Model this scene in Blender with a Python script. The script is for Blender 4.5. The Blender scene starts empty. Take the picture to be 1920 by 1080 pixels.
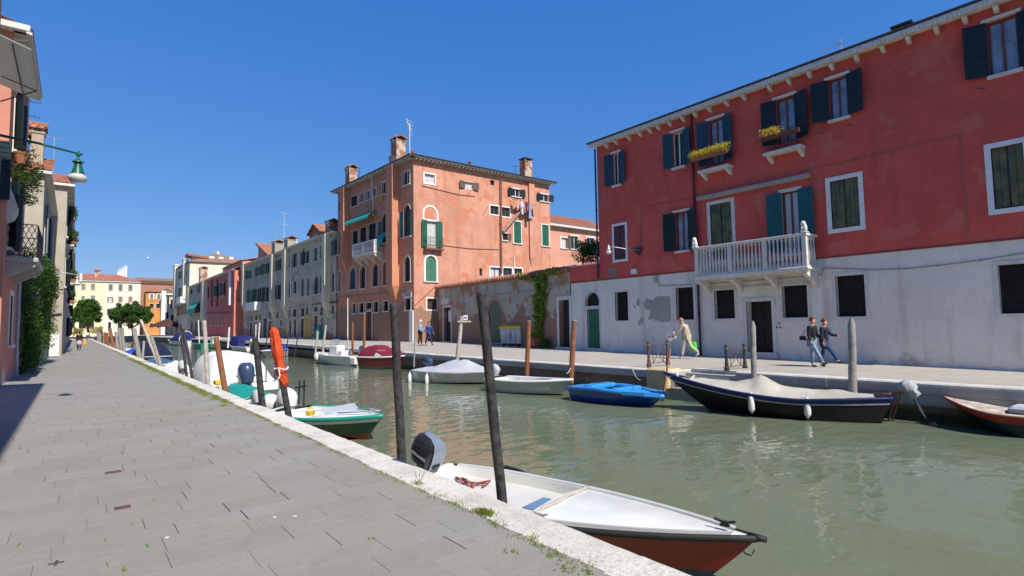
import bpy, math, random
from mathutils import Vector, Matrix
R=math.radians
random.seed(7)
S=bpy.context.scene; COL=S.collection
# ---------------------------------------------------------------- camera
FPX=1040.; PITCH=math.atan(70/FPX); ROLL=.016; YAW=.66725; CAMZ=1.6
_F=Vector((math.sin(YAW)*math.cos(PITCH),math.cos(YAW)*math.cos(PITCH),math.sin(PITCH)))
_R=Vector((math.cos(YAW),-math.sin(YAW),0)); _U=_R.cross(_F)
CR=math.cos(ROLL)*_R-math.sin(ROLL)*_U; CU=math.sin(ROLL)*_R+math.cos(ROLL)*_U; CF=_F
cd=bpy.data.cameras.new('camera'); cam=bpy.data.objects.new('camera',cd); COL.objects.link(cam)
cam.matrix_world=Matrix((( CR.x,CU.x,-CF.x,0),(CR.y,CU.y,-CF.y,0),(CR.z,CU.z,-CF.z,CAMZ),(0,0,0,1)))
cd.sensor_width=36; cd.lens=36*FPX/1920; cd.clip_end=6000; cd.clip_start=.05
S.camera=cam
# ---------------------------------------------------------------- light
SUN_EL=R(47); SUN_AZ=R(180-1.3)      # azimuth clockwise from +Y
sd=Vector((math.sin(SUN_AZ)*math.cos(SUN_EL),math.cos(SUN_AZ)*math.cos(SUN_EL),math.sin(SUN_EL)))
w=bpy.data.worlds.new('World'); S.world=w; w.use_nodes=True
nt=w.node_tree; bg=nt.nodes['Background']; sky=nt.nodes.new('ShaderNodeTexSky')
sky.sky_type='NISHITA'; sky.sun_disc=False; sky.sun_elevation=SUN_EL; sky.sun_rotation=SUN_AZ
sky.altitude=0; sky.air_density=1.0; sky.dust_density=.25; sky.ozone_density=6.
sc_=nt.nodes.new('ShaderNodeSeparateColor'); cc_=nt.nodes.new('ShaderNodeCombineColor'); nt.links.new(sky.outputs[0],sc_.inputs[0])
for i_,(a_,g_) in enumerate(((.58,1.06),(.52,.64),(.70,.32))):   # film-like response of the sky colour
    m1=nt.nodes.new('ShaderNodeMath'); m1.operation='MULTIPLY'; m1.inputs[1].default_value=.1; m2=nt.nodes.new('ShaderNodeMath'); m2.operation='POWER'; m2.inputs[1].default_value=g_
    m3=nt.nodes.new('ShaderNodeMath'); m3.operation='MULTIPLY'; m3.inputs[1].default_value=a_/.12
    nt.links.new(sc_.outputs[i_],m1.inputs[0]); nt.links.new(m1.outputs[0],m2.inputs[0]); nt.links.new(m2.outputs[0],m3.inputs[0]); nt.links.new(m3.outputs[0],cc_.inputs[i_])
nt.links.new(cc_.outputs[0],bg.inputs[0]); bg.inputs[1].default_value=.12
ld=bpy.data.lights.new('sun','SUN'); ld.energy=5.0; ld.angle=R(.5); ld.color=(1,.93,.82)
sun=bpy.data.objects.new('sun',ld); COL.objects.link(sun)
sun.rotation_euler=(-sd).to_track_quat('-Z','Y').to_euler(); sun.location=(0,-20,40)
S.view_settings.view_transform='Standard'; S.view_settings.look='None'
S.view_settings.exposure=0.35; S.view_settings.gamma=1; S.view_settings.use_curve_mapping=False
# ---------------------------------------------------------------- pixel -> place
def ray(x,y): return CR*((x-960)/FPX)-CU*((y-540)/FPX)+CF
CP=Vector((0,0,CAMZ))
def gz(x,y,z=0): d=ray(x,y); return CP+d*((z-CAMZ)/d.z)
def gX(x,y,X): d=ray(x,y); return CP+d*(X/d.x)
def gY(x,y,Y): d=ray(x,y); return CP+d*(Y/d.y)
def gD(x,y,D): return CP+ray(x,y)*D         # at forward depth D
def dep(p): return (p-CP).dot(CF)
def lerp(a,b,t): return a+(b-a)*t
def cl(x,a=0,b=1): return max(a,min(b,x))
def pl(x,pts):
    if x<=pts[0][0]: return pts[0][1]
    for (a,va),(b,vb) in zip(pts,pts[1:]):
        if x<=b: return lerp(va,vb,(x-a)/(b-a))
    return pts[-1][1]
REX=15.4; REX2=16.2
def rqz(X,Y):
    e=pl(Y,[(9.4,.05),(9.5,.03),(20,.04),(32,.13),(50,.24),(60,.28)])
    wz=pl(Y,[(0,-.12),(4,-.08),(12,.03),(23,.11),(45,.25),(60,.28)])
    return lerp(e,wz,cl((X-REX)/7.6))
def rg(x,y):
    z=.1
    for _ in range(12): p=gz(x,y,z); z=rqz(p.x,p.y)
    return gz(x,y,z)
# ---------------------------------------------------------------- object helpers
MW={}
def tagp(o,label=None,cat=None,group=None,kind=None):
    if label: o['label']=label
    if cat: o['category']=cat
    if group: o['group']=group
    if kind: o['kind']=kind
    return o
def thing(name,label,cat,loc=(0,0,0),rz=0,group=None):
    o=bpy.data.objects.new(name,None); COL.objects.link(o); o.empty_display_size=.3
    o.location=loc; o.rotation_euler=(0,0,rz)
    MW[o.name]=Matrix.Translation(loc)@Matrix.Rotation(rz,4,'Z')
    return tagp(o,label,cat,group)
class MB:
    def __init__(s,M=None): s.v=[];s.f=[];s.m=[];s.M=M or Matrix()
    def add(s,vs,fs,mi=0):
        b=len(s.v); M=s.M
        s.v+= [M@Vector(v) for v in vs]; s.f+=[tuple(b+i for i in f) for f in fs]; s.m+=[mi]*len(fs)
        return b
    def box(s,x0,x1,y0,y1,z0,z1,mi=0):
        s.add([(x0,y0,z0),(x1,y0,z0),(x1,y1,z0),(x0,y1,z0),(x0,y0,z1),(x1,y0,z1),(x1,y1,z1),(x0,y1,z1)],
              [(0,3,2,1),(4,5,6,7),(0,1,5,4),(1,2,6,5),(2,3,7,6),(3,0,4,7)],mi)
    def bbox(s,x0,x1,y0,y1,z0,z1,b=.02,mi=0):   # bevelled box
        vs=[];
        for (z,k) in ((z0,b),(z0+b,0),(z1-b,0),(z1,b)):
            c=b
            vs+=[(x0+k+c,y0+k,z),(x1-k-c,y0+k,z),(x1-k,y0+k+c,z),(x1-k,y1-k-c,z),(x1-k-c,y1-k,z),(x0+k+c,y1-k,z),(x0+k,y1-k-c,z),(x0+k,y0+k+c,z)]
        fs=[tuple(range(7,-1,-1)),tuple(range(24,32))]
        for r in range(3):
            for i in range(8):
                j=(i+1)%8; fs.append((r*8+i,r*8+j,r*8+8+j,r*8+8+i))
        s.add(vs,fs,mi)
    def quad(s,a,b,c,d,mi=0): s.add([a,b,c,d],[(0,1,2,3)],mi)
    def poly(s,pts,mi=0): s.add(pts,[tuple(range(len(pts)))],mi)
    def prism(s,pts,off,mi=0):       # extrude polygon by vector
        n=len(pts); o=Vector(off); P=[Vector(p) for p in pts]
        s.add(P+[p+o for p in P],[tuple(range(n-1,-1,-1)),tuple(range(n,2*n))]+[(i,(i+1)%n,n+(i+1)%n,n+i) for i in range(n)],mi)
    def tube(s,pts,rs,n=8,mi=0,cap=True,flat=1.):
        P=[Vector(p) for p in pts]
        if not hasattr(rs,'__len__'): rs=[rs]*len(P)
        vs=[];fs=[]; up=None
        for i,p in enumerate(P):
            t=(P[min(i+1,len(P)-1)]-P[max(i-1,0)]).normalized()
            if up is None: up=Vector((0,0,1)) if abs(t.z)<.9 else Vector((1,0,0))
            a=t.cross(up).normalized(); bb=a.cross(t).normalized(); up=bb
            for k in range(n):
                an=2*math.pi*k/n; vs.append(p+(a*math.cos(an)+bb*math.sin(an)*flat)*rs[i])
        for i in range(len(P)-1):
            for k in range(n):
                k2=(k+1)%n; fs.append((i*n+k,i*n+k2,(i+1)*n+k2,(i+1)*n+k))
        if cap: fs+=[tuple(range(n-1,-1,-1)),tuple(range((len(P)-1)*n,len(P)*n))]
        s.add(vs,fs,mi)
    def lathe(s,prof,c=(0,0,0),n=12,mi=0,sx=1,sy=1):   # prof [(r,z)]
        c=Vector(c); vs=[];fs=[]
        for r,z in prof:
            for k in range(n):
                a=2*math.pi*k/n; vs.append(c+Vector((r*sx*math.cos(a),r*sy*math.sin(a),z)))
        m=len(prof)
        for i in range(m-1):
            for k in range(n):
                k2=(k+1)%n; fs.append((i*n+k,i*n+k2,(i+1)*n+k2,(i+1)*n+k))
        fs+=[tuple(range(n-1,-1,-1)),tuple(range((m-1)*n,m*n))]
        s.add(vs,fs,mi)
    def grid(s,rows,mi=0,closed=False):
        n=len(rows[0]); vs=[p for r in rows for p in r]; fs=[]
        for i in range(len(rows)-1):
            for k in range(n if closed else n-1):
                k2=(k+1)%n; fs.append((i*n+k,i*n+k2,(i+1)*n+k2,(i+1)*n+k))
        s.add(vs,fs,mi)
    def build(s,name,mats,parent=None,smooth=False,label=None):
        me=bpy.data.meshes.new(name)
        if parent is not None:
            inv=MW[parent.name].inverted(); vs=[inv@v for v in s.v]
        else: vs=s.v
        me.from_pydata(vs,[],s.f)
        if not isinstance(mats,(list,tuple)): mats=[mats]
        for m in mats: me.materials.append(m)
        if len(mats)>1: me.polygons.foreach_set('material_index',s.m)
        if smooth:
            me.polygons.foreach_set('use_smooth',[True]*len(s.f))
        me.update(); me.validate()
        if smooth=='auto':
            try: me.set_sharp_from_angle(angle=R(38))
            except Exception: pass
        o=bpy.data.objects.new(name,me); COL.objects.link(o)
        if parent is not None: o.parent=parent; MW[o.name]=MW[parent.name]
        else: MW[o.name]=Matrix()
        if label: o['label']=label
        return o
def solo(mb,name,mat,label,cat,loc,rz=0,group=None,smooth=False):
    """a thing that is one mesh with its origin at loc"""
    T=Matrix.Translation(loc)@Matrix.Rotation(rz,4,'Z'); inv=T.inverted()
    mb.v=[inv@v for v in mb.v]; o=mb.build(name,mat,None,smooth); o.location=loc; o.rotation_euler=(0,0,rz); MW[o.name]=T
    return tagp(o,label,cat,group)
# ---------------------------------------------------------------- materials
MC={}
def N(nt,t,**k):
    n=nt.nodes.new(t)
    for a,b in k.items(): setattr(n,a,b)
    return n
def base(name):
    m=bpy.data.materials.new(name); m.use_nodes=True; nt=m.node_tree
    return m,nt,nt.nodes['Principled BSDF'],nt.links
def vc(c,k=1.): return (c[0]*k,c[1]*k,c[2]*k,1)
def noise(nt,co,scale,detail=4,rough=.6,vec=(1,1,1)):
    mp=N(nt,'ShaderNodeMapping'); mp.inputs['Scale'].default_value=vec
    nt.links.new(co,mp.inputs[0]); n=N(nt,'ShaderNodeTexNoise'); n.inputs['Scale'].default_value=scale
    n.inputs['Detail'].default_value=detail; n.inputs['Roughness'].default_value=rough
    nt.links.new(mp.outputs[0],n.inputs['Vector']); return n.outputs['Fac']
def ramp(nt,fac,a,b,ca=(0,0,0,1),cb=(1,1,1,1)):
    r=N(nt,'ShaderNodeValToRGB'); r.color_ramp.elements[0].position=a; r.color_ramp.elements[1].position=b
    r.color_ramp.elements[0].color=ca; r.color_ramp.elements[1].color=cb; nt.links.new(fac,r.inputs[0]); return r.outputs[0]
def mix(nt,f,a,b,mode='MIX'):
    m=N(nt,'ShaderNodeMix',data_type='RGBA',blend_type=mode)
    for sock,v in ((m.inputs[0],f),(m.inputs[6],a),(m.inputs[7],b)):
        if hasattr(v,'links'): nt.links.new(v,sock)
        else: sock.default_value=v
    return m.outputs[2]
def math_(nt,op,a,b=0.):
    m=N(nt,'ShaderNodeMath',operation=op)
    for sock,v in ((m.inputs[0],a),(m.inputs[1],b)):
        if hasattr(v,'links'): nt.links.new(v,sock)
        else: sock.default_value=v
    return m.outputs[0]
def bump(nt,bs,h,strength,dist=.02):
    b=N(nt,'ShaderNodeBump'); b.inputs['Strength'].default_value=strength; b.inputs['Distance'].default_value=dist
    nt.links.new(h,b.inputs['Height']); nt.links.new(b.outputs[0],bs.inputs['Normal'])
def pm(name,col,rough=.7,var=.12,scale=3.,bmp=.25,bs=25.,spec=.3,metal=0.,coat=0.,dist=.01,tint=None):
    if name in MC: return MC[name]
    m,nt,b,L=base(name); co=N(nt,'ShaderNodeTexCoord').outputs['Object']
    f=noise(nt,co,scale,5,.65); f=ramp(nt,f,.3,.7)
    L.new(mix(nt,f,vc(col,1-var),vc(tint or col,1+var)),b.inputs['Base Color'])
    b.inputs['Roughness'].default_value=rough; b.inputs['Metallic'].default_value=metal
    b.inputs['Specular IOR Level'].default_value=spec; b.inputs['Coat Weight'].default_value=coat
    if bmp: bump(nt,b,noise(nt,co,bs,4,.6),bmp,dist)
    MC[name]=m; return m
def uvw(nt):
    """wall coordinates: (x+y, z) of the building's own frame"""
    co=N(nt,'ShaderNodeTexCoord').outputs['Object']; sp=N(nt,'ShaderNodeSeparateXYZ'); nt.links.new(co,sp.inputs[0])
    cb=N(nt,'ShaderNodeCombineXYZ'); nt.links.new(math_(nt,'ADD',sp.outputs[0],sp.outputs[1]),cb.inputs[0]); nt.links.new(sp.outputs[2],cb.inputs[1])
    return co,cb.outputs[0],sp.outputs[2]
def bricktex(nt,uv,c1,c2,mo,w_=.26,h_=.075,sz=.008):
    t=N(nt,'ShaderNodeTexBrick'); nt.links.new(uv,t.inputs['Vector'])
    t.inputs['Color1'].default_value=vc(c1); t.inputs['Color2'].default_value=vc(c2); t.inputs['Mortar'].default_value=vc(mo)
    t.inputs['Scale'].default_value=1; t.inputs['Mortar Size'].default_value=sz; t.inputs['Brick Width'].default_value=w_
    t.inputs['Row Height'].default_value=h_; t.inputs['Bias'].default_value=-.1; return t
def plaster(name,col,dark=None,patch=None,pth=.62,brick_below=None,brick_amt=.0,streak=.25,var=.14,damp=None,damph=1.2,band=None):
    """old lime plaster: cloudy tone, rain streaks, lost patches, bricks showing low down"""
    if name in MC: return MC[name]
    m,nt,b,L=base(name); co,uv,z=uvw(nt)
    dark=dark or tuple(c*.72 for c in col)
    f1=ramp(nt,noise(nt,co,.45,6,.7),.32,.7); c=mix(nt,f1,vc(col,1-var),vc(col,1+var))
    f2=ramp(nt,noise(nt,co,3.5,5,.7),.48,.75); c=mix(nt,math_(nt,'MULTIPLY',f2,.35),c,vc(dark))
    fs=ramp(nt,noise(nt,co,1.6,4,.6,(1,1,.12)),.52,.72); c=mix(nt,math_(nt,'MULTIPLY',fs,streak),c,vc(dark,.8))
    h=noise(nt,co,14,6,.65)
    if damp:
        zz=math_(nt,'SUBTRACT',damph,z); nn=math_(nt,'MULTIPLY',math_(nt,'SUBTRACT',noise(nt,co,1.1,5,.7),.5),3.2)
        fd=ramp(nt,math_(nt,'ADD',zz,nn),0,.5); c=mix(nt,math_(nt,'MULTIPLY',fd,.75),c,vc(damp))
    if patch:
        fp=ramp(nt,noise(nt,co,.8,7,.62),pth,pth+.02); c=mix(nt,fp,c,vc(patch)); 
    if brick_below is not None:
        bt=bricktex(nt,uv,(.36,.15,.09),(.24,.11,.075),(.36,.31,.26))
        bc=mix(nt,math_(nt,'MULTIPLY',ramp(nt,noise(nt,co,2.2,5,.7),.4,.65),.6),bt.outputs['Color'],vc((.26,.2,.15)))
        zz=math_(nt,'SUBTRACT',brick_below,z); nn=math_(nt,'MULTIPLY',math_(nt,'SUBTRACT',noise(nt,co,.55,7,.65),.5+.0),5.)
        fb=ramp(nt,math_(nt,'ADD',math_(nt,'ADD',zz,nn),brick_amt),0,.06)
        c=mix(nt,fb,c,bc)
        h=math_(nt,'ADD',h,math_(nt,'MULTIPLY',math_(nt,'MULTIPLY',fb,bt.outputs['Fac']),-1.))
    L.new(c,b.inputs['Base Color']); b.inputs['Roughness'].default_value=.9; b.inputs['Specular IOR Level'].default_value=.2
    bump(nt,b,h,.5,.015); MC[name]=m; return m
def tilemat(name,col=(.34,.13,.075)):
    if name in MC: return MC[name]
    m,nt,b,L=base(name); co=N(nt,'ShaderNodeTexCoord').outputs['Object']
    v=N(nt,'ShaderNodeTexVoronoi'); v.inputs['Scale'].default_value=4.; L.new(co,v.inputs['Vector'])
    c=mix(nt,ramp(nt,v.outputs['Color'],.1,.9),vc(col,.6),vc(col,1.35))
    c=mix(nt,math_(nt,'MULTIPLY',ramp(nt,noise(nt,co,1.3,6,.7),.45,.7),.55),c,vc((.17,.14,.1)))
    L.new(c,b.inputs['Base Color']); b.inputs['Roughness'].default_value=.9
    bump(nt,b,noise(nt,co,30,3),.4,.01); MC[name]=m; return m
def glassmat(name='window glass',col=(.02,.025,.03),rough=.08):
    if name in MC: return MC[name]
    m,nt,b,L=base(name); b.inputs['Base Color'].default_value=vc(col); b.inputs['Roughness'].default_value=rough
    b.inputs['Specular IOR Level'].default_value=.6
    co=N(nt,'ShaderNodeTexCoord').outputs['Object']; bump(nt,b,noise(nt,co,2,2),.05,.02)
    MC[name]=m; return m
def leafmat(name,c1,c2):
    if name in MC: return MC[name]
    m,nt,b,L=base(name)
    g=N(nt,'ShaderNodeNewGeometry'); f=g.outputs['Random Per Island']
    L.new(mix(nt,f,vc(c1),vc(c2)),b.inputs['Base Color']); b.inputs['Roughness'].default_value=.6
    b.inputs['Specular IOR Level'].default_value=.25
    tr=N(nt,'ShaderNodeBsdfTranslucent'); L.new(mix(nt,f,vc(c1,1.3),vc(c2,1.6)),tr.inputs[0])
    ms=N(nt,'ShaderNodeMixShader'); ms.inputs[0].default_value=.3; L.new(b.outputs[0],ms.inputs[1]); L.new(tr.outputs[0],ms.inputs[2])
    L.new(ms.outputs[0],nt.nodes['Material Output'].inputs[0]); MC[name]=m; return m
GLASS=glassmat(); DARK=pm('dark opening',(.016,.015,.016),.6,.3,2,0)
STONE=pm('istrian stone',(.62,.60,.55),.75,.14,4,.35,30)
WHITEP=pm('white paint',(.72,.72,.70),.5,.08,3,.1)
IRON=pm('dark iron',(.035,.032,.035),.5,.25,6,.3,40,.4)
RUST=pm('rusty brown iron',(.10,.055,.04),.6,.35,7,.3,40,.4)
TILE=tilemat('roof tiles'); TILEB=tilemat('brown roof tiles',(.24,.14,.09))
BRICKC=None
def brickmat(name,c1=(.38,.17,.10),c2=(.26,.12,.08),mo=(.42,.37,.31)):
    if name in MC: return MC[name]
    m,nt,b,L=base(name); co,uv,z=uvw(nt); bt=bricktex(nt,uv,c1,c2,mo)
    c=mix(nt,math_(nt,'MULTIPLY',ramp(nt,noise(nt,co,1.7,6,.7),.42,.66),.5),bt.outputs['Color'],vc(mo,.9))
    L.new(c,b.inputs['Base Color']); b.inputs['Roughness'].default_value=.9
    bump(nt,b,bt.outputs['Fac'],-.5,.01); MC[name]=m; return m
# ================================================================ SETTING
def setting():
    # canal bed / ground sheet to the horizon
    g=MB(); g.quad((-1500,-1500,-2.6),(1500,-1500,-2.6),(1500,1500,-2.6),(-1500,1500,-2.6))
    tagp(g.build('ground',pm('mud',(.10,.09,.07),.9)),kind='structure')
    m,nt,b,L=base('canal water'); co=N(nt,'ShaderNodeTexCoord').outputs['Object']
    c=mix(nt,ramp(nt,noise(nt,co,.15,3),.3,.7),vc((.125,.155,.100)),vc((.150,.178,.118)))
    L.new(c,b.inputs['Base Color']); b.inputs['Roughness'].default_value=.015; b.inputs['IOR'].default_value=1.33
    b.inputs['Specular IOR Level'].default_value=.5
    n1=noise(nt,co,2.0,2,.5,(.85,1.35,1)); n2=noise(nt,co,.5,2,.5,(1,1.4,1)); n3=noise(nt,co,9,2,.5)
    h=math_(nt,'ADD',math_(nt,'ADD',math_(nt,'MULTIPLY',n1,1.),math_(nt,'MULTIPLY',n2,1.6)),math_(nt,'MULTIPLY',n3,.05))
    bump(nt,b,h,.27,.085)
    g=MB(); g.quad((-400,-400,-.9),(900,-400,-.9),(900,900,-.9),(-400,900,-.9))
    tagp(g.build('canal_water',m),kind='structure')
    # ---- left quay: mortar bed, stone slabs, kerb, wall
    bed=MB(); bed.box(-40,2.72,-30,152,-2.7,-.012)
    m,nt,b,L=base('joint bed'); co=N(nt,'ShaderNodeTexCoord').outputs['Object']
    f=ramp(nt,noise(nt,co,1.4,5,.7),.55,.66)
    L.new(mix(nt,f,vc((.12,.115,.10)),vc((.10,.17,.03))),b.inputs['Base Color']); b.inputs['Roughness'].default_value=1
    tagp(bed.build('left_quay',m),kind='structure')
    m,nt,b,L=base('paving slab'); co=N(nt,'ShaderNodeTexCoord').outputs['Object']
    rnd=N(nt,'ShaderNodeNewGeometry').outputs['Random Per Island']
    c=mix(nt,rnd,vc((.262,.258,.242)),vc((.305,.299,.280)))
    c=mix(nt,math_(nt,'MULTIPLY',ramp(nt,noise(nt,co,.35,6,.7),.42,.62),.55),c,vc((.27,.25,.205)))
    c=mix(nt,math_(nt,'MULTIPLY',ramp(nt,noise(nt,co,70,3,.85),.40,.60),.42),c,vc((.13,.125,.115)))
    c=mix(nt,math_(nt,'MULTIPLY',ramp(nt,noise(nt,co,.22,5,.7),.47,.60),.38),c,vc((.225,.21,.17)))
    c=mix(nt,math_(nt,'MULTIPLY',ramp(nt,noise(nt,co,9,4,.8,(.3,1,1)),.52,.70),.4),c,vc((.33,.32,.29)))
    c=mix(nt,math_(nt,'MULTIPLY',ramp(nt,noise(nt,co,2.7,6,.75),.55,.72),.35),c,vc((.145,.14,.12)))
    c=mix(nt,ramp(nt,noise(nt,co,7,2,.5),.80,.82),c,vc((.5,.5,.47)))
    L.new(c,b.inputs['Base Color']); b.inputs['Roughness'].default_value=.8; b.inputs['Specular IOR Level'].default_value=.3
    bump(nt,b,noise(nt,co,60,4,.7),.35,.006)
    sl=MB(); y=-6.; rr=random.Random(3)
    while y<150:
        h=rr.uniform(.31,.37); x=2.74-rr.uniform(.1,.9); first=True
        xr=2.735+rr.uniform(-.02,.0)
        x=xr
        L0=rr.uniform(.3,.8)
        while x>-4.5:
            l=L0 if first else rr.uniform(.48,.84); first=False
            g_=.0025 if rr.random()<.55 else .006
            z=rr.uniform(-.0015,.0015); gy=.0015 if rr.random()<.7 else .004
            x0,x1,y0,y1=x-l+g_,x-g_*.2,y+gy*.5,y+h-gy*.5
            sl.add([(x0,y0,z),(x1,y0,z),(x1,y1,z),(x0,y1,z),(x0,y0,-.013),(x1,y0,-.013),(x1,y1,-.013),(x0,y1,-.013)],
                   [(0,1,2,3),(0,4,5,1),(1,5,6,2),(2,6,7,3),(3,7,4,0)])
            x-=l
        y+=h
    tagp(sl.build('pavement',m),kind='structure')
    # kerb of white stone blocks
    m,nt,b,L=base('kerb stone'); co=N(nt,'ShaderNodeTexCoord').outputs['Object']
    rnd=N(nt,'ShaderNodeNewGeometry').outputs['Random Per Island']
    c=mix(nt,rnd,vc((.60,.58,.53)),vc((.70,.68,.63)))
    c=mix(nt,math_(nt,'MULTIPLY',ramp(nt,noise(nt,co,26,5,.8),.50,.62),.55),c,vc((.27,.255,.225)))
    c=mix(nt,math_(nt,'MULTIPLY',ramp(nt,noise(nt,co,2.2,6,.75),.46,.66),.55),c,vc((.33,.31,.26)))
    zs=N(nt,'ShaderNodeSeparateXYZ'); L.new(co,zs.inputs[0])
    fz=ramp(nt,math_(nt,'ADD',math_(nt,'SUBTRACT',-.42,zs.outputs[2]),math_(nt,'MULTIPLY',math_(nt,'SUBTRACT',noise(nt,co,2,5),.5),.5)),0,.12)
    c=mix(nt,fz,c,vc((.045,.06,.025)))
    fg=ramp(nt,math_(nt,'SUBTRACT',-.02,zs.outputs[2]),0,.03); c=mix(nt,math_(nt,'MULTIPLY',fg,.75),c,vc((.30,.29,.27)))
    L.new(c,b.inputs['Base Color']); b.inputs['Roughness'].default_value=.85
    bump(nt,b,noise(nt,co,38,6,.75),.9,.012); MC['kerb stone']=m
    k=MB(); y=-5.; rr=random.Random(5)
    while y<150:
        l=rr.uniform(1.1,2.2); n=max(3,int(l/.12)); w0=2.73+rr.uniform(-.02,.03); zt=.006+rr.uniform(-.004,.008); xo=3.15+rr.uniform(-.015,.015)
        rows=[]
        for i in range(n+1):
            yy=y+.004+(l-.008)*i/n; j=rr.uniform(-.012,.012) if y<40 else 0; j2=rr.uniform(-.008,.008)
            if 0<i<n: pass
            rows.append([(w0+j,yy,-.03),(w0+j+.012,yy,zt-.004),(lerp(w0,xo,.3),yy,zt+rr.uniform(-.003,.003)),(lerp(w0,xo,.7),yy,zt+rr.uniform(-.003,.003)),(xo-.03+j2,yy,zt-.004),(xo+j2,yy,zt-.035),(xo+j2*.5,yy,-.30)])
        k.grid([list(reversed(r)) for r in rows]); k.poly(rows[0]); k.poly(list(reversed(rows[-1])))
        y+=l
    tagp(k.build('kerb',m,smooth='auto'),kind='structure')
    wl=MB(); wl.box(2.725,3.12,-30,150.,-2.7,-.2)
    tagp(wl.build('quay_wall',plaster('mossy brick',(.20,.17,.12),patch=(.05,.07,.03),pth=.5,brick_below=1.)),kind='structure')
    # ---- right quay
    m,nt,b,L=base('right paving'); co=N(nt,'ShaderNodeTexCoord').outputs['Object']
    mp=N(nt,'ShaderNodeMapping'); mp.inputs['Rotation'].default_value=(0,0,0); L.new(co,mp.inputs[0])
    bt=bricktex(nt,mp.outputs[0],(.40,.37,.32),(.34,.315,.275),(.22,.20,.17),.85,.42,.008)
    c=mix(nt,math_(nt,'MULTIPLY',ramp(nt,noise(nt,co,.7,6,.7),.4,.65),.5),bt.outputs['Color'],vc((.42,.385,.32)))
    c=mix(nt,math_(nt,'MULTIPLY',ramp(nt,noise(nt,co,40,3,.8),.45,.6),.25),c,vc((.2,.19,.17)))
    L.new(c,b.inputs['Base Color']); b.inputs['Roughness'].default_value=.85; bump(nt,b,bt.outputs['Fac'],-.3,.006)
    q=MB(); ys=[-20,0,2,4,6,8,9.4,9.41,11.26,11.27,12,14,17,20,23,26,29,32,36,40,45,50,60,80,100,130,170,200]
    xs=[REX+.38,16.9,17.5,19,21,23,25.5,32]
    for a,bb in zip(ys,ys[1:]):
        xs=[REX2+.38,17.2,17.5,19,21,23,25.5,32] if bb<9.405 else [REX+.38,16.9,17.5,19,21,23,25.5,32]
        for i in range(len(xs)-1):
            if 9.405<a+.001 and bb<11.265 and i==0: continue
            q.quad((xs[i],a,rqz(xs[i],a)),(xs[i+1],a,rqz(xs[i+1],a)),(xs[i+1],bb,rqz(xs[i+1],bb)),(xs[i],bb,rqz(xs[i],bb)))
    tagp(q.build('right_quay',m),kind='structure')
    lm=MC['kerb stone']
    k=MB(); rr=random.Random(11); y=-12.
    while y<170:
        l=rr.uniform(1.3,2.4)
        if y<9.4<y+l: l=9.4-y
        if 9.39<y<11.2: y=11.26; continue
        zA,zB=rqz(REX,y),rqz(REX,min(y+l,169)); 
        RE=REX2 if y<9.39 else REX
        if y<9.39: zB=zA=.05
        z=(zA+zB)/2
        x0=RE+rr.uniform(-.012,.012); hh=.27
        k.add([(x0,y,z-hh),(x0,y+l-.008,z-hh),(x0+.40,y+l-.008,z-hh),(x0+.40,y,z-hh),(x0,y,z-.03),(x0,y+l-.008,z-.03),(x0+.03,y+l-.008,z+.004),(x0+.03,y,z+.004),(x0+.40,y+l-.008,z+.004),(x0+.40,y,z+.004)],
              [(0,4,5,1),(4,7,6,5),(7,9,8,6),(0,3,9,7,4),(1,5,6,8,2),(2,8,9,3)])
        if y<9.39:     # second stone course
            k.box(RE+.035,RE+.42,y+.4,y+l+.392,z-.56,z-hh-.006)
        y+=l
    # steps down to the water between the railings
    for i,(xa,xb,zz) in enumerate([(16.62,16.95,.03),(16.3,16.62,-.10),(15.98,16.3,-.24),(15.66,15.98,-.38),(15.38,15.66,-.52)]):
        k.box(xa,16.98,9.41,11.25,zz-.5,zz)
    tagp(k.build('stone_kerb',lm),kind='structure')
    yb=MB(); yb.bbox(REX-.12,REX+.75,11.27,12.15,-.6,.075,.05); yb.box(REX+.02,REX+.7,11.3,12.1,-2.5,-.6)
    tagp(yb.build('stair_pier',pm('yellowed stone',(.50,.40,.22),.8,.25,5,.5)),kind='structure')
    wl=MB(); wl.box(REX2+.06,33,-20,9.4,-2.7,-.32); wl.box(REX+.06,33,11.26,200,-2.7,-.20); wl.box(17.0,33,9.4,11.26,-2.7,-.2)
    wm,nt,b,L=base('quay brick'); co,uv,z=uvw(nt)
    bt=bricktex(nt,uv,(.25,.11,.07),(.15,.08,.06),(.20,.17,.13))
    c=mix(nt,ramp(nt,noise(nt,co,1.2,6,.7),.42,.58),bt.outputs['Color'],vc((.19,.165,.12)))
    fz=ramp(nt,math_(nt,'ADD',math_(nt,'SUBTRACT',-.55,z),math_(nt,'MULTIPLY',math_(nt,'SUBTRACT',noise(nt,co,2.5,6,.7),.5),.6)),-.05,.12)
    c=mix(nt,fz,c,vc((.035,.055,.012)))
    L.new(c,b.inputs['Base Color']); b.inputs['Roughness'].default_value=.8; bump(nt,b,noise(nt,co,12,6,.8),1.,.05)
    tagp(wl.build('quay_wall',wm),kind='structure')
    fl=MB(); fl.box(REX+.05,17.05,11.262,11.9,-.3,.025); fl.box(REX2+.05,17.05,9.0,9.402,-.35,.02); fl.box(16.985,17.3,9.39,11.28,-.3,.025)
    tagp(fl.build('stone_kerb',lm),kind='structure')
    # far end quay across the canal
    e=MB(); e.box(-40,60,176,320,-2.7,.45); e.box(-40,3.2,149,176.,-2.7,.02)
    tagp(e.build('far_quay',pm('pale quay stone',(.45,.42,.36),.85,.15,1)),kind='structure')
setting()
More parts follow.
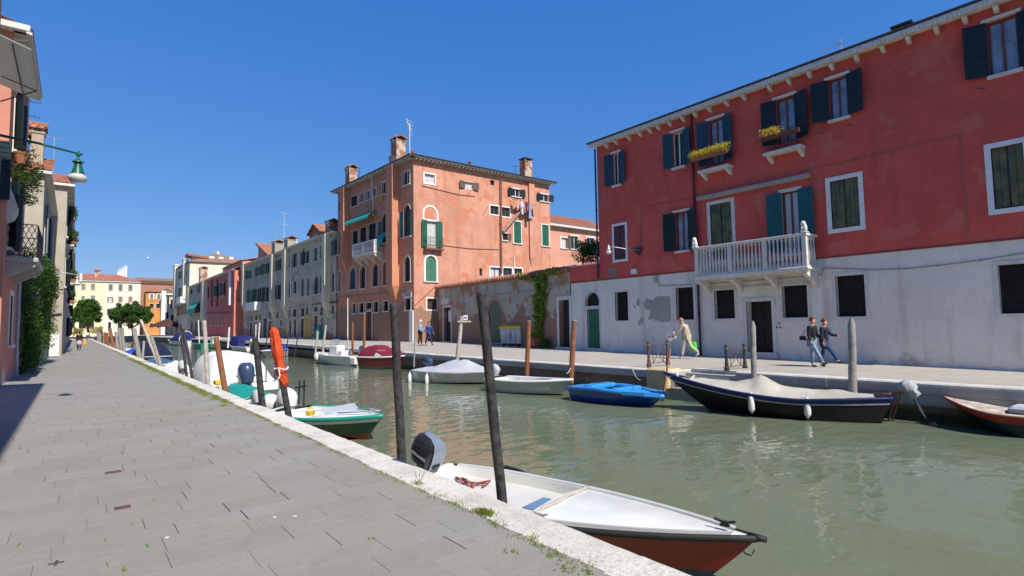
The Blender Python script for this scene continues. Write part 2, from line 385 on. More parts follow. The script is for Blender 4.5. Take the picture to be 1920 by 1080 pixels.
# ================================================================ BUILDING HELPERS
class Fr:
    """a wall plane: origin, direction to the right as seen from outside"""
    def __init__(s,O,u):
        s.O=Vector((O[0],O[1],0)); s.u=Vector((u[0],u[1],0)).normalized(); s.n=Vector((s.u.y,-s.u.x,0))  # outward
        s.M=Matrix(((s.u.x,-s.n.x,0,O[0]),(s.u.y,-s.n.y,0,O[1]),(0,0,1,0),(0,0,0,1))); s.rz=math.atan2(s.u.y,s.u.x)
    def uz(s,px,py,y=0):
        d=ray(px,py); P=s.O-s.n*y; t=(P-CP).dot(s.n)/d.dot(s.n); q=CP+d*t; return (q-s.O).dot(s.u),q.z
    def pt(s,u,y,z): return s.M@Vector((u,y,z))
    def rect(s,r):
        ua,zb=s.uz(r[0],r[1]); ub,za=s.uz(r[2],r[3]); return ua,ub,za,zb
def arcp(ua,ub,zb,rise,n=8):
    c=(ua+ub)/2; w=(ub-ua)/2
    return [(c-w*math.cos(math.pi*i/n),zb-rise+rise*math.sin(math.pi*i/n)) for i in range(n+1)]
def wallmesh(mb,u0,u1,z0,z1,holes,d=.2):
    us=sorted(set([u0,u1]+[h[0] for h in holes]+[h[1] for h in holes])); zs=sorted(set([z0,z1]+[h[2] for h in holes]+[h[3] for h in holes]))
    us=[a for a in us if u0<=a<=u1]; zs=[a for a in zs if z0<=a<=z1]
    for a,b in zip(us,us[1:]):
        for c,e in zip(zs,zs[1:]):
            mu,mz=(a+b)/2,(c+e)/2
            if any(h[0]<mu<h[1] and h[2]<mz<h[3] for h in holes): continue
            mb.quad((a,0,c),(b,0,c),(b,0,e),(a,0,e))
    for h in holes:
        a,b,c,e=h[:4]; dd=h[5] if len(h)>5 else d; rise=h[4] if len(h)>4 else 0
        mb.quad((a,0,c),(a,dd,c),(a,dd,e),(a,0,e)); mb.quad((b,dd,c),(b,0,c),(b,0,e),(b,dd,e))
        mb.quad((a,dd,c),(a,0,c),(b,0,c),(b,dd,c))
        if rise:
            P=arcp(a,b,e,rise)
            for (p,q) in zip(P,P[1:]):
                mb.quad((p[0],0,p[1]),(q[0],0,q[1]),(q[0],0,e),(p[0],0,e)) if True else 0
                mb.quad((p[0],dd,p[1]),(q[0],dd,q[1]),(q[0],0,q[1]),(p[0],0,p[1]))
        else: mb.quad((a,0,e),(b,0,e),(b,dd,e),(a,dd,e))
def shutter(mb,M,hu,z0,z1,w,sgn,ang,y0=-.03,slats=True,t=.04):
    """panel hinged at hu, opening towards sgn, ang degrees off the wall"""
    T=M@Matrix.Translation((hu,y0,0))@Matrix.Rotation(-sgn*R(ang),4,'Z')
    s=MB(T); a,b=(0,w*sgn) if sgn>0 else (w*sgn,0)
    s.box(a,b,-t*.6,0,z0,z1)
    for fr in ((a,a+.06),(b-.06,b)): s.box(fr[0],fr[1],-t,-t*.6,z0,z1)
    n=max(3,int((z1-z0)/.14)) if slats else 2
    for i in range(n+1):
        zz=lerp(z0+.02,z1-.02,i/n); s.box(a+.06,b-.06,-t*.98,-t*.6,zz-.028,zz+.028)
    mb.v+=s.v and [v for v in s.v]; 
    b0=len(mb.v)-len(s.v); mb.f+=[tuple(b0+i for i in f) for f in s.f]; mb.m+=s.m
def ring(mb,u0,u1,z0,z1,w,y0,y1,rise=0,bottom=True,top=True):
    """surround of an opening"""
    zt=z1-rise
    mb.box(u0-w,u0,y0,y1,z0,zt); mb.box(u1,u1+w,y0,y1,z0,zt)
    if rise:
        P=arcp(u0,u1,z1,rise); Q=arcp(u0-w,u1+w,z1+w,rise+w)
        for i in range(len(P)-1):
            mb.prism([(P[i][0],y0,P[i][1]),(P[i+1][0],y0,P[i+1][1]),(Q[i+1][0],y0,Q[i+1][1]),(Q[i][0],y0,Q[i][1])],(0,y1-y0,0))
    elif top: mb.box(u0-w,u1+w,y0,y1,zt+.001,z1+w)
    if bottom: mb.box(u0-w,u1+w,y0,y1,z0-w,z0-.001)
def window(bt,F,r,kind='none',fw=.1,fm=None,sm=None,cm=None,pm_=None,rise=0,d=.2,sill=True,lintel=False,ang=10,sw=None,bars=0,name='window',half=None,curtain=False,simple=False,single=False):
    ua,ub,za,zb=r; M=F.M; fm=fm or STONE; sm=sm or SHG
    mb=MB(M)
    if fw: ring(mb,ua,ub,za,zb,fw,-.03,.05,rise,bottom=not sill)
    elif lintel: mb.box(ua-.12,ub+.12,-.10,0,zb+.02,zb+.12)
    else: mb.box(ua+.001,ub-.001,d-.03,d-.01,za+.001,za+.05)
    o=mb.build(name,fm,bt)
    if sill:
        s=MB(M); s.box(ua-fw-.06,ub+fw+.06,-.12,.03,za-.10,za); s.build('sill',STONE,o)
    p=MB(M)
    if kind=='closed':
        yy=.05; p2=MB(M); mid=(ua+ub)/2
        pts=arcp(ua,ub,zb,rise) if rise else [(ua,zb),(ub,zb)]
        p.poly([(ua,.09,za),(ub,.09,za)]+[(q[0],.09,q[1]) for q in reversed(pts)]); p.build('pane',GLASS if not rise else sm,o)
        for a,b in ((ua,mid-.01),(mid+.01,ub)):
            s=MB(M); zt=zb-rise; s.box(a+.01,b-.01,yy,yy+.03,za+.01,zt-.005)
            nb=max(2,int((b-a)/.16))
            for i in range(nb):
                x0=lerp(a+.015,b-.015,i/nb); x1=lerp(a+.015,b-.015,(i+1)/nb); s.box(x0+.008,x1-.008,yy-.015,yy,za+.03,zt-.03)
            s.build('shutter',sm,o)
        return o
    pts=arcp(ua,ub,zb,rise) if rise else [(ua,zb),(ub,zb)]
    yp=d-.02
    if curtain:
        n=14; rows=[[(lerp(ua,ub,i/n),yp+.02*math.sin(i*2.3),z) for i in range(n+1)] for z in (za,zb)]
        p.grid(rows); p.build('curtain',curtain,o,smooth=True)
    else:
        p.poly([(ua,yp,za),(ub,yp,za)]+[(q[0],yp,q[1]) for q in reversed(pts)]); p.build('pane',pm_ or GLASS,o)
    if cm:
        c=MB(M); t=.055; y0,y1=yp-.06,yp-.015; mid=(ua+ub)/2; zt=zb-rise
        c.box(ua,ua+t,y0,y1,za,zt); c.box(ub-t,ub,y0,y1,za,zt); c.box(mid-t*.6,mid+t*.6,y0,y1,za+t,zb-t)
        c.box(ua+t,ub-t,y0,y1,za,za+t); c.box(ua+t,ub-t,y0,y1,zt-t,zt)
        c.build('casement',cm,o)
    if bars:
        c=MB(M); n=max(2,int((ub-ua)/.16)); m_=max(2,int((zb-za)/.28))
        for i in range(1,n): x=lerp(ua,ub,i/n); c.box(x-.007,x+.007,.10,.114,za,zb)
        for i in range(1,m_): z=lerp(za,zb,i/m_); c.box(ua,ub,.098,.116,z-.007,z+.007)
        c.build('grille',BARS,o)
    if kind in('open','left','right'):
        wd=sw or (ub-ua)/2; e=.0
        zt=zb-(rise if rise else 0)
        if kind in('open','left'):
            s=MB(M); shutter(s,M,ua-e,za+.02,zt,wd,-1,ang,-.05 if fw else -.03); s.build('shutter',sm,o)
        if kind in('open','right'):
            s=MB(M); shutter(s,M,ub+e,za+.02,zt,wd,1,ang,-.05 if fw else -.03); s.build('shutter',sm,o)
    return o
def facade(bt,F,wm,u0,u1,z0,z1,specs,d=.2):
    holes=[]; jobs=[]
    for sp in specs:
        sp=dict(sp); r=sp.pop('r'); r=F.rect(r) if not sp.pop('uz',False) else r
        for k,i in (('zt',3),('zb',2)):
            if k in sp: v=sp.pop(k); r=list(r); r[i]=v; r=tuple(r)
        r=(max(r[0],u0+.15),min(r[1],u1-.12),max(r[2],z0+.01),min(r[3],z1-.15))
        if r[1]-r[0]<.15 or r[3]-r[2]<.15: continue
        if sp.get('rise')==1: sp['rise']=(r[1]-r[0])/2
        dd=sp.get('d',d); holes.append((r[0],r[1],r[2],r[3],sp.get('rise',0),dd)); jobs.append((r,sp))
    mb=MB(F.M); wallmesh(mb,u0,u1,z0,z1,holes,d)
    mats=wm
    o=mb.build('wall',mats,bt)
    for r,sp in jobs:
        if sp.get('name')=='door':
            sp.pop('name'); door(bt,F,r,**sp)
        else:
            sp.setdefault('d',d); window(bt,F,r,**sp)
    return o
def door(bt,F,r,fm=None,dm=None,d=.2,fw=.14,panes=False,rise=0,step=True,grid_=False):
    ua,ub,za,zb=r; M=F.M
    fr=MB(M); ring(fr,ua,ub,za,zb,fw,-.04,.05,rise,bottom=False) if fw else fr.box(ua,ub,d-.01,d,zb-.03,zb)
    o=fr.build('door_frame',fm or STONE,bt)
    p=MB(M); mid=(ua+ub)/2; y=d-.03; pts=arcp(ua,ub,zb,rise) if rise else [(ua,zb),(ub,zb)]
    p.poly([(ua,y,za),(ub,y,za)]+[(q[0],y,q[1]) for q in reversed(pts)])
    n=3 if (zb-za)>2.3 else 2
    for a,b in ((ua+.03,mid-.01),(mid+.01,ub-.03)):
        for i in range(n):
            z0_=lerp(za+.08,zb-rise-.04,i/n); z1_=lerp(za+.08,zb-rise-.04,(i+1)/n)
            p.box(a+.03,b-.03,y-.02,y-.002,z0_+.05,z1_-.04)
    q=p.build('door_leaf',dm or DARK,o)
    h=MB(M); h.lathe([(.005,0),(.025,.01),(.025,.03),(.005,.04)],(mid+.08,y-.05,za+1.0),8); h.build('handle',BRASS,q)
    if step:
        s=MB(M); s.box(ua-fw,ub+fw,-.18,d,za-.25,za); s.build('doorstep',STONE,o)
    return o
def tiles(mb,P0,U,V,nu,nv,step=.24,h=.055):
    """sheet of barrel tiles: P0 corner, U along the eave, V up the slope"""
    U=Vector(U);V=Vector(V);P0=Vector(P0); nrm=U.cross(V).normalized()
    if nrm.z<0: nrm=-nrm
    n=max(2,int(U.length/step)); m=max(1,int(V.length/.38)); m=min(m,30)
    for j in range(m):
        rows=[]
        for (t,l) in ((j/m,.03),((j+1)/m,.0)):
            row=[]
            for i in range(n*4+1):
                ph=i*math.pi/2
                row.append(P0+U*(i/(n*4))+V*t+nrm*(h*(.5-.5*math.cos(ph))*1.0+l))
            rows.append(row)
        # riser
        rows=[[p-nrm*.03 for p in rows[0]]]+rows
        mb.grid(rows)
def cornice(bt,F,u0,u1,z,over=.5,mat=None,br=.7,bh=.18,bw=.12,dent=False,tile=True,rise=.35,depth=3.,tm=None,gutter=None,name='roof'):
    M=F.M
    if tile:
        t=MB(M); tiles(t,(u0-over,-over-.06,z+.10),(u1-u0+2*over,0,0),(0,depth+over,rise*(depth+over)),0,0); ro=t.build(name,tm or TILE,bt)
    else: ro=bt
    c=MB(M); c.box(u0-over*.8,u1+over*.8,-over,-.0,z,z+.07); c.box(u0-over*.8,u1+over*.8,-over-.06,-over,z-.02,z+.13)
    n=max(1,int((u1-u0)/br))
    for i in range(n+1):
        u=lerp(u0+.1,u1-.1,i/n); c.prism([(u-bw/2,0,z),(u-bw/2,-over*.8,z),(u-bw/2,-over*.8,z-bh*.5),(u-bw/2,-over*.45,z-bh*.7),(u-bw/2,0,z-bh)],(bw,0,0))
    if dent:
        n=int((u1-u0)/.22)
        for i in range(n): u=lerp(u0,u1,i/n); c.box(u,u+.11,-over-.085,-over-.06,z-.05,z+.03)
    c.build('cornice',mat or STONE,ro)
    if gutter:
        g=MB(M); g.tube([(u0-over,-over-.13,z+.12),(u1+over,-over-.13,z+.12)],.07,8); g.build('gutter',gutter,ro)
    return ro
def chimney(bt,c,w,d,z0,z1,mat=None,cap='tile',rz=0,parent=None):
    M=Matrix.Translation((c[0],c[1],0))@Matrix.Rotation(rz,4,'Z'); s=MB(M)
    s.box(-w/2,w/2,-d/2,d/2,z0,z1-.32); s.box(-w/2-.05,w/2+.05,-d/2-.05,d/2+.05,z1-.40,z1-.32)
    for x in (-1,1):
        for y in (-1,1): s.box(x*w/2-(.1 if x>0 else 0),x*w/2+(0 if x>0 else .1),y*d/2-(.1 if y>0 else 0),y*d/2+(0 if y>0 else .1),z1-.32,z1-.08)
    s.box(-w*.3,w*.3,-d*.3,d*.3,z1-.33,z1-.1)
    o=s.build('chimney',mat or CHIM,parent or bt)
    t=MB(M)
    if cap=='tile':
        for sg in (-1,1):
            t.prism([(-w/2-.12,sg*(d/2+.12),z1-.10),(-w/2-.12,0,z1+.18),(-w/2-.12,0,z1+.10),(-w/2-.12,sg*(d/2+.12),z1-.16)],(w+.24,0,0))
            n=max(3,int((w+.24)/.2))
            for i in range(n):
                x=lerp(-w/2-.05,w/2+.05,i/(n-1)); t.tube([(x,sg*(d/2+.15),z1-.10),(x,0,z1+.19)],.06,6)
        t.tube([(-w/2-.15,0,z1+.2),(w/2+.15,0,z1+.2)],.07,6); mm=TILE
    else:
        t.box(-w/2-.08,w/2+.08,-d/2-.08,d/2+.08,z1-.08,z1+.02); mm=IRON
    t.build('chimney_cap',mm,o); return o
def antenna(bt,p,h,n=5,rz=0.,mat=None,l=.9,parent=None):
    a=MB(Matrix.Translation(p)@Matrix.Rotation(rz,4,'Z')); a.tube([(0,0,-.3),(0,0,h)],.022,6)
    for k,zz in enumerate((h-.05,h*.72)):
        a.tube([(-l*.5,0,zz),(l*.6,0,zz)],.014,5)
        for i in range(n): x=lerp(-l*.45,l*.55,i/(n-1)); a.tube([(x,-.28+.02*i,zz),(x,.28-.02*i,zz)],.010,4)
    return a.build('antenna',mat or ALU,bt)
def pipe(bt,F,pts,r=.05,mat=None,name='drainpipe',y=-.09):
    m=MB(F.M); m.tube([(u,y,z) for u,z in pts],r,8)
    for (u,z) in pts[1:-1]: m.tube([(u,y,z-.03),(u,y,z+.03)],r*1.35,8)
    return m.build(name,mat or IRON,bt,smooth='auto')
def breast(bt,F,u0,u1,zt,zb,mat,dp=.35,taper=1.6,name='chimney_breast'):
    """chimney breast that runs down the wall and tapers into it"""
    m=MB(F.M); c=(u0+u1)/2; w=(u1-u0)/2
    rows=[]
    for z,k,dd in ((zt,1,dp),(zb+taper,1,dp),(zb+taper*.9,1,dp),(zb,.25,.02)):
        rows.append([(c-w*k,0,z),(c-w*k,-dd,z),(c+w*k,-dd,z),(c+w*k,0,z)])
    m.grid(rows); m.poly(rows[0]); return m.build(name,mat,bt)
def leaves(mb,pts,n,sz,rng,spread=.3,flat=.5):
    for _ in range(n):
        c,r=rng.choice(pts); d=Vector((rng.gauss(0,1),rng.gauss(0,1),rng.gauss(0,1))).normalized()*r*(rng.random()**.4)
        p=Vector(c)+Vector((d.x,d.y,d.z)); 
        a=Vector((rng.uniform(-1,1),rng.uniform(-1,1),rng.uniform(-flat,flat))).normalized(); b=a.cross(Vector((rng.uniform(-1,1),rng.uniform(-1,1),rng.uniform(-1,1)))).normalized()
        s=sz*rng.uniform(.6,1.3)
        mb.add([p-a*s*.5-b*s*.0,p+b*s*.28,p+a*s*.5,p-b*s*.28],[(0,1,2,3)])
BARS=pm('window bars',(.022,.018,.018),.95,.2,6,0,spec=.05)
SHG=pm('dark green shutter',(.02,.115,.075),.55,.25,5,.15,30)
SHB=pm('dark blue green shutter',(.018,.06,.095),.55,.3,5,.15,30)
SHN=pm('near black green shutter',(.010,.024,.030),.5,.3,5,.15,30)
SHT=pm('teal shutter',(.012,.10,.115),.5,.25,5,.15,30)
SHBR=pm('brown shutter',(.14,.10,.075),.6,.25,5,.15,30)
BRASS=pm('dull brass',(.25,.18,.07),.4,.2,9,0,20,.5,.8)
ALU=pm('grey aluminium',(.42,.43,.45),.45,.1,9,0,20,.5,.4)
CHIM=plaster('chimney plaster',(.50,.40,.31),patch=(.33,.16,.10),pth=.5)
WOODR=pm('red brown wood',(.16,.05,.03),.5,.2,6,.1)
CREAMW=pm('cream paint',(.62,.58,.48),.5,.1,4,.1)
CURT=pm('white curtain',(.50,.52,.55),.5,.12,3,.0,coat=.5)
CURTB=pm('blue white curtain',(.24,.29,.38),.25,.5,1.2,.0,coat=.8)
# ================================================================ RED HOUSE (right)
FR=Fr((23,23.6),(0,-1))
def red_house():
    t=thing('red_house','long red plastered house with a whitewashed ground floor and a white balustrade balcony','house',(23,23.6,0),FR.rz)
    red=plaster('red plaster',(.60,.105,.082),dark=(.42,.075,.05),var=.16,streak=.4,patch=(.56,.135,.10),pth=.56)
    wht=plaster('whitewash',(.74,.69,.61),dark=(.50,.45,.39),patch=None,damp=(.33,.30,.26),damph=.15,var=.10,streak=.6)
    
    Z=lambda x,y:FR.uz(x,y)[1]
    U=lambda x,y:FR.uz(x,y)[0]
    ZB=4.07; ZE=Z(1112,274)-.15; U1=26.0; UC=U(1122,400)
    blot=pm('faded green and tan panel',(.022,.085,.068),.6,.4,2.6,.1,20,tint=(.13,.115,.05))
    purple=pm('purple brown shutter',(.11,.045,.06),.6,.2,6,.1)
    c2=dict(kind='open',fw=0,lintel=True,fm=STONE,ang=20)
    ups=[dict(r=(1149,290,1164,345),sm=SHB,cm=CREAMW,sw=.50,**c2),
         dict(r=(1261,251,1284,310),sm=SHB,cm=CREAMW,sw=.48,**c2),
         dict(r=(1329,228,1359,303),sm=SHB,cm=WOODR,sw=.55,curtain=CURTB,sill=False,**c2),
         dict(r=(1455,189,1494,262),sm=SHN,cm=WOODR,sw=.60,curtain=CURTB,sill=False,**c2),
         dict(r=(1553,152,1592,217),sm=SHN,cm=WOODR,sw=.62,curtain=CURTB,**c2),
         dict(r=(1849,45,1914,128),sm=SHN,cm=WOODR,sw=.62,curtain=CURTB,**c2),
         dict(r=(1151,425,1174,485),kind='closed',fw=.13,sill=False,fm=WHITEP,sm=purple),
         dict(r=(1266,400,1293,468),kind='open',fw=0,lintel=True,fm=STONE,sm=SHN,cm=WOODR,sw=.60,curtain=CURTB,ang=20),
         dict(r=(1331,385,1374,458),zb=4.38,kind='closed',fw=.16,sill=False,fm=STONE,sm=blot),
         dict(r=(1466,362,1501,440),zb=4.38,kind='open',fw=.14,sill=False,fm=STONE,sm=SHT,cm=WOODR,sw=.62,curtain=CURT,ang=9),
         dict(r=(1556,341,1614,423),kind='closed',fw=.16,sill=False,fm=WHITEP,sm=blot),
         dict(r=(1857,279,1927,385),kind='closed',fw=.16,sill=False,fm=WHITEP,sm=blot)]
    low=[dict(r=(1097,549,1124,573),rise=1,kind='none',fw=.06,sill=False,pm_=DARK,fm=STONE,bars=0),
         dict(r=(1153,548,1179,601),pm_=DARK,fw=.07,bars=1,fm=wht,sill=False),
         dict(r=(1267,540,1302,599),pm_=DARK,fw=.13,bars=1,fm=STONE,sill=False),
         dict(r=(1339,543,1379,597),pm_=DARK,fw=.14,bars=1,fm=STONE,sill=False),
         dict(r=(1466,534,1516,595),pm_=DARK,fw=.14,bars=1,fm=STONE,sill=False),
         dict(r=(1566,518,1625,593),pm_=DARK,fw=.12,bars=1,fm=STONE,sill=False),
         dict(r=(1870,497,1937,587),pm_=DARK,fw=.12,bars=1,fm=STONE,sill=False),
         dict(name='door',r=(1101,580,1126,653),dm=pm('sea green door',(.02,.14,.08),.6,.25,3,.2),fw=.06,d=.14,step=True),
         dict(name='door',r=(1399,566,1451,661),dm=pm('black iron door',(.018,.014,.014),.6,.4,5,.2),fw=.16,d=.45)]
    # upper wall split at the terrace: full height right of UC
    facade(t,FR,red,UC,U1,ZB,ZE,ups,d=.16)
    facade(t,FR,wht,0.05,U1,-.6,ZB-.05,low,d=.22)
    b=MB(FR.M)  # string course
    b.box(-.02,U1,-.03,.1,ZB-.055,ZB+.0); b.build('string_course',pm('dull red band',(.24,.06,.05),.8),t)
    # terrace wall, end wall, back mass, roof
    zt=Z(1076,522)+.3
    tw=MB(FR.M); zt=Z(1100,497)
    tw.box(0.0,UC-.002,0.0,.3,ZB,zt); tw.box(0,.3,.3,6,ZB,zt); tw.box(.3,UC,.3,6,ZB,ZB+.3)
    tw.build('terrace_wall',red,t)
    cp=MB(FR.M); cp.box(-.05,UC-.002,-.04,.34,zt,zt+.06); cp.build('terrace_coping',STONE,t)
    e=MB(FR.M); e.box(UC,UC+.3,.0011,10,ZB+.3,ZE); e.box(.05,.35,.0011,10,-.6,ZB-.06); e.box(U1-.3,U1,.01,10,-.6,ZE); e.box(0.3,U1-.3,9.7,10,-.6,ZE)
    e.build('end_wall',red,t)
    ro=MB(FR.M); ov=.40
    tiles(ro,(UC-.25,-ov,ZE+.10),(U1-UC+1,0,0),(0,5+ov,1.9),0,0); ro.quad((UC-.25,5,ZE+1.98),(U1+.75,5,ZE+1.98),(U1+.75,10.4,ZE),(UC-.25,10.4,ZE))
    ro.poly([(UC+.02,0,ZE),(UC+.02,10,ZE),(UC+.02,5,ZE+1.95)])
    r_=ro.build('roof',TILEB,t)
    c=MB(FR.M); c.box(UC-.25,U1+.7,-ov,.0,ZE,ZE+.06)
    c.box(UC-.27,U1+.7,-ov-.05,-ov,ZE-.03,ZE+.13)
    n=int((U1-UC)/.13)
    for i in range(n): u=UC-.2+i*.13; c.box(u,u+.065,-ov-.085,-ov-.05,ZE-.07,ZE+.04)
    c.build('cornice',pm('worn white cornice',(.66,.64,.59),.8,.2,8,.3),r_)
    for px,py in ((1140,266),(1158,258),(1182,248),(1203,238),(1221,230),(1237,225),(1258,213),(1283,200),(1306,193),(1333,180),(1365,165),(1397,152),(1446,154-0),(1482,143),(1520,130),(1562,113),(1608,97),(1657,80),(1705,62),(1758,45),(1811,25),(1869,5)):
        u=FR.uz(px,py)[0]; br=MB(FR.M); br.prism([(u-.07,0,ZE-.002),(u-.07,-.29,ZE-.002),(u-.07,-.29,ZE-.12),(u-.07,-.2,ZE-.2),(u-.07,-.1,ZE-.24),(u-.07,0,ZE-.27)],(.12,0,0)); br.build('eave_bracket',STONE,r_)
    for k in range(8):
        u=FR.uz(1869,5)[0]+1.15+k*1.1
        br=MB(FR.M)
        if u<U1-.2: br.prism([(u-.07,0,ZE-.002),(u-.07,-.29,ZE-.002),(u-.07,-.29,ZE-.12),(u-.07,-.2,ZE-.2),(u-.07,-.1,ZE-.24),(u-.07,0,ZE-.27)],(.12,0,0)); br.build('eave_bracket',STONE,r_)
    g=MB(FR.M); g.tube([(UC-.3,-ov-.06,ZE+.19),(U1+.7,-ov-.06,ZE+.19)],.055,8); g.build('gutter',IRON,r_)
    v=MB(FR.M); u,z=FR.uz(1692,47,.6); v.box(u-.28,u+.28,.5,1.1,ZE+.1,ZE+.72); v.box(u-.34,u+.34,.42,1.18,ZE+.72,ZE+.80); v.build('roof_vent',IRON,r_)
    v=MB(FR.M); u,z=FR.uz(1264,206,.6); v.lathe([(.16,ZE+.1),(.16,ZE+.5),(.24,ZE+.52),(.1,ZE+.68)],(u,.6,0),10); v.build('roof_vent',ALU,r_)
    v=MB(FR.M); u,z=FR.uz(1441,144,.6); v.lathe([(.16,ZE+.1),(.16,ZE+.55),(.24,ZE+.57),(.1,ZE+.7)],(u,.6,0),10); v.build('roof_vent',STONE,r_)
    v=MB(FR.M); u,z=FR.uz(1577,85,1.2); v.tube([(u,1.2,ZE+.4),(u,1.2,z+.25)],.02,6); v.tube([(u-.8,1.2,z+.05),(u+.1,1.2,z+.1)],.012,5)
    for k in range(5): v.tube([(u-.75+k*.2,.98,z+.05+.012*k),(u-.75+k*.2,1.4,z+.05+.012*k)],.008,4)
    v.build('antenna',ALU,r_)
    # pipes and cables
    u=FR.uz(1300,270)[0]; ul=FR.uz(1312,600)[0]; u=(u+ul)/2
    pp=pipe(t,FR,[(u,ZE-.05),(u,7.2),(u,4.3)],.055,pm('dark red pipe',(.10,.025,.03),.5))
    pipe(t,FR,[(u+.02,3.9),(u+.02,2),(u+.02,.02)],.055,pm('dark pipe',(.03,.03,.035),.5),)
    pipe(t,FR,[(UC-.06,ZE-.1),(UC-.06,8),(UC-.06,ZB+.1)],.05,pm('dark blue pipe',(.02,.035,.07),.5))
    ca=pm('red grey cable',(.30,.17,.15),.7)
    P=lambda l:[FR.uz(a,b) for a,b in l]
    pipe(t,FR,P([(1202,470),(1201,390),(1300,371)]),.012,ca,'cable',-.02)
    pipe(t,FR,P([(1500,322),(1600,301),(1700,277),(1801,254),(1805,330),(1816,449)]),.014,ca,'cable',-.02)
    gc=pm('grey cable',(.27,.27,.27),.7)
    pipe(t,FR,P([(1231,525),(1236,536),(1300,534)]),.015,gc,'cable',-.03)
    pipe(t,FR,P([(1525,517),(1541,515),(1545,503),(1590,504),(1640,506),(1700,504),(1760,498),(1840,488),(1925,474)]),.015,gc,'cable',-.03)
    pipe(t,FR,P([(1322,533),(1400,527),(1521,518)]),.015,gc,'cable',-.03)
    # shallow canopy moulding above the balcony doors
    a=FR.uz(1310,373); b=FR.uz(1521,325)
    m=MB(FR.M); m.bbox(a[0],b[0],-.22,0,a[1]-.12,a[1]+.06,.02); m.build('awning_box',pm('grey moulding',(.34,.31,.28),.8),t)
    for (x0,y0,x1,y1,mt,nm,dp) in ((1185,505,1195,513,WHITEP,'meter_box',.1),(1141,502,1157,521,pm('worn plaque',(.27,.16,.13),.8),'plaque',.02),(1227,517,1234,530,pm('grey box',(.4,.4,.4),.6),'meter_box',.12),(1410,561,1420,565,WHITEP,'house_number',.02)):
        a=FR.rect((x0,y0,x1,y1)); m=MB(FR.M); m.box(a[0],a[1],-dp-(.05 if nm=='house_number' else 0),-.001,a[2],a[3]); m.build(nm,mt,t)
    m=MB(FR.M)
    for x,y in ((1461,606),(1457,614),(1463.5,614)):
        u,z=FR.uz(x,y); m.lathe([(.03,0),(.03,.02)],(0,0,0),8) if False else m.box(u-.03,u+.03,-.03,0,z-.03,z+.03)
    m.build('doorbell',IRON,t)
    m=MB(FR.M)   # small shutter hooks under the upper windows
    for x,y in ((1541,249),(1596,235),(1841,166),(1139,361),(1168,353),(1250,330),(1287,320)):
        u,z=FR.uz(x,y); m.tube([(u-.12,-.02,z+.05),(u+.1,-.06,z-.05)],.012,5)
    m.build('hook',IRON,t)
    # bare plaster patch
    rr=random.Random(4); r=FR.rect((1206,557,1259,604)); pts=[]
    n=44
    for i in range(n):
        a=2*math.pi*i/n; ca_,sa=math.cos(a),math.sin(a); k=1/max(abs(ca_),abs(sa))
        k*= (.98 if ca_>.6 else 1-.30*rr.random()*(1 if ca_<0 else .3)); k*=(.62 if (ca_<-.2 and -.75<sa<-.1) else 1)
        pts.append((lerp(r[0],r[1],.5+.5*ca_*k),-.003,lerp(r[2],r[3],.5+.5*sa*k)))
    m=MB(FR.M); m.poly(list(reversed(pts))); 
    for (x,y,s) in ((1197,566,.16),(1190,575,.08),(1204,600,.14),(1199,605,.12)):
        u,z=FR.uz(x,y); m.poly([(u+s*math.cos(a)*rr.uniform(.6,1.1),-.003,z+s*1.4*math.sin(a)*rr.uniform(.6,1.1)) for a in [-k*math.pi/5 for k in range(10)]])
    m.build('bare_plaster_patch',plaster('bare grey plaster',(.37,.35,.32)),t)
    # ---- small stone balconies with iron rails (2)
    for (x0,y0,x1,y1) in ((1309,323,1366,306),(1431,290,1503,270)):
        ua,z=FR.uz(x0,y0,-.4); ub,_=FR.uz(x1,y1,-.4); z=FR.uz(x0,y0,-.45)[1]
        s=MB(FR.M); s.bbox(ua,ub,-.48,0,z-.06,z+.06,.02); 
        for u in (ua+.12,ub-.2): s.prism([(u,0,z-.06),(u,-.4,z-.06),(u,-.38,z-.16),(u,-.1,z-.3),(u,0,z-.36)],(.13,0,0))
        so=s.build('balcony',STONE,t)
        g=MB(FR.M); zz=z+.06
        for k in range(15):
            u=lerp(ua+.05,ub-.05,k/14); g.tube([(u,-.42,zz),(u,-.42,zz+.75)],.009,5)
        g.tube([(ua+.04,-.0,zz+.75),(ua+.04,-.42,zz+.75),(ub-.04,-.42,zz+.75),(ub-.04,0,zz+.75)],.016,6); g.tube([(ua+.04,-.42,zz+.1),(ub-.04,-.42,zz+.1)],.012,6)
        g.build('railing',IRON,so)
    # ---- the big balustrade balcony
    yf=-.95
    u0,_=FR.uz(1303,500,yf); u1,_=FR.uz(1512,470,yf); zs=FR.uz(1308,519,yf)[1]; zr=FR.uz(1305,464,yf)[1]
    s=MB(FR.M); s.bbox(u0-.06,u1+.06,yf-.06,0,zs-.09,zs+.03,.02); s.box(u0,u1,yf+.02,-.0,zs-.16,zs-.09)
    for k in range(4):
        u=lerp(u0+.02,u1-.18,k/3); P=[(0,-.16),(yf+.05,-.16),(yf+.02,-.26),(yf+.18,-.34),(yf+.35,-.36),(-.3,-.55),(-.12,-.72),(0,-.76)]
        s.prism([(u,a,zs+b) for a,b in P],(.16,0,0))
    s.box(u0,u1,-.08,-.0,zs-.62,zs-.54)
    so=s.build('balcony',STONE,t)
    rl=MB(FR.M); h=zr-zs; a,b=zs+h-.11,zs+h
    for bx in ((u0-.05,u1+.05,yf-.05,yf+.15),(u0-.05,u0+.15,yf+.15,0),(u1-.15,u1+.05,yf+.15,0)): rl.bbox(bx[0],bx[1],bx[2],bx[3],a,b,.015)
    for bx in ((u0,u1,yf,yf+.1),(u0,u0+.1,yf+.1,0),(u1-.1,u1,yf+.1,0)): rl.box(bx[0],bx[1],bx[2],bx[3],zs+.03,zs+.10)
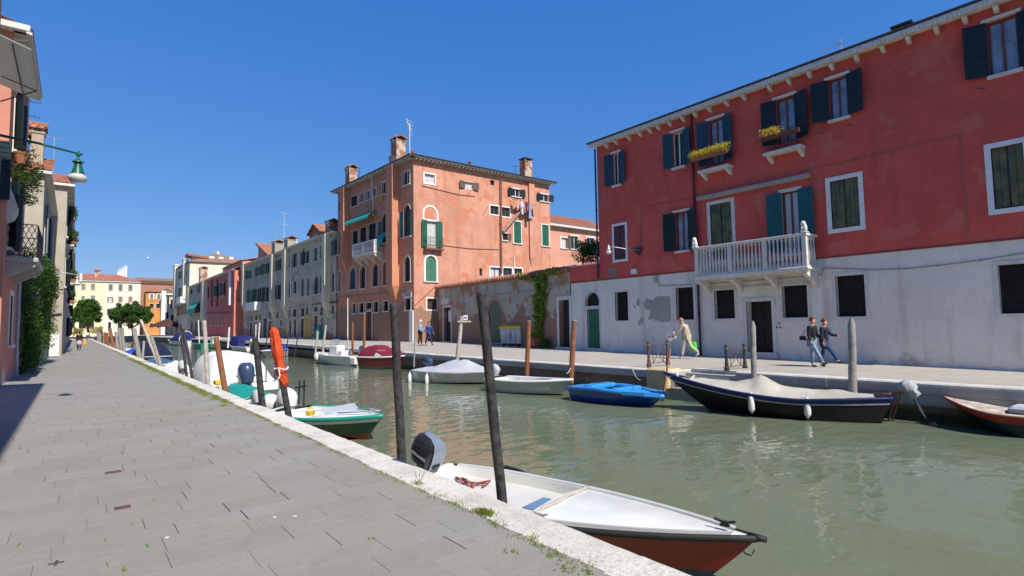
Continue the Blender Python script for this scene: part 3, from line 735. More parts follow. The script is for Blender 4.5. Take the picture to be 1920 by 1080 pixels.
    for u in (u0+.08,lerp(u0,u1,.345),lerp(u0,u1,.66),u1-.08): rl.bbox(u-.09,u+.09,yf-.02,yf+.13,zs+.10,a,.01)
    rl.build('handrail',STONE,so)
    posts=[u0+.08,lerp(u0,u1,.345),lerp(u0,u1,.66),u1-.08]
    prof=[(.045,0),(.045,.04),(.03,.06),(.055,.20),(.05,.32),(.028,.48),(.024,.62),(.042,.66),(.042,.72)]
    H=a-(zs+.10)
    prof=[(r_*1.05,z_/.72*H) for r_,z_ in prof]
    for p,q,n in zip(posts,posts[1:],(9,8,8)):
        for k in range(n):
            u=lerp(p+.13,q-.13,(k+.5)/n); m=MB(FR.M); m.lathe(prof,(u,yf+.05,zs+.10),8); m.build('baluster',STONE,so,smooth='auto')
    for uu in (u0+.05,u1-.05):
        for k in range(3): m=MB(FR.M); m.lathe(prof,(uu,lerp(yf+.2,-.08,(k+.5)/3),zs+.10),8); m.build('baluster',STONE,so,smooth='auto')
    for uu in (u0+.02,u1-.06):    # little stone lions sitting on the corners
        m=MB(FR.M); y=yf+.05; z=b
        m.bbox(uu-.13,uu+.13,y-.1,y+.1,z,z+.05,.01)
        m.lathe([(.06,0),(.10,.05),(.095,.15),(.075,.24),(.05,.30)],(uu+.02,y,z+.05),8,sy=.8)
        m.lathe([(.03,0),(.09,.05),(.10,.11),(.07,.18),(.03,.2)],(uu-.03,y,z+.27),8)
        m.lathe([(.02,0),(.04,.03),(.03,.07)],(uu-.11,y,z+.31),6)
        for sy in (-.05,.05): m.tube([(uu-.05,y+sy,z+.28),(uu-.09,y+sy,z+.07),(uu-.12,y+sy,z+.06)],[.03,.025,.03],6)
        m.build('lion_statue',WHITEP if uu<u0+.5 else STONE,so,smooth=True)
    # ---- lamp on an arm
    l=thing('wall_lamp','small grey bell lamp on a bracket arm on the red wall','wall lamp',FR.pt(FR.uz(1205,470)[0],0,FR.uz(1205,470)[1]),FR.rz)
    u,z=FR.uz(1203,468); ul,zl=FR.uz(1141,462,-1.5)
    m=MB(FR.M); m.prism([(u-.1,0,z-.3),(u+.12,0,z+.1),(u-.5,-.12,z+.1),(u-.5,-.1,z+.02)],(0,-.05,0)); m.box(u-.3,u-.1,-.12,-.05,z+.04,z+.1)
    m.build('bracket',pm('maroon iron',(.07,.03,.05),.5),l)
    m=MB(FR.M); m.tube([(u-.1,-.05,z-.02),(u-.45,-.5,z+.02),(lerp(u,ul,.7),-1.1,z+.1),(ul,-1.5,zl)],[.035,.03,.025,.022],8); m.build('arm',ALU,l,smooth=True)
    m=MB(FR.M); m.lathe([(.03,.12),(.05,.0),(.10,-.12),(.12,-.2)],(ul,-1.5,zl-.03),12); m.build('lamp_hood',ALU,l,smooth=True)
    m=MB(FR.M); m.lathe([(.115,-.2),(.14,-.28),(.10,-.36),(.02,-.38)],(ul,-1.5,zl-.03),12); m.build('lamp_glass',pm('milky glass',(.6,.6,.6),.2,.05,3,0,coat=.5),l,smooth=True)
    # ---- flower boxes
    rr=random.Random(8)
    for (x0,y0,x1,y1,lab,full) in ((1297,300,1364,285,'long flower box full of yellow flowers on the small balcony beside the drainpipe',1),(1428,262,1500,246,'half empty flower box with yellow and pink pots on the small balcony below dark shutters',0)):
        a,z=FR.uz(x0,y0,-.55); b_,_=FR.uz(x1,y1,-.55); 
        fb=thing('flower_box',lab,'flower box',FR.pt((a+b_)/2,-.55,z),FR.rz)
        m=MB(FR.M); m.bbox(a,b_,-.65,-.47,z-.10,z+.06,.01); m.build('trough',pm('terracotta',(.33,.13,.07),.8) if full else WOODR,fb)
        m=MB(FR.M); pts=[]
        for k in range(26 if full else 10):
            pts.append((( (lerp(a,b_,k/25) if full else lerp(a+.1,a+.75,k/9)),-.56,z+.14+.1*rr.random()),.22))
        leaves(m,pts,3000 if full else 900,.055,rr); m.build('flowers',leafmat('yellow flowers' ,(.75,.55,.04),(.45,.42,.06)),fb)
        if not full:
            for k in range(3):
                m=MB(FR.M); u=lerp(a+.2,b_-.9,k/2); m.lathe([(.06,0),(.09,.14),(.1,.15)],(u,-.56,z+.02),10); m.build('flower_pot',pm('pink terracotta',(.50,.20,.14),.8),fb)
red_house()
# ---------------------------------------------------------------- terrace shrubs
def terrace():
    rr=random.Random(21)
    P=lambda x,y,dy:FR.pt(*[FR.uz(x,y,dy)[0],dy,FR.uz(x,y,dy)[1]])
    t=thing('potted_shrub','round dark green shrub growing on the low red terrace','shrub',P(1100,493,1.0))
    m=MB(); pts=[(P(1085+rr.uniform(0,42),452+rr.uniform(3,30),1.0)+Vector((rr.uniform(-.4,.4),rr.uniform(-.2,.2),0)),.32) for _ in range(34)]
    leaves(m,pts,5200,.10,rr); m.build('foliage',leafmat('laurel leaves',(.03,.085,.012),(.06,.15,.02)),t)
    m=MB(); m.tube([P(1093,496,1.),P(1094,482,1.),P(1092,465,1.)],[.06,.05,.03],6); m.build('stem',WOODR,t)
    t=thing('flower_bed','red and yellow flowers in a row along the low terrace wall','flowers',P(1100,495,.4))
    m=MB(); leaves(m,[(P(1081+k*3.1,488+rr.uniform(-3,3),.4),.18) for k in range(15)],900,.08,rr); m.build('leaves',leafmat('terrace leaves',(.05,.09,.02),(.25,.25,.03)),t)
    m=MB(); leaves(m,[(P(1092+k*2.5,487+rr.uniform(-3,3),.36),.14) for k in range(9)],350,.07,rr); m.build('blossom',leafmat('red blossom',(.35,.02,.04),(.5,.04,.06)),t)
terrace()
# ================================================================ GARDEN WALL
FG=Fr((26.5,44.75),(23-26.5,23.62-44.75))
def garden_wall():
    Lw=(Vector((26.5,44.75,0))-Vector((23,23.62,0))).length
    t=thing('garden_wall','old garden wall of peeling plaster and brick with tile coping and two doors','wall',(26.5,44.75,0),FG.rz)
    wm=plaster('peeling wall plaster',(.44,.40,.32),dark=(.26,.23,.18),patch=(.40,.20,.12),pth=.54,brick_below=2.4,brick_amt=-.1,var=.2,streak=.3)
    zl=FG.uz(824,540)[1]; zr=FG.uz(1070,507)[1]
    specs=[dict(name='door',r=(832,577,846,640),dm=pm('dark door',(.02,.02,.028),.5),fw=.2,d=.3),
           dict(name='door',r=(1048,563,1070,651),dm=pm('dark violet door',(.028,.022,.035),.5),fw=.22,d=.35),
           dict(r=(914,564,941,645),rise=1,kind='none',fw=0,sill=False,d=.1,pm_=plaster('greenish infill',(.15,.17,.11),patch=(.22,.12,.09),pth=.6))]
    zm=min(zl,zr)-.6
    facade(t,FG,wm,0,Lw,-.4,zm,specs,d=.3)
    m=MB(FG.M); m.quad((0,0,zm),(Lw,0,zm),(Lw,0,zr),(0,0,zl)); m.quad((Lw,.35,-.4),(0,.35,-.4),(0,.35,zl),(Lw,.35,zr)); m.quad((0,0,zl),(Lw,0,zr),(Lw,.35,zr),(0,.35,zl)); m.build('wall_top',wm,t)
    # tile coping: real half round tiles laid across
    m=MB(FG.M); n=int(Lw/.40)
    m.prism([(0,-.10,zl-.10),(0,.5,zl+.04),(0,.5,zl+.16),(0,-.10,zl-.04)],(Lw,0,zr-zl))
    for i in range(n+1):
        u=lerp(.05,Lw-.1,i/n); z=lerp(zl,zr,i/n)+.03+.02*random.random(); m.tube([(u,-.24,z-.02),(u,.15,z+.13),(u,.55,z+.24)],[.155,.13,.11],8)
    m.build('tile_coping',TILE,t)
    # brick arch over the blind doorway
    r=FG.rect((914,564,941,645)); m=MB(FG.M); ring(m,r[0],r[1],r[3]-.9,r[3],.3,-.02,.04,(r[1]-r[0])/2,bottom=False); m.build('brick_arch',brickmat('arch brick'),t)
    # shrine niche and notices
    r=FG.rect((830,541,838,559)); m=MB(FG.M); ring(m,r[0],r[1],r[2],r[3],.1,-.08,0,(r[1]-r[0])/2); m.lathe([(.14,0),(.18,.3),(.12,.6),(.14,.75),(.06,.85)],((r[0]+r[1])/2,-.06,r[2]),8,sy=.4); m.build('niche_figure',STONE,t)
    for (a,nm) in (((828,561,842,570),'plaque'),((837,582,846,603),'notice'),((914.5,591,917,615),'white_strip')):
        r=FG.rect(a); m=MB(FG.M)
        if nm=='notice': m.box(r[0],r[1],.2,.22,r[2],r[3])
        else: m.box(r[0],r[1],-.05,-.001,r[2],r[3])
        m.build(nm,WHITEP if nm!='plaque' else STONE,t)
    m=MB(FG.M); P=[FG.uz(x,y) for x,y in ((905,553),(940,552),(975,547),(1005,545),(1038,537),(1070,531))]; m.tube([(u,-.04,z) for u,z in P],.02,5); m.build('cable',pm('pale cable',(.4,.4,.38),.7),t)
    # climber with pot
    rr=random.Random(31)
    c=thing('climbing_plant','bright green climber growing up the old wall out of a terracotta box','climbing plant',FG.pt(FG.uz(1016,648)[0],-.35,.15),FG.rz)
    m=MB(FG.M); pts=[]
    for (x,y,s) in [(1017,530,10),(1017,540,12),(1018,550,11),(1016,560,12),(1016,570,13),(1017,580,11),(1015,590,12),(1016,600,10),(1015,610,7),(1014,620,6),(1012,630,10)]:
        for _ in range(7):
            u,z=FG.uz(x+rr.uniform(-s,s)*.75,y+rr.uniform(-5,5)); pts.append(((u,-.12-.1*rr.random(),z),.24))
    for (x,y) in [(980,518),(990,519),(1000,521),(1008,516),(1024,514),(1035,510),(1043,508),(1050,510),(1020,519),(1016,524)]:
        for _ in range(3): u,z=FG.uz(x+rr.uniform(-4,4),y+rr.uniform(-3,3)); pts.append(((u,-.12,z),.24))
    leaves(m,pts,5200,.16,rr); m.build('foliage',leafmat('bright climber leaves',(.09,.19,.02),(.26,.36,.05)),c)
    m=MB(FG.M); P=[FG.uz(x,y) for x,y in ((1014,636),(1013,615),(1018,590),(1015,560),(1018,530),(1030,512))]; m.tube([(u,-.1,z) for u,z in P],.035,6); m.build('stem',WOODR,c)
    m=MB(FG.M); u,_=FG.uz(1015,640); zg=rqz(23.9,28); m.bbox(u-.28,u+.28,-.75,-.2,zg+.08,zg+.62,.03); m.box(u-.32,u+.32,-.79,-.16,zg+.56,zg+.63)
    m.box(u-.3,u+.3,-.77,-.18,zg,zg+.06); m.build('planter',pm('terracotta',(.33,.13,.07),.8),c)
    c=thing('small_bush','small green bush on the ground beside the terracotta planter','bush',FG.pt(FG.uz(1030,650)[0],-.35,zg))
    m=MB(FG.M); u,_=FG.uz(1031,648); leaves(m,[((u+rr.uniform(-.2,.2),-.35,zg+.15+rr.uniform(0,.35)),.2) for _ in range(12)],700,.11,rr); m.build('foliage',leafmat('bush leaves',(.03,.10,.012),(.10,.22,.03)),c)
garden_wall()
# ================================================================ ORANGE HOUSE
OC=(24.0,44.8); OF=(23.3,61.6)
FO=Fr(OF,(OC[0]-OF[0],OC[1]-OF[1])); FOS=Fr(OC,(1,.0))
def orange_house():
    t=thing('orange_house','tall four storey house of faded orange plaster with a teal awning and brick base','house',(OF[0],OF[1],0),FO.rz)
    wf=plaster('orange front plaster',(.58,.26,.16),dark=(.38,.15,.09),patch=(.50,.19,.11),pth=.56,brick_below=3.3,brick_amt=.5,streak=.35)
    ws=plaster('orange side plaster',(.56,.275,.19),dark=(.38,.17,.11),patch=(.52,.21,.13),pth=.55,brick_below=3.2,brick_amt=.4,streak=.55,var=.17)
    L=(Vector(OC+(0,))-Vector(OF+(0,))).length; H=17.1; W=16.75
    sh=dict(fw=.09); D=DARK; A=dict(fw=.1,rise=1)
    fs=[dict(r=(630,383,638.5,397),fw=0,pm_=SHN,sill=True,cm=SHN),dict(r=(658,370,670,385),fw=.08,cm=SHB),
        dict(r=(675,364,683,378),fw=.07,cm=WHITEP),dict(r=(687,359,695,373),fw=.07,cm=WHITEP),dict(r=(698,354,706,368),fw=.07,cm=WHITEP),
        dict(r=(716,343,727,361),fw=.1,cm=WHITEP),dict(r=(755,324,768,344),fw=.1,cm=WHITEP),
        dict(r=(661,434,671,456),fw=.05,pm_=D,sill=False,cm=SHN),dict(r=(675,428,687,456),fw=.05,pm_=D,sill=False,cm=SHN),dict(r=(691,421,705,452),fw=.05,pm_=D,sill=False,cm=SHN),
        dict(r=(715,402,729,453),kind='open',sm=SHT,pm_=SHN,sw=.4,**A),dict(r=(757,386,769,442),kind='open',sm=SHT,sw=.5,cm=SHT,**A),
        dict(r=(632,434,640,476),pm_=SHN,**A),
        dict(r=(655,503,667,542),pm_=SHB,**A),dict(r=(675,499,685,540),pm_=SHN,**A),dict(r=(698,495,709,536),pm_=SHN,**A),dict(r=(718,490,728,534),pm_=SHN,**A),
        dict(r=(758,482,769,527),pm_=D,**A),dict(r=(632,508,639,546),pm_=SHB,**A),
        dict(r=(661,570,667,587),fw=.1,pm_=D),dict(r=(674,569,682,586),fw=.08,pm_=D,bars=1),dict(r=(686,568,697,579),fw=.08,pm_=D,sill=False),dict(r=(701,566,709,585),fw=.08,pm_=D,bars=1),
        dict(r=(719,565,728,583),fw=.1,pm_=D,bars=1),dict(r=(760,560,770,581),fw=.1,pm_=D,bars=1),
        dict(name='door',r=(686,585,697,638),dm=pm('brown entrance door',(.13,.055,.03),.6,.3),fw=.1,d=.25)]
    facade(t,FO,wf,0,L,-.5,H,fs,d=.22)
    ss=[dict(r=(796,325,815,345),fw=.14,cm=WHITEP,sill=False,fm=WHITEP,curtain=CURT),
        dict(r=(871,340,886,356),kind='open',fw=.05,sm=SHBR,cm=CREAMW,curtain=CURT,sw=.68,sill=False),
        dict(r=(919,337,927,348),fw=0,pm_=D,sill=False),
        dict(r=(960,353,975,370),kind='open',fw=.1,sm=SHN,sw=.62,fm=WHITEP,cm=WHITEP),dict(r=(1013,363,1029,379),kind='open',fw=.1,fm=WHITEP,sm=SHN,sw=.6,cm=WHITEP),
        dict(r=(800,413,818,464),kind='open',fw=.05,sm=SHG,sw=.6,cm=CREAMW,curtain=CURT,sill=False),
        dict(r=(919,385,935,403),fw=.12,cm=SHBR,fm=WHITEP,sill=False),dict(r=(941,388,956,407),fw=.12,cm=SHBR,fm=WHITEP,sill=False),
        dict(r=(963,415,977,457),kind='closed',fw=.12,sm=SHG),dict(r=(1016,421,1030,462),kind='closed',fw=.12,sm=SHG),
        dict(r=(942,437,951,451),kind='right',fw=.08,sm=SHBR,sw=.45,fm=WHITEP),
        dict(r=(798,479,818,528),kind='closed',fw=.18,rise=1,sm=pm('sea green shutter',(.06,.17,.11),.6,.25,4,.2),fm=WHITEP),
        dict(r=(919,501,939,520),fw=.13,cm=SHBR,fm=WHITEP,sill=False,curtain=CURT),dict(r=(943,502,960,521),fw=.13,cm=SHBR,fm=WHITEP,sill=False),dict(r=(964,503,979,521),fw=.13,cm=SHBR,fm=WHITEP,sill=False),
        dict(r=(899,503,904,518),fw=0,pm_=D,sill=False),
        dict(r=(801,560,819,580),fw=.16,bars=1,fm=STONE,sill=False,pm_=pm('brown glass',(.09,.06,.045),.4,.3))]
    facade(t,FOS,ws,0,W,-.5,H,ss,d=.2)
    m=MB(FOS.M); m.box(W-.25,W,.002,14,-.5,H); m.M=FO.M; m.box(.002,.25,.01,14,-.5,H)
    m.build('end_wall',ws,t)
    # hipped roof with tile sheets
    o=.55; z=H+.12
    A_=FO.pt(-o,-o,z); B_=Vector((OC[0]-o,OC[1]-o,z)); C_=Vector((OC[0]+W+o,OC[1]-o,z)); D_=Vector((OC[0]+W+o,OF[1]+o,z))
    R1=Vector((OC[0]+6,OC[1]+8,z+1.9)); R2=Vector((OC[0]+W-6,OC[1]+8,z+1.9))
    def tri_tiles(mb,P,Q,RR,S_,n,m_):
        rows=[]
        for j in range(m_+1):
            a=P.lerp(S_,j/m_); b=Q.lerp(RR,j/m_); row=[]
            for i in range(n*4+1): row.append(a.lerp(b,i/(n*4))+Vector((0,0,.06*(.5-.5*math.cos(i*math.pi/2)))))
            rows.append(row)
        mb.grid(rows)
    r=MB(); tri_tiles(r,B_,C_,R2,R1,62,10); tri_tiles(r,A_,B_,R1,FO.pt(6,8,z+1.9),62,10); r.poly([C_,D_,R2+Vector((0,3,0)),R2]); r.poly([R1,R2,R2+Vector((0,3,0)),FO.pt(6,8,z+1.9)])
    r.poly([A_,FO.pt(6,8,z+1.9),R2+Vector((0,3,0)),D_])
    ro=r.build('roof',tilemat('weathered roof tiles',(.30,.18,.12)),t)
    for FF,u1 in ((FO,L),(FOS,W)):
        c=MB(FF.M); c.box(-o*.9 if FF is FO else -.0,u1+ (0 if FF is FO else o),-o,-.0,H,H+.06); c.box(-o,u1+ o,-o-.05,-o,H-.0,H+.13)
        n=int(u1/.42)
        for i in range(n+1): u=lerp(.1,u1-.1,i/n); c.box(u-.06,u+.06,-o*.85,0,H-.17,H-.001)
        c.build('cornice',pm('grey white cornice',(.48,.46,.42),.8,.2,6,.3),ro)
        g=MB(FF.M); g.tube([(-o,-o-.1,H+.14),(u1+o,-o-.1,H+.14)],.06,6); g.build('gutter',IRON,ro)
    # chimney breasts on the front
    bm=plaster('orange breast plaster',(.56,.25,.15),dark=(.40,.17,.10))
    for x0,x1,yb,yt in ((645,651,515,330),(731,743,567,310)):
        a,zb=FO.uz(x0+4,yb,-.3); ua,_=FO.uz(x0,430,-.3); ub,_=FO.uz(x1,430,-.3); breast(t,FO,ua,max(ub,ua+.8),H,zb,bm,.75,1.7)
    ua,_=FOS.uz(991,430); ub,_=FOS.uz(1001,430); zb=FOS.uz(995,500)[1]; breast(t,FOS,ua,ub,H,zb,ws,.22,1.2)
    def topz(x,y,D): return gD(x,y,D).z
    c0=FO.pt(FO.uz(738,300)[0],.5,0); chimney(t,(c0.x,c0.y),1.15,1.0,H-.3,FO.uz(742,262,.5)[1],rz=FO.rz,parent=ro)
    c0=FO.pt(FO.uz(649,330)[0]+.2,.5,0); chimney(t,(c0.x,c0.y),1.1,.9,H-.3,FO.uz(649,318,.5)[1],rz=FO.rz,parent=ro)
    c0=FOS.pt(FOS.uz(993,320)[0],.6,0); chimney(t,(c0.x,c0.y),1.0,.9,H-.3,FOS.uz(993,300,.6)[1],cap='flat',parent=ro)
    c0=FO.pt(FO.uz(722,300)[0]-.3,1.6,0); chimney(t,(c0.x,c0.y),1.3,1.2,H,H+1.9,mat=WOODR,rz=FO.rz,parent=ro)
    m=MB(); p=FOS.pt(.35,.9,0); m.lathe([(.3,H+.2),(.3,H+.7),(.2,H+.9),(.02,H+.95)],(p.x,p.y,0),10); m.build('red_vent',pm('red metal',(.25,.03,.02),.5),ro)
    m=MB(); p=FOS.pt(7.2,1.5,0); m.lathe([(.12,H+.2),(.12,H+1.1),(.2,H+1.15),(.05,H+1.35)],(p.x,p.y,0),8); m.build('roof_vent',WOODR,ro)
    m=MB(); p=FOS.pt(-.1,.5,H+.2); z1=FOS.uz(771,226,.5)[1]
    m.tube([p,(p.x,p.y,z1-.3)],.035,6); 
    for k in range(5): 
        zz=z1-.2-.32*k; m.tube([(p.x-.5+.12*k,p.y,zz+.25),(p.x+.35,p.y,zz)],.022,4); m.tube([(p.x-.1,p.y-.3,zz+.1),(p.x-.1,p.y+.3,zz+.1)],.018,4)
    m.tube([(p.x-.35,p.y,z1),(p.x+.1,p.y,z1-.9)],.03,5); m.build('antenna',WHITEP,ro)
    m=MB(); p=FO.pt(FO.uz(658,345)[0],1,H); m.tube([p,p+Vector((0,0,2.4))],.03,5); m.tube([p+Vector((-.1,-.4,.8)),p+Vector((.1,.4,.9))],.02,4); m.build('antenna',IRON,ro)
    m=MB(); p=FOS.pt(FOS.uz(966,320,2)[0],2,H); m.tube([p,p+Vector((0,0,2.2))],.02,5); m.tube([p+Vector((-.5,0,1.9)),p+Vector((.5,0,2.0))],.02,4); m.build('antenna',IRON,ro)
    # balcony with teal awnings
    yf=-1.0; u0,z0=FO.uz(660,483,yf); u1,_=FO.uz(701,470,yf); zr=FO.uz(662,459,yf)[1]; zs=zr-1.15
    s=MB(FO.M); s.bbox(u0,u1,yf,0,zs-.2,zs,.03); 
    for k in range(4):
        u=lerp(u0+.1,u1-.25,k/3); s.prism([(u,0,zs-.2),(u,yf+.1,zs-.2),(u,yf+.15,zs-.4),(u,-.35,zs-.75),(u,0,zs-1.0)],(.16,0,0))
    so=s.build('balcony',STONE,t)
    g=MB(FO.M)
    for bx in ((u0,u1,yf,yf+.14),(u0,u0+.14,yf,0),(u1-.14,u1,yf,0)): g.box(bx[0],bx[1],bx[2],bx[3],zr-.1,zr)
    g.build('handrail',STONE,so)
    prof=[(.06,0),(.04,.1),(.075,.35),(.04,.7),(.06,1.05)]
    for k in range(15):
        u=lerp(u0+.1,u1-.1,k/14)
        m=MB(FO.M)
        if k%7==0: m.box(u-.1,u+.1,yf,yf+.13,zs,zr-.1); m.build('balustrade_pier',STONE,so)
        else: m.lathe(prof,(u,yf+.07,zs),6); m.build('baluster',STONE,so)
    for k in range(4): m=MB(FO.M); m.lathe(prof,(u1-.07,lerp(yf+.25,-.1,k/3),zs),6); m.build('baluster',STONE,so)
    teal=pm('teal awning cloth',(.03,.30,.24),.7,.2,3,.2,8)
    a,_=FO.uz(662,430); b,_=FO.uz(707,415); zt=FO.uz(664,420)[1]
    m=MB(FO.M); rows=[]
    for k in range(7):
        y=-1.0*k/6; rows.append([(lerp(a,b,i/12),y-.02,zt+.75-.75*k/6-.03*abs(math.sin(i*1.7))) for i in range(13)])
    rows.append([(lerp(a,b,i/12),-1.02,zt-.28-.06*(i%2)) for i in range(13)])
    m.grid(rows); m.build('awning',teal,t,smooth=True)
    r=FO.rect((714,438,729,456)); m=MB(FO.M); m.grid([[(r[0]-.1,-.05,r[3]),(r[1]+.1,-.05,r[3])],[(r[0]-.1,-.7,lerp(r[2],r[3],.3)),(r[1]+.1,-.7,lerp(r[2],r[3],.3))],[(r[0]-.1,-.72,r[2]-.15),(r[1]+.1,-.72,r[2]-.15)]]); m.build('awning',teal,t)
    # little iron balcony with green rails on the side
    r=FOS.rect((793,437,828,465)); z0=FOS.uz(800,466)[1]
    s=MB(FOS.M); s.box(r[0],r[1],-.45,0,z0-.14,z0); so=s.build('balcony',pm('brown slab',(.16,.07,.05),.8),t)
    g=MB(FOS.M); gm=pm('green iron rail',(.03,.10,.07),.5)
    for k in range(15):
        u=lerp(r[0]+.03,r[1]-.03,k/14); g.box(u-.012,u+.012,-.44,-.42,z0,z0+1.0)
    g.box(r[0],r[1],-.45,-.41,z0+1.0,z0+1.04); g.box(r[0],r[0]+.03,-.42,0,z0+1,z0+1.04); g.box(r[1]-.03,r[1],-.42,0,z0+1,z0+1.04); g.build('railing',gm,so)
    # blind arch over that window
    r=FOS.rect((795,386,819,413)); m=MB(FOS.M); ring(m,r[0],r[1],r[2],r[3],.16,-.04,.0,(r[1]-r[0])/2,bottom=True); m.build('blind_arch',WHITEP,t)
    # pipes, flue, brackets
    P=lambda l,F_=FOS:[F_.uz(x,y) for x,y in l]
    pipe(t,FOS,P([(938,338),(938,420),(939,512)]),.13,pm('rusty pipe',(.20,.09,.06),.7,.3,3))
    pipe(t,FOS,P([(941,435),(972,398)]),.16,pm('old flue',(.30,.19,.14),.7,.3,3),'flue',-.2)
    pipe(t,FOS,P([(963,503),(963,480)]),.05,WHITEP,'flue')
    wire=pm('wall wire',(.22,.13,.10),.7)
    for l in ([(790,348),(860,365),(890,368)],[(829,460),(880,466),(935,468)],[(778,572),(818,535)],[(905,405),(914,387)]): pipe(t,FOS,P(l),.03,wire,'cable',-.04)
    pipe(t,FO,P([(702,326),(703,360),(705,405)],FO),.04,WHITEP,'rope',-.3)
    m=MB(FO.M); u,z=FO.uz(714,372,-.3); m.lathe([(.05,0),(.16,.1),(.12,.55),(.04,.65)],(u,-.3,z-.3),8); m.build('hanging_bucket',pm('yellow plastic',(.6,.4,.03),.4),t)
    r=FO.rect((756,549,772,557)); m=MB(FO.M); m.box(r[0],r[1],-.04,-.001,r[2],r[3]); m.build('street_sign',WHITEP,t)
    m=MB(FO.M); 
    for k in range(2):
        z=lerp(r[2],r[3],.30+.38*k)
        for i in range(9):
            u=lerp(r[0]+.15,r[1]-.2,i/9); m.box(u,u+.13,-.045,-.04,z,z+.06+.05*(i%2))
    m.build('sign_lettering',IRON,t)
    m=MB(FO.M); r=FO.rect((633,537,770,548)); 
    pipe(t,FO,P([(636,557),(700,552),(773,545)],FO),.035,pm('grey cable',(.27,.27,.27),.7),'cable',-.05)
    r=FO.rect((770.5,590,774,640)); m=MB(FO.M); m.bbox(L-.7,L-.05,-.12,-.002,.2,3.1,.02); m.build('notice_board',WHITEP,t)
orange_house()
def annex():
    F=Fr((40.9,50.0),(1,0)); t=thing('pink_annex','low pink wing with a red tiled roof behind the orange house','house',(40.9,50,0),F.rz)
    zE=F.uz(1060,425)[1]
    facade(t,F,plaster('pink plaster',(.60,.30,.22)),-1.5,14,0,zE,[dict(r=(1052,445,1063,466),kind='right',fw=.14,fm=WHITEP,sm=SHBR,sw=.5,curtain=CURT),dict(r=(1070,442,1085,468),kind='left',fw=.14,fm=WHITEP,sm=SHBR,sw=.5,cm=WHITEP),dict(r=(1100,445,1115,470),fw=.14,fm=WHITEP,cm=WHITEP)])
    m=MB(F.M); m.box(-1.5,14,.24,9,0,zE-.01); m.build('side_wall',plaster('pink plaster',(.6,.3,.22)),t)
    m=MB(F.M); o=.5; tiles(m,(-2,-o,zE+.1),(16.5,0,0),(3,6,2.6),0,0); m.build('roof',TILE,t)
    c=MB(F.M); c.box(-1.5,14.5,-o-.04,0,zE-.15,zE+.08); c.build('cornice',STONE,t)
annex()
def laundry():
    t=thing('laundry_line','mixed pale and dark laundry hanging from a line under an upper window','laundry',FOS.pt(FOS.uz(985,375)[0],-.6,FOS.uz(985,375)[1]),FOS.rz)
    m=MB(FOS.M); a=FOS.uz(963,374,-.5); b=FOS.uz(1003,386,-.5)
    for y in (-.5,-.8): m.tube([(a[0],y,a[1]),(b[0],y,b[1])],.012,4)
    for q in (a,b): m.tube([(q[0],0,q[1]),(q[0],-.9,q[1])],.02,4)
    m.build('line',IRON,t); rr=random.Random(2)
    cols=[(.5,.25,.16),(.55,.3,.2),(.42,.42,.55),(.5,.5,.62),(.55,.55,.65),(.04,.03,.07),(.05,.03,.08),(.25,.32,.5),(.35,.2,.3)]
    for k in range(11):
        u=lerp(a[0]+.1,b[0]-.1,k/10); z=lerp(a[1],b[1],k/10); w_=rr.uniform(.22,.4); h=rr.uniform(.8,1.6) if k>3 else rr.uniform(.5,.9)
        c=MB(FOS.M); rows=[[(u+w_*(i/4-.5),-.5-.05*math.sin(i*2+j+k)-.3*(k%2),z-h*j/4) for i in range(5)] for j in range(5)]
        c.grid(rows); c.build('cloth',pm('cloth %d'%(k%9),cols[k%9],.8,.15),t,smooth=True)
laundry()
# ================================================================ ROW OF HOUSES ON THE RIGHT BANK
GA=(22.7,103.6); GB=(23.25,61.75)
FGY=Fr(GA,(GB[0]-GA[0],GB[1]-GA[1])); LG=(Vector(GB+(0,))-Vector(GA+(0,))).length
def dormer(bt,F,u0,u1,y0,y1,z0,z1,mat,gable=True,tm=None,parent=None):
    m=MB(F.M); m.box(u0,u1,y0,y1,z0,z1); o=m.build('dormer',mat,parent or bt)
    r=MB(F.M); c=(u0+u1)/2; h=(u1-u0)*.28
    r.prism([(u0-.25,y0-.3,z1-.02),(c,y0-.3,z1+h),(u1+.25,y0-.3,z1-.02),(u1+.25,y0-.3,z1+.1),(c,y0-.3,z1+h+.16),(u0-.25,y0-.3,z1+.1)],(0,y1-y0+.5,0)) if gable else r.prism([(u0-.2,y0-.2,z1),(u1+.2,y0-.2,z1),(u1+.2,y1,z1+.7),(u0-.2,y1,z1+.7)],(0,0,.12))
    if gable: r.poly([(u0,y0,z1),(u1,y0,z1),(c,y0,z1+h)])
    r.build('dormer_roof',tm or TILE,o); return o
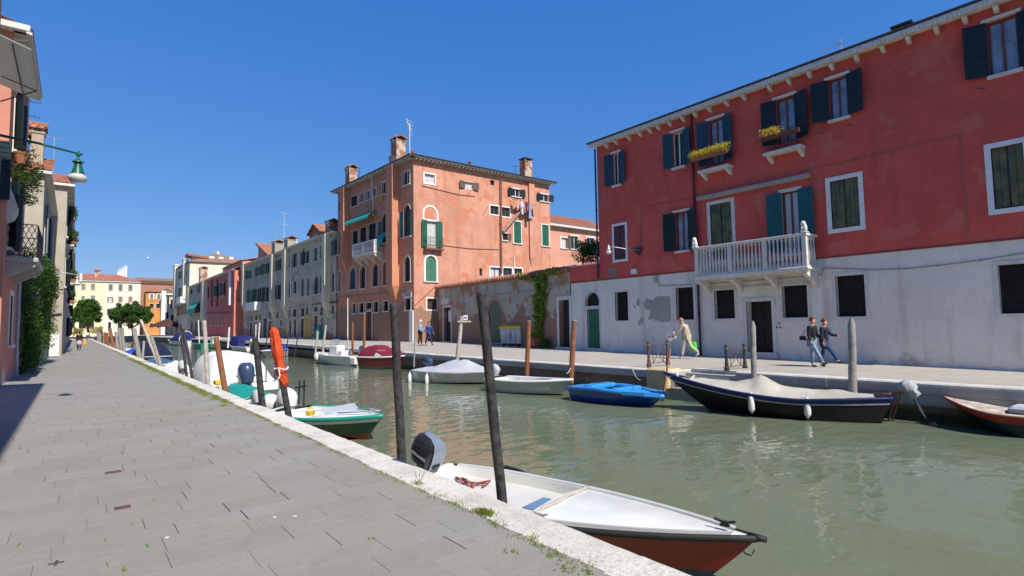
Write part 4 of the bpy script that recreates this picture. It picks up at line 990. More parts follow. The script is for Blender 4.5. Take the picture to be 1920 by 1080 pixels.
def grey_row():
    us=FGY.uz(537,560)[0]; H=12.6
    t=thing('cream_house','weathered cream house with arched windows and thick chimney breasts beside the orange house','house',FGY.pt(us,0,0),FGY.rz)
    wm=plaster('cream grey plaster',(.52,.46,.34),dark=(.24,.22,.18),patch=(.30,.28,.25),pth=.55,brick_below=1.4,brick_amt=-.5)
    D=DARK; A=dict(fw=.08,rise=1,pm_=pm('dark blue pane',(.015,.03,.06),.4))
    sp=[dict(r=(621,453,625.5,479),kind='right',sm=SHG,sw=.9,fw=.08,pm_=SHG),dict(r=(600.5,461,603,485),fw=.1,pm_=SHB),dict(r=(589.5,467,594.5,489),fw=.12,pm_=SHG),
        dict(r=(573,473,578.5,493),fw=0,pm_=D,kind='left',sm=SHN,sw=.8),dict(r=(563,474,569.5,496),fw=0,pm_=SHN),dict(r=(548.5,478,555.5,500),fw=0,pm_=SHN),dict(r=(540,482,544.5,502),fw=0,pm_=SHN),
        dict(r=(622,511,626,547),**A),dict(r=(600,517,603,549),**A),dict(r=(588.5,519,597,551),**A),dict(r=(575.5,522,579,554),**A),dict(r=(565,525,569,555),fw=.08,pm_=D),dict(r=(550.5,529,555,550),fw=.06,pm_=D),dict(r=(541.5,532,544.5,558),fw=.06,pm_=D),
        dict(r=(622,573,626,589),fw=.08,pm_=D),dict(r=(600.5,577,604.5,591),fw=.08,pm_=D),dict(r=(589.5,577,594.5,584),fw=.06,pm_=D),dict(r=(573.5,578,577.5,592),fw=.1,pm_=D),dict(r=(564.5,579,570,593),fw=.1,pm_=D),dict(r=(549.5,581,555,594),fw=.1,pm_=D),dict(r=(541.5,582,544,595),fw=.1,pm_=D),
        dict(name='door',r=(602,597,605,632.5),fw=.1,dm=SHT),dict(name='door',r=(589,593,595,632.5),fw=.12,dm=pm('mauve door',(.10,.05,.05),.7)),dict(name='door',r=(564.5,599,569,632.5),fw=.12),dict(name='door',r=(551.5,600,555,632),fw=.12),dict(name='door',r=(542.5,602,545.5,632),fw=.1)]
    for q in sp: q['r']=(q['r'][0]-.5,q['r'][1]-1,q['r'][2]+.6,q['r'][3])
    facade(t,FGY,wm,us,LG,-.3,H,sp)
    rf=cornice(t,FGY,us,LG-.3,H,.45,STONE,1.0,tm=TILEB,rise=.3,depth=5)
    m=MB(FGY.M); m.box(us+.01,LG,.25,9,-.3,H-.02); m.build('inner_wall',wm,t)
    cm=plaster('cream breast plaster',(.66,.59,.44),dark=(.38,.34,.27))
    a=FGY.uz(609.5,520,-.3)[0]; b=FGY.uz(615.5,520,-.3)[0]; breast(t,FGY,a,b,H,FGY.uz(613,597,-.2)[1],cm,.75,2.2)
    c=FGY.pt((a+b)/2,.3,0); chimney(t,(c.x,c.y),1.3,1.1,H-.4,FGY.uz(612,419,.3)[1],rz=FGY.rz,parent=rf)
    ua=FGY.uz(583,450,1)[0]; ub=FGY.uz(604,450,1)[0]; dormer(t,FGY,ua,ub,.8,3,H,FGY.uz(590,434,.8)[1]-.3,CHIM,parent=rf)
    r=FGY.rect((571,589,585,633)); m=MB(FGY.M); m.box(r[0],r[1],-.03,-.001,.0,r[3]); m.build('plaster_patch',plaster('ochre plaster',(.50,.34,.10),patch=(.34,.27,.16),pth=.6),t)
    P=lambda l:[FGY.uz(x,y) for x,y in l]
    pipe(t,FGY,P([(546.5,473),(546.5,562)]),.09,WHITEP); pipe(t,FGY,P([(570.5,466),(570.5,500)]),.06,IRON); pipe(t,FGY,P([(619.5,452),(619.5,500)]),.05,WHITEP)
    pipe(t,FGY,P([(585,571),(613,568),(636,566)]),.05,IRON,'cable')
    m=MB(FGY.M); u,z=FGY.uz(548,461,2); m.bbox(u-1.1,u+1.1,1.6,2.4,z-.8,z+.9,.05); o=m.build('air_conditioner',WHITEP,t); m=MB(FGY.M); m.tube([(u-.2,1.6,z),(u-.2,1.55,z)],.55,12); m.build('fan',pm('fan grey',(.3,.3,.3)),o)
    for px,py,h,w_ in ((521,405,3.5,1.2),(516,448,5.0,1.0),(508,424,4.2,1.0)):
        p=FGY.pt(FGY.uz(px+12,py,4)[0],4,H+1.2); z1=FGY.uz(px,py,4)[1]; antenna(t,p,max(1.5,z1-H-1.2),6,0.3,WHITEP if px==521 else ALU,1.5)
    # balcony flowers, laundry on first floor
    t=thing('grey_house','low grey stained house with dark green shutters left of the cream house','house',GA+(0,),FGY.rz)
    wm=plaster('stained grey plaster',(.42,.38,.31),dark=(.20,.185,.16),patch=(.46,.35,.24),pth=.6,brick_below=1.9,brick_amt=-.1,var=.25)
    O=dict(fw=.05)
    sp=[dict(r=(520,489,524,507),kind='open',sm=SHG,sw=1.0,pm_=D,**O),dict(r=(497,496,501,513),kind='open',sm=SHG,sw=1.2,pm_=D,**O),dict(r=(484.5,502,488,516),kind='open',sm=SHG,sw=.9,pm_=D,**O),
        dict(r=(466,509,471,522),kind='left',sm=SHG,sw=1.,pm_=SHB,**O),
        dict(r=(519,536,525,561),kind='open',sm=SHN,sw=.7,pm_=D,**O),dict(r=(498,540,504,565),kind='open',sm=SHN,sw=.9,pm_=D,**O),dict(r=(482,543,486,567),kind='open',sm=SHG,sw=1.1,pm_=D,**O),dict(r=(470,545,475,566),kind='open',sm=SHG,sw=1.2,pm_=SHG,**O),dict(r=(460,548,463,567),pm_=D,**O),
        dict(r=(518.5,586,521.5,597),pm_=D,fw=.1),dict(r=(526,601,528.5,611),pm_=D,fw=.2),dict(r=(504.5,585,507,598),pm_=D,fw=.1),dict(r=(486.5,590,488.5,600),pm_=D,fw=.1),dict(r=(479,592,482,600),pm_=D,fw=.1),dict(r=(470,593,472.5,602),pm_=D,fw=.1),dict(r=(464.5,592,466,611),pm_=D,fw=.1),
        dict(name='door',r=(504,603,507.5,632),fw=.15),dict(name='door',r=(494.5,598,500,633),fw=.15,dm=SHB),dict(name='door',r=(478,605,481,632),fw=.1),dict(name='door',r=(469,606,472,632),fw=.1)]
    for q in sp: q['r']=(q['r'][0]-.5,q['r'][1]-1,q['r'][2]+.6,q['r'][3])
    facade(t,FGY,wm,0,us-.01,-.3,H-.1,sp)
    rf=cornice(t,FGY,.3,us-.5,H-.1,.45,STONE,1.1,tm=TILEB,rise=.3,depth=5)
    m=MB(FGY.M); m.box(.01,us-.02,.25,9,-.3,H-.12); m.build('inner_wall',wm,t)
    for x0,x1,yb,yc in ((532,538,598,450),(509.5,513.5,601,457),(456.5,459,590,0)):
        a=FGY.uz(x0,540,-.3)[0]; b=FGY.uz(x1,540,-.3)[0]; b=max(b,a+.9); breast(t,FGY,a,b,H-.1,FGY.uz((x0+x1)/2,yb,-.2)[1],cm,.65,2)
        if yc: c=FGY.pt((a+b)/2,.3,0); chimney(t,(c.x,c.y),1.6,1.2,H-.5,FGY.uz((x0+x1)/2,yc,.3)[1],mat=plaster('grey chimney',(.36,.33,.28)),rz=FGY.rz,parent=rf)
    a=FGY.uz(484,475,1)[0]; b=FGY.uz(507,475,1)[0]; m=MB(FGY.M); z1=FGY.uz(486,459,1)[1]
    m.prism([(a,1,H-.1),(b,1,H-.1),(b,1,H+.4),(a,1,z1)],(0,3,0)); d_=m.build('dormer',plaster('pink plaster',(.6,.3,.22)),rf)
    m=MB(FGY.M); m.prism([(a-.5,.7,z1+.15),(b,.7,H+.35),(b,.7,H+.6),(a-.5,.7,z1+.45)],(0,3.6,0)); m.build('dormer_roof',TILE,d_)
    yf=-1.; u0,_=FGY.uz(460,580,yf); u1,_=FGY.uz(477,575,yf); zr=FGY.uz(468,567,yf)[1]
    m=MB(FGY.M); m.bbox(u0,u1,yf,0,zr-1.3,zr-1.15,.03); so=m.build('balcony',WHITEP,t)
    m=MB(FGY.M); m.box(u0,u1,yf,yf+.1,zr-1.15,zr); m.box(u1-.1,u1,yf+.1,0,zr-1.15,zr); m.build('parapet',WHITEP,so)
grey_row()
# pink red house, low grey house, tall white house
def far_right():
    F=Fr((21.7,131),(0,-1)); H=12.1
    t=thing('pink_house','red pink house with tall green shutters and a lit side wall','house',(21.7,131,0),F.rz)
    wm=plaster('red pink plaster',(.56,.16,.14),dark=(.30,.09,.08),streak=.4)
    sp=[dict(r=(403,536,407,556),kind='open',sm=SHG,sw=1.2,pm_=SHN,fw=.1),dict(r=(415.5,531,420,554),kind='open',sm=SHG,sw=1.3,pm_=SHG,fw=.1),dict(r=(388,540,390,559),fw=0,pm_=SHB,kind='right',sm=SHG,sw=1.0)]
    for k in range(6): x=392.5+k*5.2; sp.append(dict(r=(x,592-k*.3,x+1.5,610),fw=.1,pm_=D_,sill=False))
    facade(t,F,wm,0,25,-.3,H,sp)
    S2=Fr((21.7,106),(1,0)); ws=plaster('coral side plaster',(.62,.21,.15),streak=.2)
    facade(t,S2,ws,0.01,9,-.3,H,[dict(r=(447,516,451,527),fw=.0,pm_=D_),dict(r=(446,560,451,568),fw=.0,pm_=WOODR)])
    m=MB(F.M); m.box(.01,24.9,.3,9,-.3,H-.02); m.build('inner_wall',wm,t)
    rf=cornice(t,F,.3,25,H,.4,STONE,1.2,tm=TILE,rise=.3,depth=5)
    a=F.uz(429,540,-.2)[0]; m=MB(F.M); m.box(a,a+.9,-.3,0,6,H-.05); m.build('pilaster',WHITEP,t)
    for x in (398,408): pipe(t,F,[F.uz(x,524),F.uz(x,575)],.1,pm('dark red pipe',(.10,.025,.03),.5))
    pipe(t,F,[F.uz(388,588),F.uz(436,586)],.09,pm('dark red pipe',(.10,.025,.03),.5),'string_course')
    a=F.uz(422,500,1)[0]; b=F.uz(447,500,1)[0]; dormer(t,F,a-1,b+4,.8,4,H-.2,F.uz(430,499,.8)[1],plaster('pink plaster',(.6,.3,.22)),False,parent=rf)
    a=F.uz(380,540,-.3)[0]; 
    t2=thing('low_grey_house','low grey house with a teal awning between the pink house and the tall white house','house',(21.7,155,0),F.rz)
    F2=Fr((21.7,155),(0,-1)); wm2=plaster('stained grey plaster',(.27,.25,.215)); H2=12.0
    facade(t2,F2,wm2,0,24,-.3,H2,[dict(r=(357,543,361,552),fw=.1,pm_=D_),dict(r=(369,537,371,550),fw=.1,pm_=D_,kind='right',sm=WHITEP,sw=.6),dict(r=(373,536,376,549),fw=.1,pm_=D_),dict(r=(362,571,375,586),fw=0,pm_=D_),dict(r=(356,573,359,592),fw=0,pm_=pm('ochre panel',(.4,.25,.05))),dict(r=(358,604,361,628),fw=0,pm_=D_),dict(r=(366,604,369,628),fw=.2,pm_=D_),dict(r=(374,603,377,628),fw=.2,pm_=D_)])
    m=MB(F2.M); m.box(.01,24,.3,9,-.3,H2-.02); m.build('inner_wall',wm2,t2); rf2=cornice(t2,F2,.3,24,H2,.4,STONE,1.2,tm=TILEB,rise=.3,depth=5)
    cm=MC['cream breast plaster']
    for x0,x1,yb in ((353,355,592),(379,382.5,612)): a=F2.uz(x0,560,-.3)[0]; b=F2.uz(x1,560,-.3)[0]; breast(t2,F2,a,max(b,a+1.2),H2,F2.uz(x0,yb,-.2)[1],cm,.6,2)
    c=F2.pt(F2.uz(381,520,.5)[0],.5,0); chimney(t2,(c.x,c.y),1.8,1.4,H2-.5,F2.uz(381,502,.5)[1],rz=F2.rz,parent=rf2)
    r=F2.rect((361,572,376,587)); m=MB(F2.M); m.grid([[(r[0],-.05,r[3]+.5),(r[1],-.05,r[3]+.5)],[(r[0],-1.2,lerp(r[2],r[3],.5)),(r[1],-1.2,lerp(r[2],r[3],.5))],[(r[0],-1.25,r[2]),(r[1],-1.25,r[2])]]); m.build('awning',pm('teal awning cloth',(.03,.3,.24)),t2)
    # tall white house
    F3=Fr((21.7,181),(0,-1)); Y3=155.2; S3=Fr((21.7,Y3),(1,0)); H3=F3.uz(327,508)[1]
    t3=thing('tall_white_house','tall off-white house with a brown hipped roof and small white balcony','house',(21.7,181,0),F3.rz)
    wf=plaster('grey white plaster',(.50,.48,.41)); wl=plaster('off white plaster',(.66,.62,.52))
    facade(t3,F3,wf,0,25.7,-.3,H3,[dict(r=(334.5,511,343,521),fw=0,pm_=SHN),dict(r=(347.5,508,350.5,516),fw=0,pm_=SHN),dict(r=(334,541,340.5,557),fw=0,pm_=SHG),dict(r=(332,574,349,590),fw=0,pm_=SHN),dict(r=(342,541,344,557),fw=0,pm_=D_),dict(r=(331,604,334,620),fw=0,pm_=D_)])
    facade(t3,S3,wl,.01,16,-.3,H3,[])
    m=MB(F3.M); m.box(.01,25.6,.3,15,-.3,H3-.05); m.build('inner_wall',wl,t3)
    m=MB(F3.M); z=H3; p=[(-.5,-.5,z),(26.3,-.5,z),(26.3,16,z),(-.5,16,z)]; q=[(6,7,z+3.2),(19,7,z+3.2)]
    m.poly([p[0],p[1],q[1],q[0]]); m.poly([p[1],p[2],q[1]]); m.poly([p[2],p[3],q[0],q[1]]); m.poly([p[3],p[0],q[0]]); rf3=m.build('roof',TILEB,t3)
    for x0,x1,yb in ((327,329.5,580),(343.5,346,562)): a=F3.uz(x0,560,-.3)[0]; b=F3.uz(x1,560,-.3)[0]; m=MB(F3.M); m.box(a,max(b,a+1.6),-.7,-.002,F3.uz(x0,yb)[1],H3+.9); m.box(a-.1,b+.2,-.8,.4,H3+.9,H3+1.2); m.build('chimney_breast',wl,t3)
    for x0,x1,y0,y1 in ((392,402,481,491),(410,419,482,492),(430,438,482,492),(361,385,483,492)):
        P0=gY(x0,y1,158); P1=gY(x1,y0,158); m=MB(); m.box(P0.x,P1.x,158,161,P0.z-1.5,P1.z); o=m.build('dormer',WHITEP,rf3)
    P0=gY(361,486,157); P1=gY(386,478,157); m=MB(); m.prism([(P0.x-1,157,P1.z+.2),(P1.x+.5,157,P1.z-.4),(P1.x+.5,157,P1.z-.9),(P0.x-1,157,P1.z-.4)],(0,5,0)); m.build('dormer_roof',TILE,rf3)
    u0=F3.uz(331,560,-1.2)[0]; u1=F3.uz(338,560,-1.2)[0]; zr=F3.uz(335,557,-1.2)[1]; m=MB(F3.M); m.box(u0,u1,-1.2,-.01,zr-1.6,zr); m.build('balcony',WHITEP,t3)
    for px,py in ((405,453),(383,470),(402,468)): P=gY(px,py,165); antenna(t3,(P.x,P.y,H3+2.6),max(1.2,P.z-H3-2.6),4,.2,ALU,3)
    P=gY(409,470,165); m=MB(); m.lathe([(1.,P.z-2.5),(.05,P.z)],(P.x,165,0),4); m.build('spire',WHITEP,rf3)
    P=gY(401,512,131); 
D_=DARK
far_right()
# ================================================================ LEFT BANK
def left_side():
    D=DARK
    # house just outside the frame on the left whose eaves shade the paving
    F=Fr((-1.3,-9),(0,1)); t=thing('corner_house','plain ochre house on the left bank nearest the camera, its eaves shading the paving','house',(-1.3,-9,0),F.rz)
    wm=plaster('ochre house plaster',(.50,.30,.17))
    W=[dict(r=(u,u+1,z,z+1.6),uz=True,kind='open',sm=SHN,fw=.1,zt=z+1.6) for u in (2,6,10,14,18) for z in (1.2,5.2)]
    facade(t,F,wm,0,23.2,-.3,9.2,W); m=MB(F.M); m.box(.01,23.19,.3,8,-.3,9.19); m.build('inner_wall',wm,t); cornice(t,F,.4,22.8,9.2,.72,STONE,.6,depth=4)
    # pink house
    X0=-1.75; Y0=22.5; Y1=28.3
    F=Fr((X0,Y0),(0,1)); S_=Fr((X0-7,Y0),(1,0)); H=F.uz(30,60)[1]; H=10.9
    t=thing('salmon_house','salmon pink house at the left edge with a curved stone balcony','house',(X0,Y0,0),F.rz)
    wm=plaster('salmon plaster',(.55,.235,.165),dark=(.38,.17,.13),damp=(.45,.46,.48),damph=.35)
    facade(t,F,wm,0,Y1-Y0,-.3,H,[dict(r=(1.2,2.2,7.5,9.4),uz=True,kind='open',sm=SHN,fw=.1,sw=.36,ang=28),dict(r=(.9,1.9,4.3,6.4),uz=True,kind='open',sm=SHN,fw=.1,sw=.36,ang=28),dict(r=(2.6,3.6,1.2,2.9),uz=True,fw=.16,bars=1,fm=WHITEP)])
    facade(t,S_,wm,0,7,-.3,H,[dict(r=(5.3,6.5,1.6,3.4),uz=True,fw=.2,fm=WHITEP,cm=WHITEP),dict(r=(5.3,6.5,5.6,7.4),uz=True,kind='open',sm=SHN,fw=.1)])
    m=MB(F.M); m.box(.25,Y1-Y0,.25,7,-.3,H-.02); m.build('inner_wall',wm,t)
    rf=cornice(t,F,.15,Y1-Y0,H,.38,STONE,.33,bh=.14,bw=.16,depth=3.5,tm=TILE)
    c=MB(S_.M); c.box(0,7.3,-.35,0,H,H+.08); c.box(0,7.4,-.42,-.35,H-.02,H+.16); c.build('cornice',STONE,rf)
    # balcony with lattice rail
    bx=-.98; ya=23.2; yb=26.7; z=4.0
    m=MB(); 
    m.bbox(X0-.02,bx,ya,yb,z-.16,z,.03)
    for y in (ya+.1,(ya+yb)/2,yb-.3): m.prism([(X0,y,z-.16),(bx-.03,y,z-.16),(bx-.1,y,z-.3),(bx-.35,y,z-.42),(X0+.12,y,z-.6),(X0,y,z-.62)],(0,.2,0))
    so=m.build('balcony',plaster('grey balcony stone',(.44,.42,.39)),t)
    g=MB()
    for zz in (z+.06,z+1.05): g.tube([(X0,ya+.05,zz),(bx-.05,ya+.05,zz),(bx-.05,yb-.05,zz),(X0,yb-.05,zz)],.018,6)
    for k in range(0,5):
        for j in range(3):
            x=lerp(X0+.02,bx-.05,k/5); w_=(bx-.05-X0)/5; zz=z+.08+j*.32
            g.tube([(x,ya+.05,zz),(x+w_,ya+.05,zz+.32)],.010,4); g.tube([(x+w_,ya+.05,zz),(x,ya+.05,zz+.32)],.010,4)
    n=16
    for k in range(n):
        for j in range(3):
            y=lerp(ya+.05,yb-.05,k/n); w_=(yb-ya-.1)/n; zz=z+.08+j*.32
            g.tube([(bx-.05,y,zz),(bx-.05,y+w_,zz+.32)],.010,4); g.tube([(bx-.05,y+w_,zz),(bx-.05,y,zz+.32)],.010,4)
    g.build('railing',IRON,so)
    # upper small sloping balcony bracket
    m=MB(); m.prism([(X0,22.9,6.3),(-1.5,22.9,5.5),(-1.5,22.9,5.3),(-1.58,22.9,5.1),(X0,22.9,5.0)],(0,.2,0)); m.build('bracket',STONE,t)
    # translucent canopy
    P=[gX(59,100,-1.0),gX(74,185,-1.0)]; zc=(P[0].z+P[1].z)/2
    m=MB(); m.prism([(-1.0,P[0].y,zc),(-1.0,P[1].y,zc-.0),(-1.85,P[1].y,zc+.28),(-1.85,P[0].y,zc+.28)],(0,0,.03))
    mm,nt,b,L=base('corrugated plastic'); co=N(nt,'ShaderNodeTexCoord').outputs['Object']
    b.inputs['Base Color'].default_value=(.42,.46,.44,1); b.inputs['Roughness'].default_value=.35
    wv=N(nt,'ShaderNodeTexWave',bands_direction='Y'); wv.inputs['Scale'].default_value=4.5; L.new(co,wv.inputs[0]); bump(nt,b,wv.outputs[1],.5,.02)
    tr=N(nt,'ShaderNodeBsdfTranslucent'); tr.inputs[0].default_value=(.45,.5,.48,1); ms=N(nt,'ShaderNodeMixShader'); ms.inputs[0].default_value=.45
    L.new(b.outputs[0],ms.inputs[1]); L.new(tr.outputs[0],ms.inputs[2]); L.new(ms.outputs[0],nt.nodes['Material Output'].inputs[0])
    cn=m.build('canopy',mm,t)
    m=MB(); ym=lerp(P[0].y,P[1].y,.75)
    m.tube([(X0,ym,zc-.5),(-1.02,ym,zc-.02)],.018,6); m.tube([(-1.35,P[0].y+.1,zc+.08),(-1.35,P[1].y-.1,zc+.08)],.018,6); m.tube([(X0,ym,zc+.2),(-1.05,ym,zc-.02)],.014,6); m.build('canopy_bracket',IRON,cn)
    m=MB(); m.tube([(-1.70,28.0,H-.2),(-1.70,28.0,.9)],.06,8); m.tube([(-1.70,28.0,.9),(-1.70,28.0,.0)],.075,8); m.build('drainpipe',pm('grey pipe',(.36,.38,.42),.5),t)
    # flower pots on the wall
    rr=random.Random(12)
    for (x,y,z_,s,lab) in ((-1.52,23.6,7.15,.2,'terracotta pot with trailing green plant hanging under dark shutters'),(-1.45,25.2,7.0,.22,'second hanging pot spilling dark ivy below the lamp arm')):
        f=thing('hanging_pot',lab,'flower pot',(x,y,z_))
        m=MB(); m.lathe([(s*.6,-.1),(s,.2),(s*1.1,.22),(s*1.1,.28)],(x,y,z_),12); m.build('pot',pm('terracotta',(.33,.13,.07),.8),f)
        m=MB(); leaves(m,[((x+rr.uniform(-.15,.3),y+rr.uniform(-.5,.6),z_+rr.uniform(-.9,.45)),.22) for _ in range(20)],1300,.09,rr); m.build('foliage',leafmat('trailing leaves',(.02,.05,.012),(.10,.14,.03)),f)
    # ---- ivy covered garden wall
    t=thing('ivy_hedge','tall thick mass of ivy and shrubs hanging over the wall past the salmon house','ivy',(-1.6,29,0))
    m=MB(); m.box(-1.95,-1.7,28.4,38,-.3,2.7); m.build('wall',plaster('ivy wall',(.30,.26,.20),brick_below=2.),t)
    m=MB(); pts=[]
    for _ in range(230):
        y=rr.uniform(28.6,38.5); s=(y-28.6)/9.9; z_=rr.uniform(.08,1)*lerp(5.0,4.6,s)
        x=-1.55+rr.uniform(-.1,.1)+.32*math.sin(z_*1.1+s*4)*(.5+.5*s)+(.25 if z_>1.2 else -.15)*s
        pts.append(((x,y,z_),rr.uniform(.28,.5)))
    leaves(m,pts,21000,.11,rr); m.build('foliage',leafmat('ivy leaves',(.018,.055,.010),(.07,.14,.022)),t)
    m=MB(); pts=[((rr.uniform(-1.4,-1.0),rr.uniform(36.5,40),rr.uniform(1.,4.8)),.35) for _ in range(40)]
    leaves(m,pts,4200,.10,rr); m.build('light_foliage',leafmat('sunny ivy leaves',(.07,.15,.02),(.2,.28,.04)),t)
    m=MB()
    for k in range(7): y=29.5+k*1.4; m.tube([(-1.62,y,0),(-1.55,y+.2,1.2),(-1.5,y-.1,2.6)],[.05,.035,.025],6)
    m.build('stem',pm('ivy stem',(.06,.045,.03),.9),t)
    # ---- grey house A and B
    XA=-1.38; YA=35.2; YB=47.5; XB=-.66
    wm=plaster('grey brown plaster',(.40,.355,.29),dark=(.27,.24,.20),patch=(.44,.27,.17),pth=.67,var=.18,streak=.4)
    FA=Fr((XA,YA),(0,1)); SA=Fr((XA-6,YA),(1,0)); HA=SA.uz(60,322)[1]
    t=thing('left_grey_house','tall narrow house of bare grey plaster with two chimneys, its side lit by sun','house',(XA,YA,0),FA.rz)
    facade(t,SA,wm,0,6,-.3,HA,[])
    facade(t,FA,wm,.01,YB-YA,-.3,HA,[dict(r=(6,7,5.6,8.2),uz=True,kind='open',sm=SHB,fw=.1,ang=8,sw=.5),dict(r=(2,3,5.6,8.2),uz=True,kind='left',sm=pm('blue grey board',(.22,.26,.32),.6),fw=.1,ang=8,sw=.5)])
    m=MB(FA.M); m.box(.3,YB-YA,.25,6,-.3,HA-.02); m.build('inner_wall',wm,t)
    m=MB(); tiles(m,(XA-6.3,YA-.3,HA+.1),(6.6,0,0),(0,3.2,1.3),0,0); m.prism([(XA+.25,YA-.3,HA+.02),(XA+.25,YB,HA+.02),(XA-3,YB,HA+1.3),(XA-3,YA+3,HA+1.3)],(0,0,.1)); rf=m.build('roof',TILE,t)
    m=MB(); m.box(XA-6,XA+.28,YA-.28,YA-.0,HA-.06,HA+.08); m.box(XA,XA+.28,YA,YB,HA-.06,HA+.06); m.build('cornice',STONE,rf)
    for px0,px1,yt,yb_,cap,dy in ((57,84,237,300,'tile',1.6),(34,54,248,300,'pyr',1.3)):
        a=gY(px0,yb_,YA+dy); b=gY(px1,yt,YA+dy); chimney(t,((a.x+b.x)/2,YA+dy),b.x-a.x,.7,HA+.2,b.z-.1,mat=plaster('old chimney plaster',(.42,.35,.26)),parent=rf,cap='tile')
    SBf=Fr((XB-5,YB),(1,0)); FB=Fr((XB,YB),(0,1)); HB=SBf.uz(110,346)[1]
    t=thing('left_far_house','weathered grey house corner with rooftop tiles, dark shutters and a white cabinet','house',(XB,YB,0),FB.rz)
    facade(t,SBf,wm,0,5,-.3,HB,[])
    facade(t,FB,wm,.01,22,-.3,HB,[dict(r=(2+4*k,3+4*k,z,z+1.9),uz=True,kind='open',sm=SHN,fw=.1,ang=22,sw=.5) for k in range(5) for z in (4.8,8.3)])
    m=MB(FB.M); m.box(.3,22,.25,5,-.3,HB-.02); m.build('inner_wall',wm,t)
    m=MB(); tiles(m,(XB-5.3,YB-.3,HB+.1),(5.65,0,0),(0,3,1.2),0,0); m.prism([(XB+.35,YB-.3,HB+.02),(XB+.35,YB+22,HB+.02),(XB-3,YB+22,HB+1.2),(XB-3,YB+3,HB+1.2)],(0,0,.1)); rf=m.build('roof',TILE,t)
    m=MB(); m.box(XB-5,XB+.38,YB-.32,YB-.0,HB-.08,HB+.08); m.box(XB,XB+.38,YB,YB+22,HB-.06,HB+.06); m.build('cornice',STONE,rf)
    for k in range(12): m=MB(); y=YB+.5+k*1.8; m.box(XB,XB+.33,y,y+.14,HB-.22,HB-.07); m.build('eave_bracket',STONE,rf)
    r=SBf.rect((93,626,110,668)); m=MB(SBf.M); m.bbox(r[0],r[1],-.12,-.002,r[2],r[3],.02); zz=lerp(r[2],r[3],.5); m.box(r[0]+.02,r[1]-.02,-.13,-.12,zz-.02,zz+.02); m.build('meter_cabinet',WHITEP,t)
    pipe(t,SBf,[SBf.uz(82,590),SBf.uz(116,588)],.05,IRON,'cable')
    p=SBf.pt(SBf.uz(110,500)[0],0,0)
    # balconies with plants along the far left row
    rr=random.Random(77)
    for k,(y,z_,w_) in enumerate(((50.5,7.9,.45),(57,5.6,.5),(64,4.2,.42),(54,10.2,.3))):
        m=MB(); m.box(XB-.01,XB+w_,y,y+2.2,z_-.12,z_); so=m.build('balcony',STONE,t)
        g=MB()
        for j in range(12): yy=lerp(y,y+2.2,j/11); g.box(XB+w_-.03,XB+w_,yy,yy+.02,z_,z_+.9)
        g.box(XB+w_-.04,XB+w_,y,y+2.2,z_+.9,z_+.95); g.box(XB,XB+w_,y,y+.03,z_+.9,z_+.95); g.build('railing',IRON,so)
        f=thing('balcony_plants',['leafy plants on the highest far left balcony','dark leafy plants on a middle balcony of the far left house','yellow green plants on the lowest far left balcony','small plants in the shutter box under the far left eaves'][k],'plants',(XB+w_,y+1,z_))
        m=MB(); leaves(m,[((XB+w_*.8+rr.uniform(-.1,.12),y+rr.uniform(0,2.2),z_+rr.uniform(.3,1.1)),.28) for _ in range(12)],900,.14,rr); m.build('foliage',leafmat('balcony leaves',(.03,.07,.02),(.12,.18,.03)),f)
        m=MB(); m.bbox(XB+w_*.5,XB+w_+.12,y+.2,y+2,z_+.05,z_+.3,.02); m.build('trough',pm('terracotta',(.33,.13,.07),.8),f)
    # next houses to the far end
    t=thing('shaded_house','shaded pale house behind the weathered grey corner on the far left','house',(XB,69.5,0),FB.rz)
    F3=Fr((XB-.1,69.5),(0,1)); w3=plaster('pale shade plaster',(.45,.42,.36)); facade(t,F3,w3,.01,75,-.3,9.5,[dict(r=(3+6*k,4.2+6*k,z,z+1.9),uz=True,kind='open',sm=SHN,fw=.1,ang=30,sw=.6) for k in range(11) for z in (1.2,4.6,7.2)])
    m=MB(F3.M); m.box(.3,75,.25,7,-.3,9.48); m.build('inner_wall',w3,t); cornice(t,F3,.3,75,9.5,.5,STONE,1.2,depth=4)
    # street lamps: big one on arm near camera
    LY=14.0
    def arm_lamp(Y,Xw,pxl,pyl,lab,s,mt,par=None):
        p=gY(pxl,pyl,Y); l=thing('arm_lamp',lab,'street lamp',(Xw,Y,p.z+.5*s))
        m=MB(); a=Vector((Xw,Y,p.z+.17*s)); m.tube([a,a.lerp(Vector((p.x,Y,p.z)),.5)+Vector((0,0,.03)),Vector((p.x+.07*s,Y,p.z+.01))],[.028*s,.024*s,.02*s],8); m.box(Xw,Xw+.05,Y-.1,Y+.1,a.z-.25,a.z+.2); m.build('arm',mt,l,smooth=True)
        m=MB(); c=(p.x,Y,p.z)
        m.lathe([(.005,.09*s),(.018*s,.06*s),(.012*s,.045*s),(.035*s,.02*s),(.035*s,-.02*s),(.016*s,-.05*s),(.03*s,-.07*s),(.03*s,-.09*s),(.045*s,-.11*s),(.10*s,-.145*s),(.105*s,-.16*s),(.06*s,-.17*s),(.075*s,-.26*s),(.10*s,-.34*s),(.115*s,-.40*s)],c,16); m.build('lamp_hood',mt,l,smooth='auto')
        m=MB(); m.lathe([(.11*s,-.40*s),(.165*s,-.46*s),(.165*s,-.49*s),(.13*s,-.56*s),(.02,-.575*s)],c,16); m.build('lamp_glass',pm('ribbed glass',(.50,.52,.50),.15,.1,12,.1,coat=.6),l,smooth=True)
    GL=pm('green lamp paint',(.01,.10,.065),.35,.25,8,.1,coat=.3)
    arm_lamp(LY,-1.3,147,290,'green iron bell lamp hanging from a long arm at upper left',1.0,GL)
    arm_lamp(46.5,-1.35,145,516,'small thin armed lamp low on the far grey house corner',1.2,ALU)
    m=MB(); P=gY(52,205,36.5); solo(m,'x',IRON,None,None,(0,0,0)) if False else None
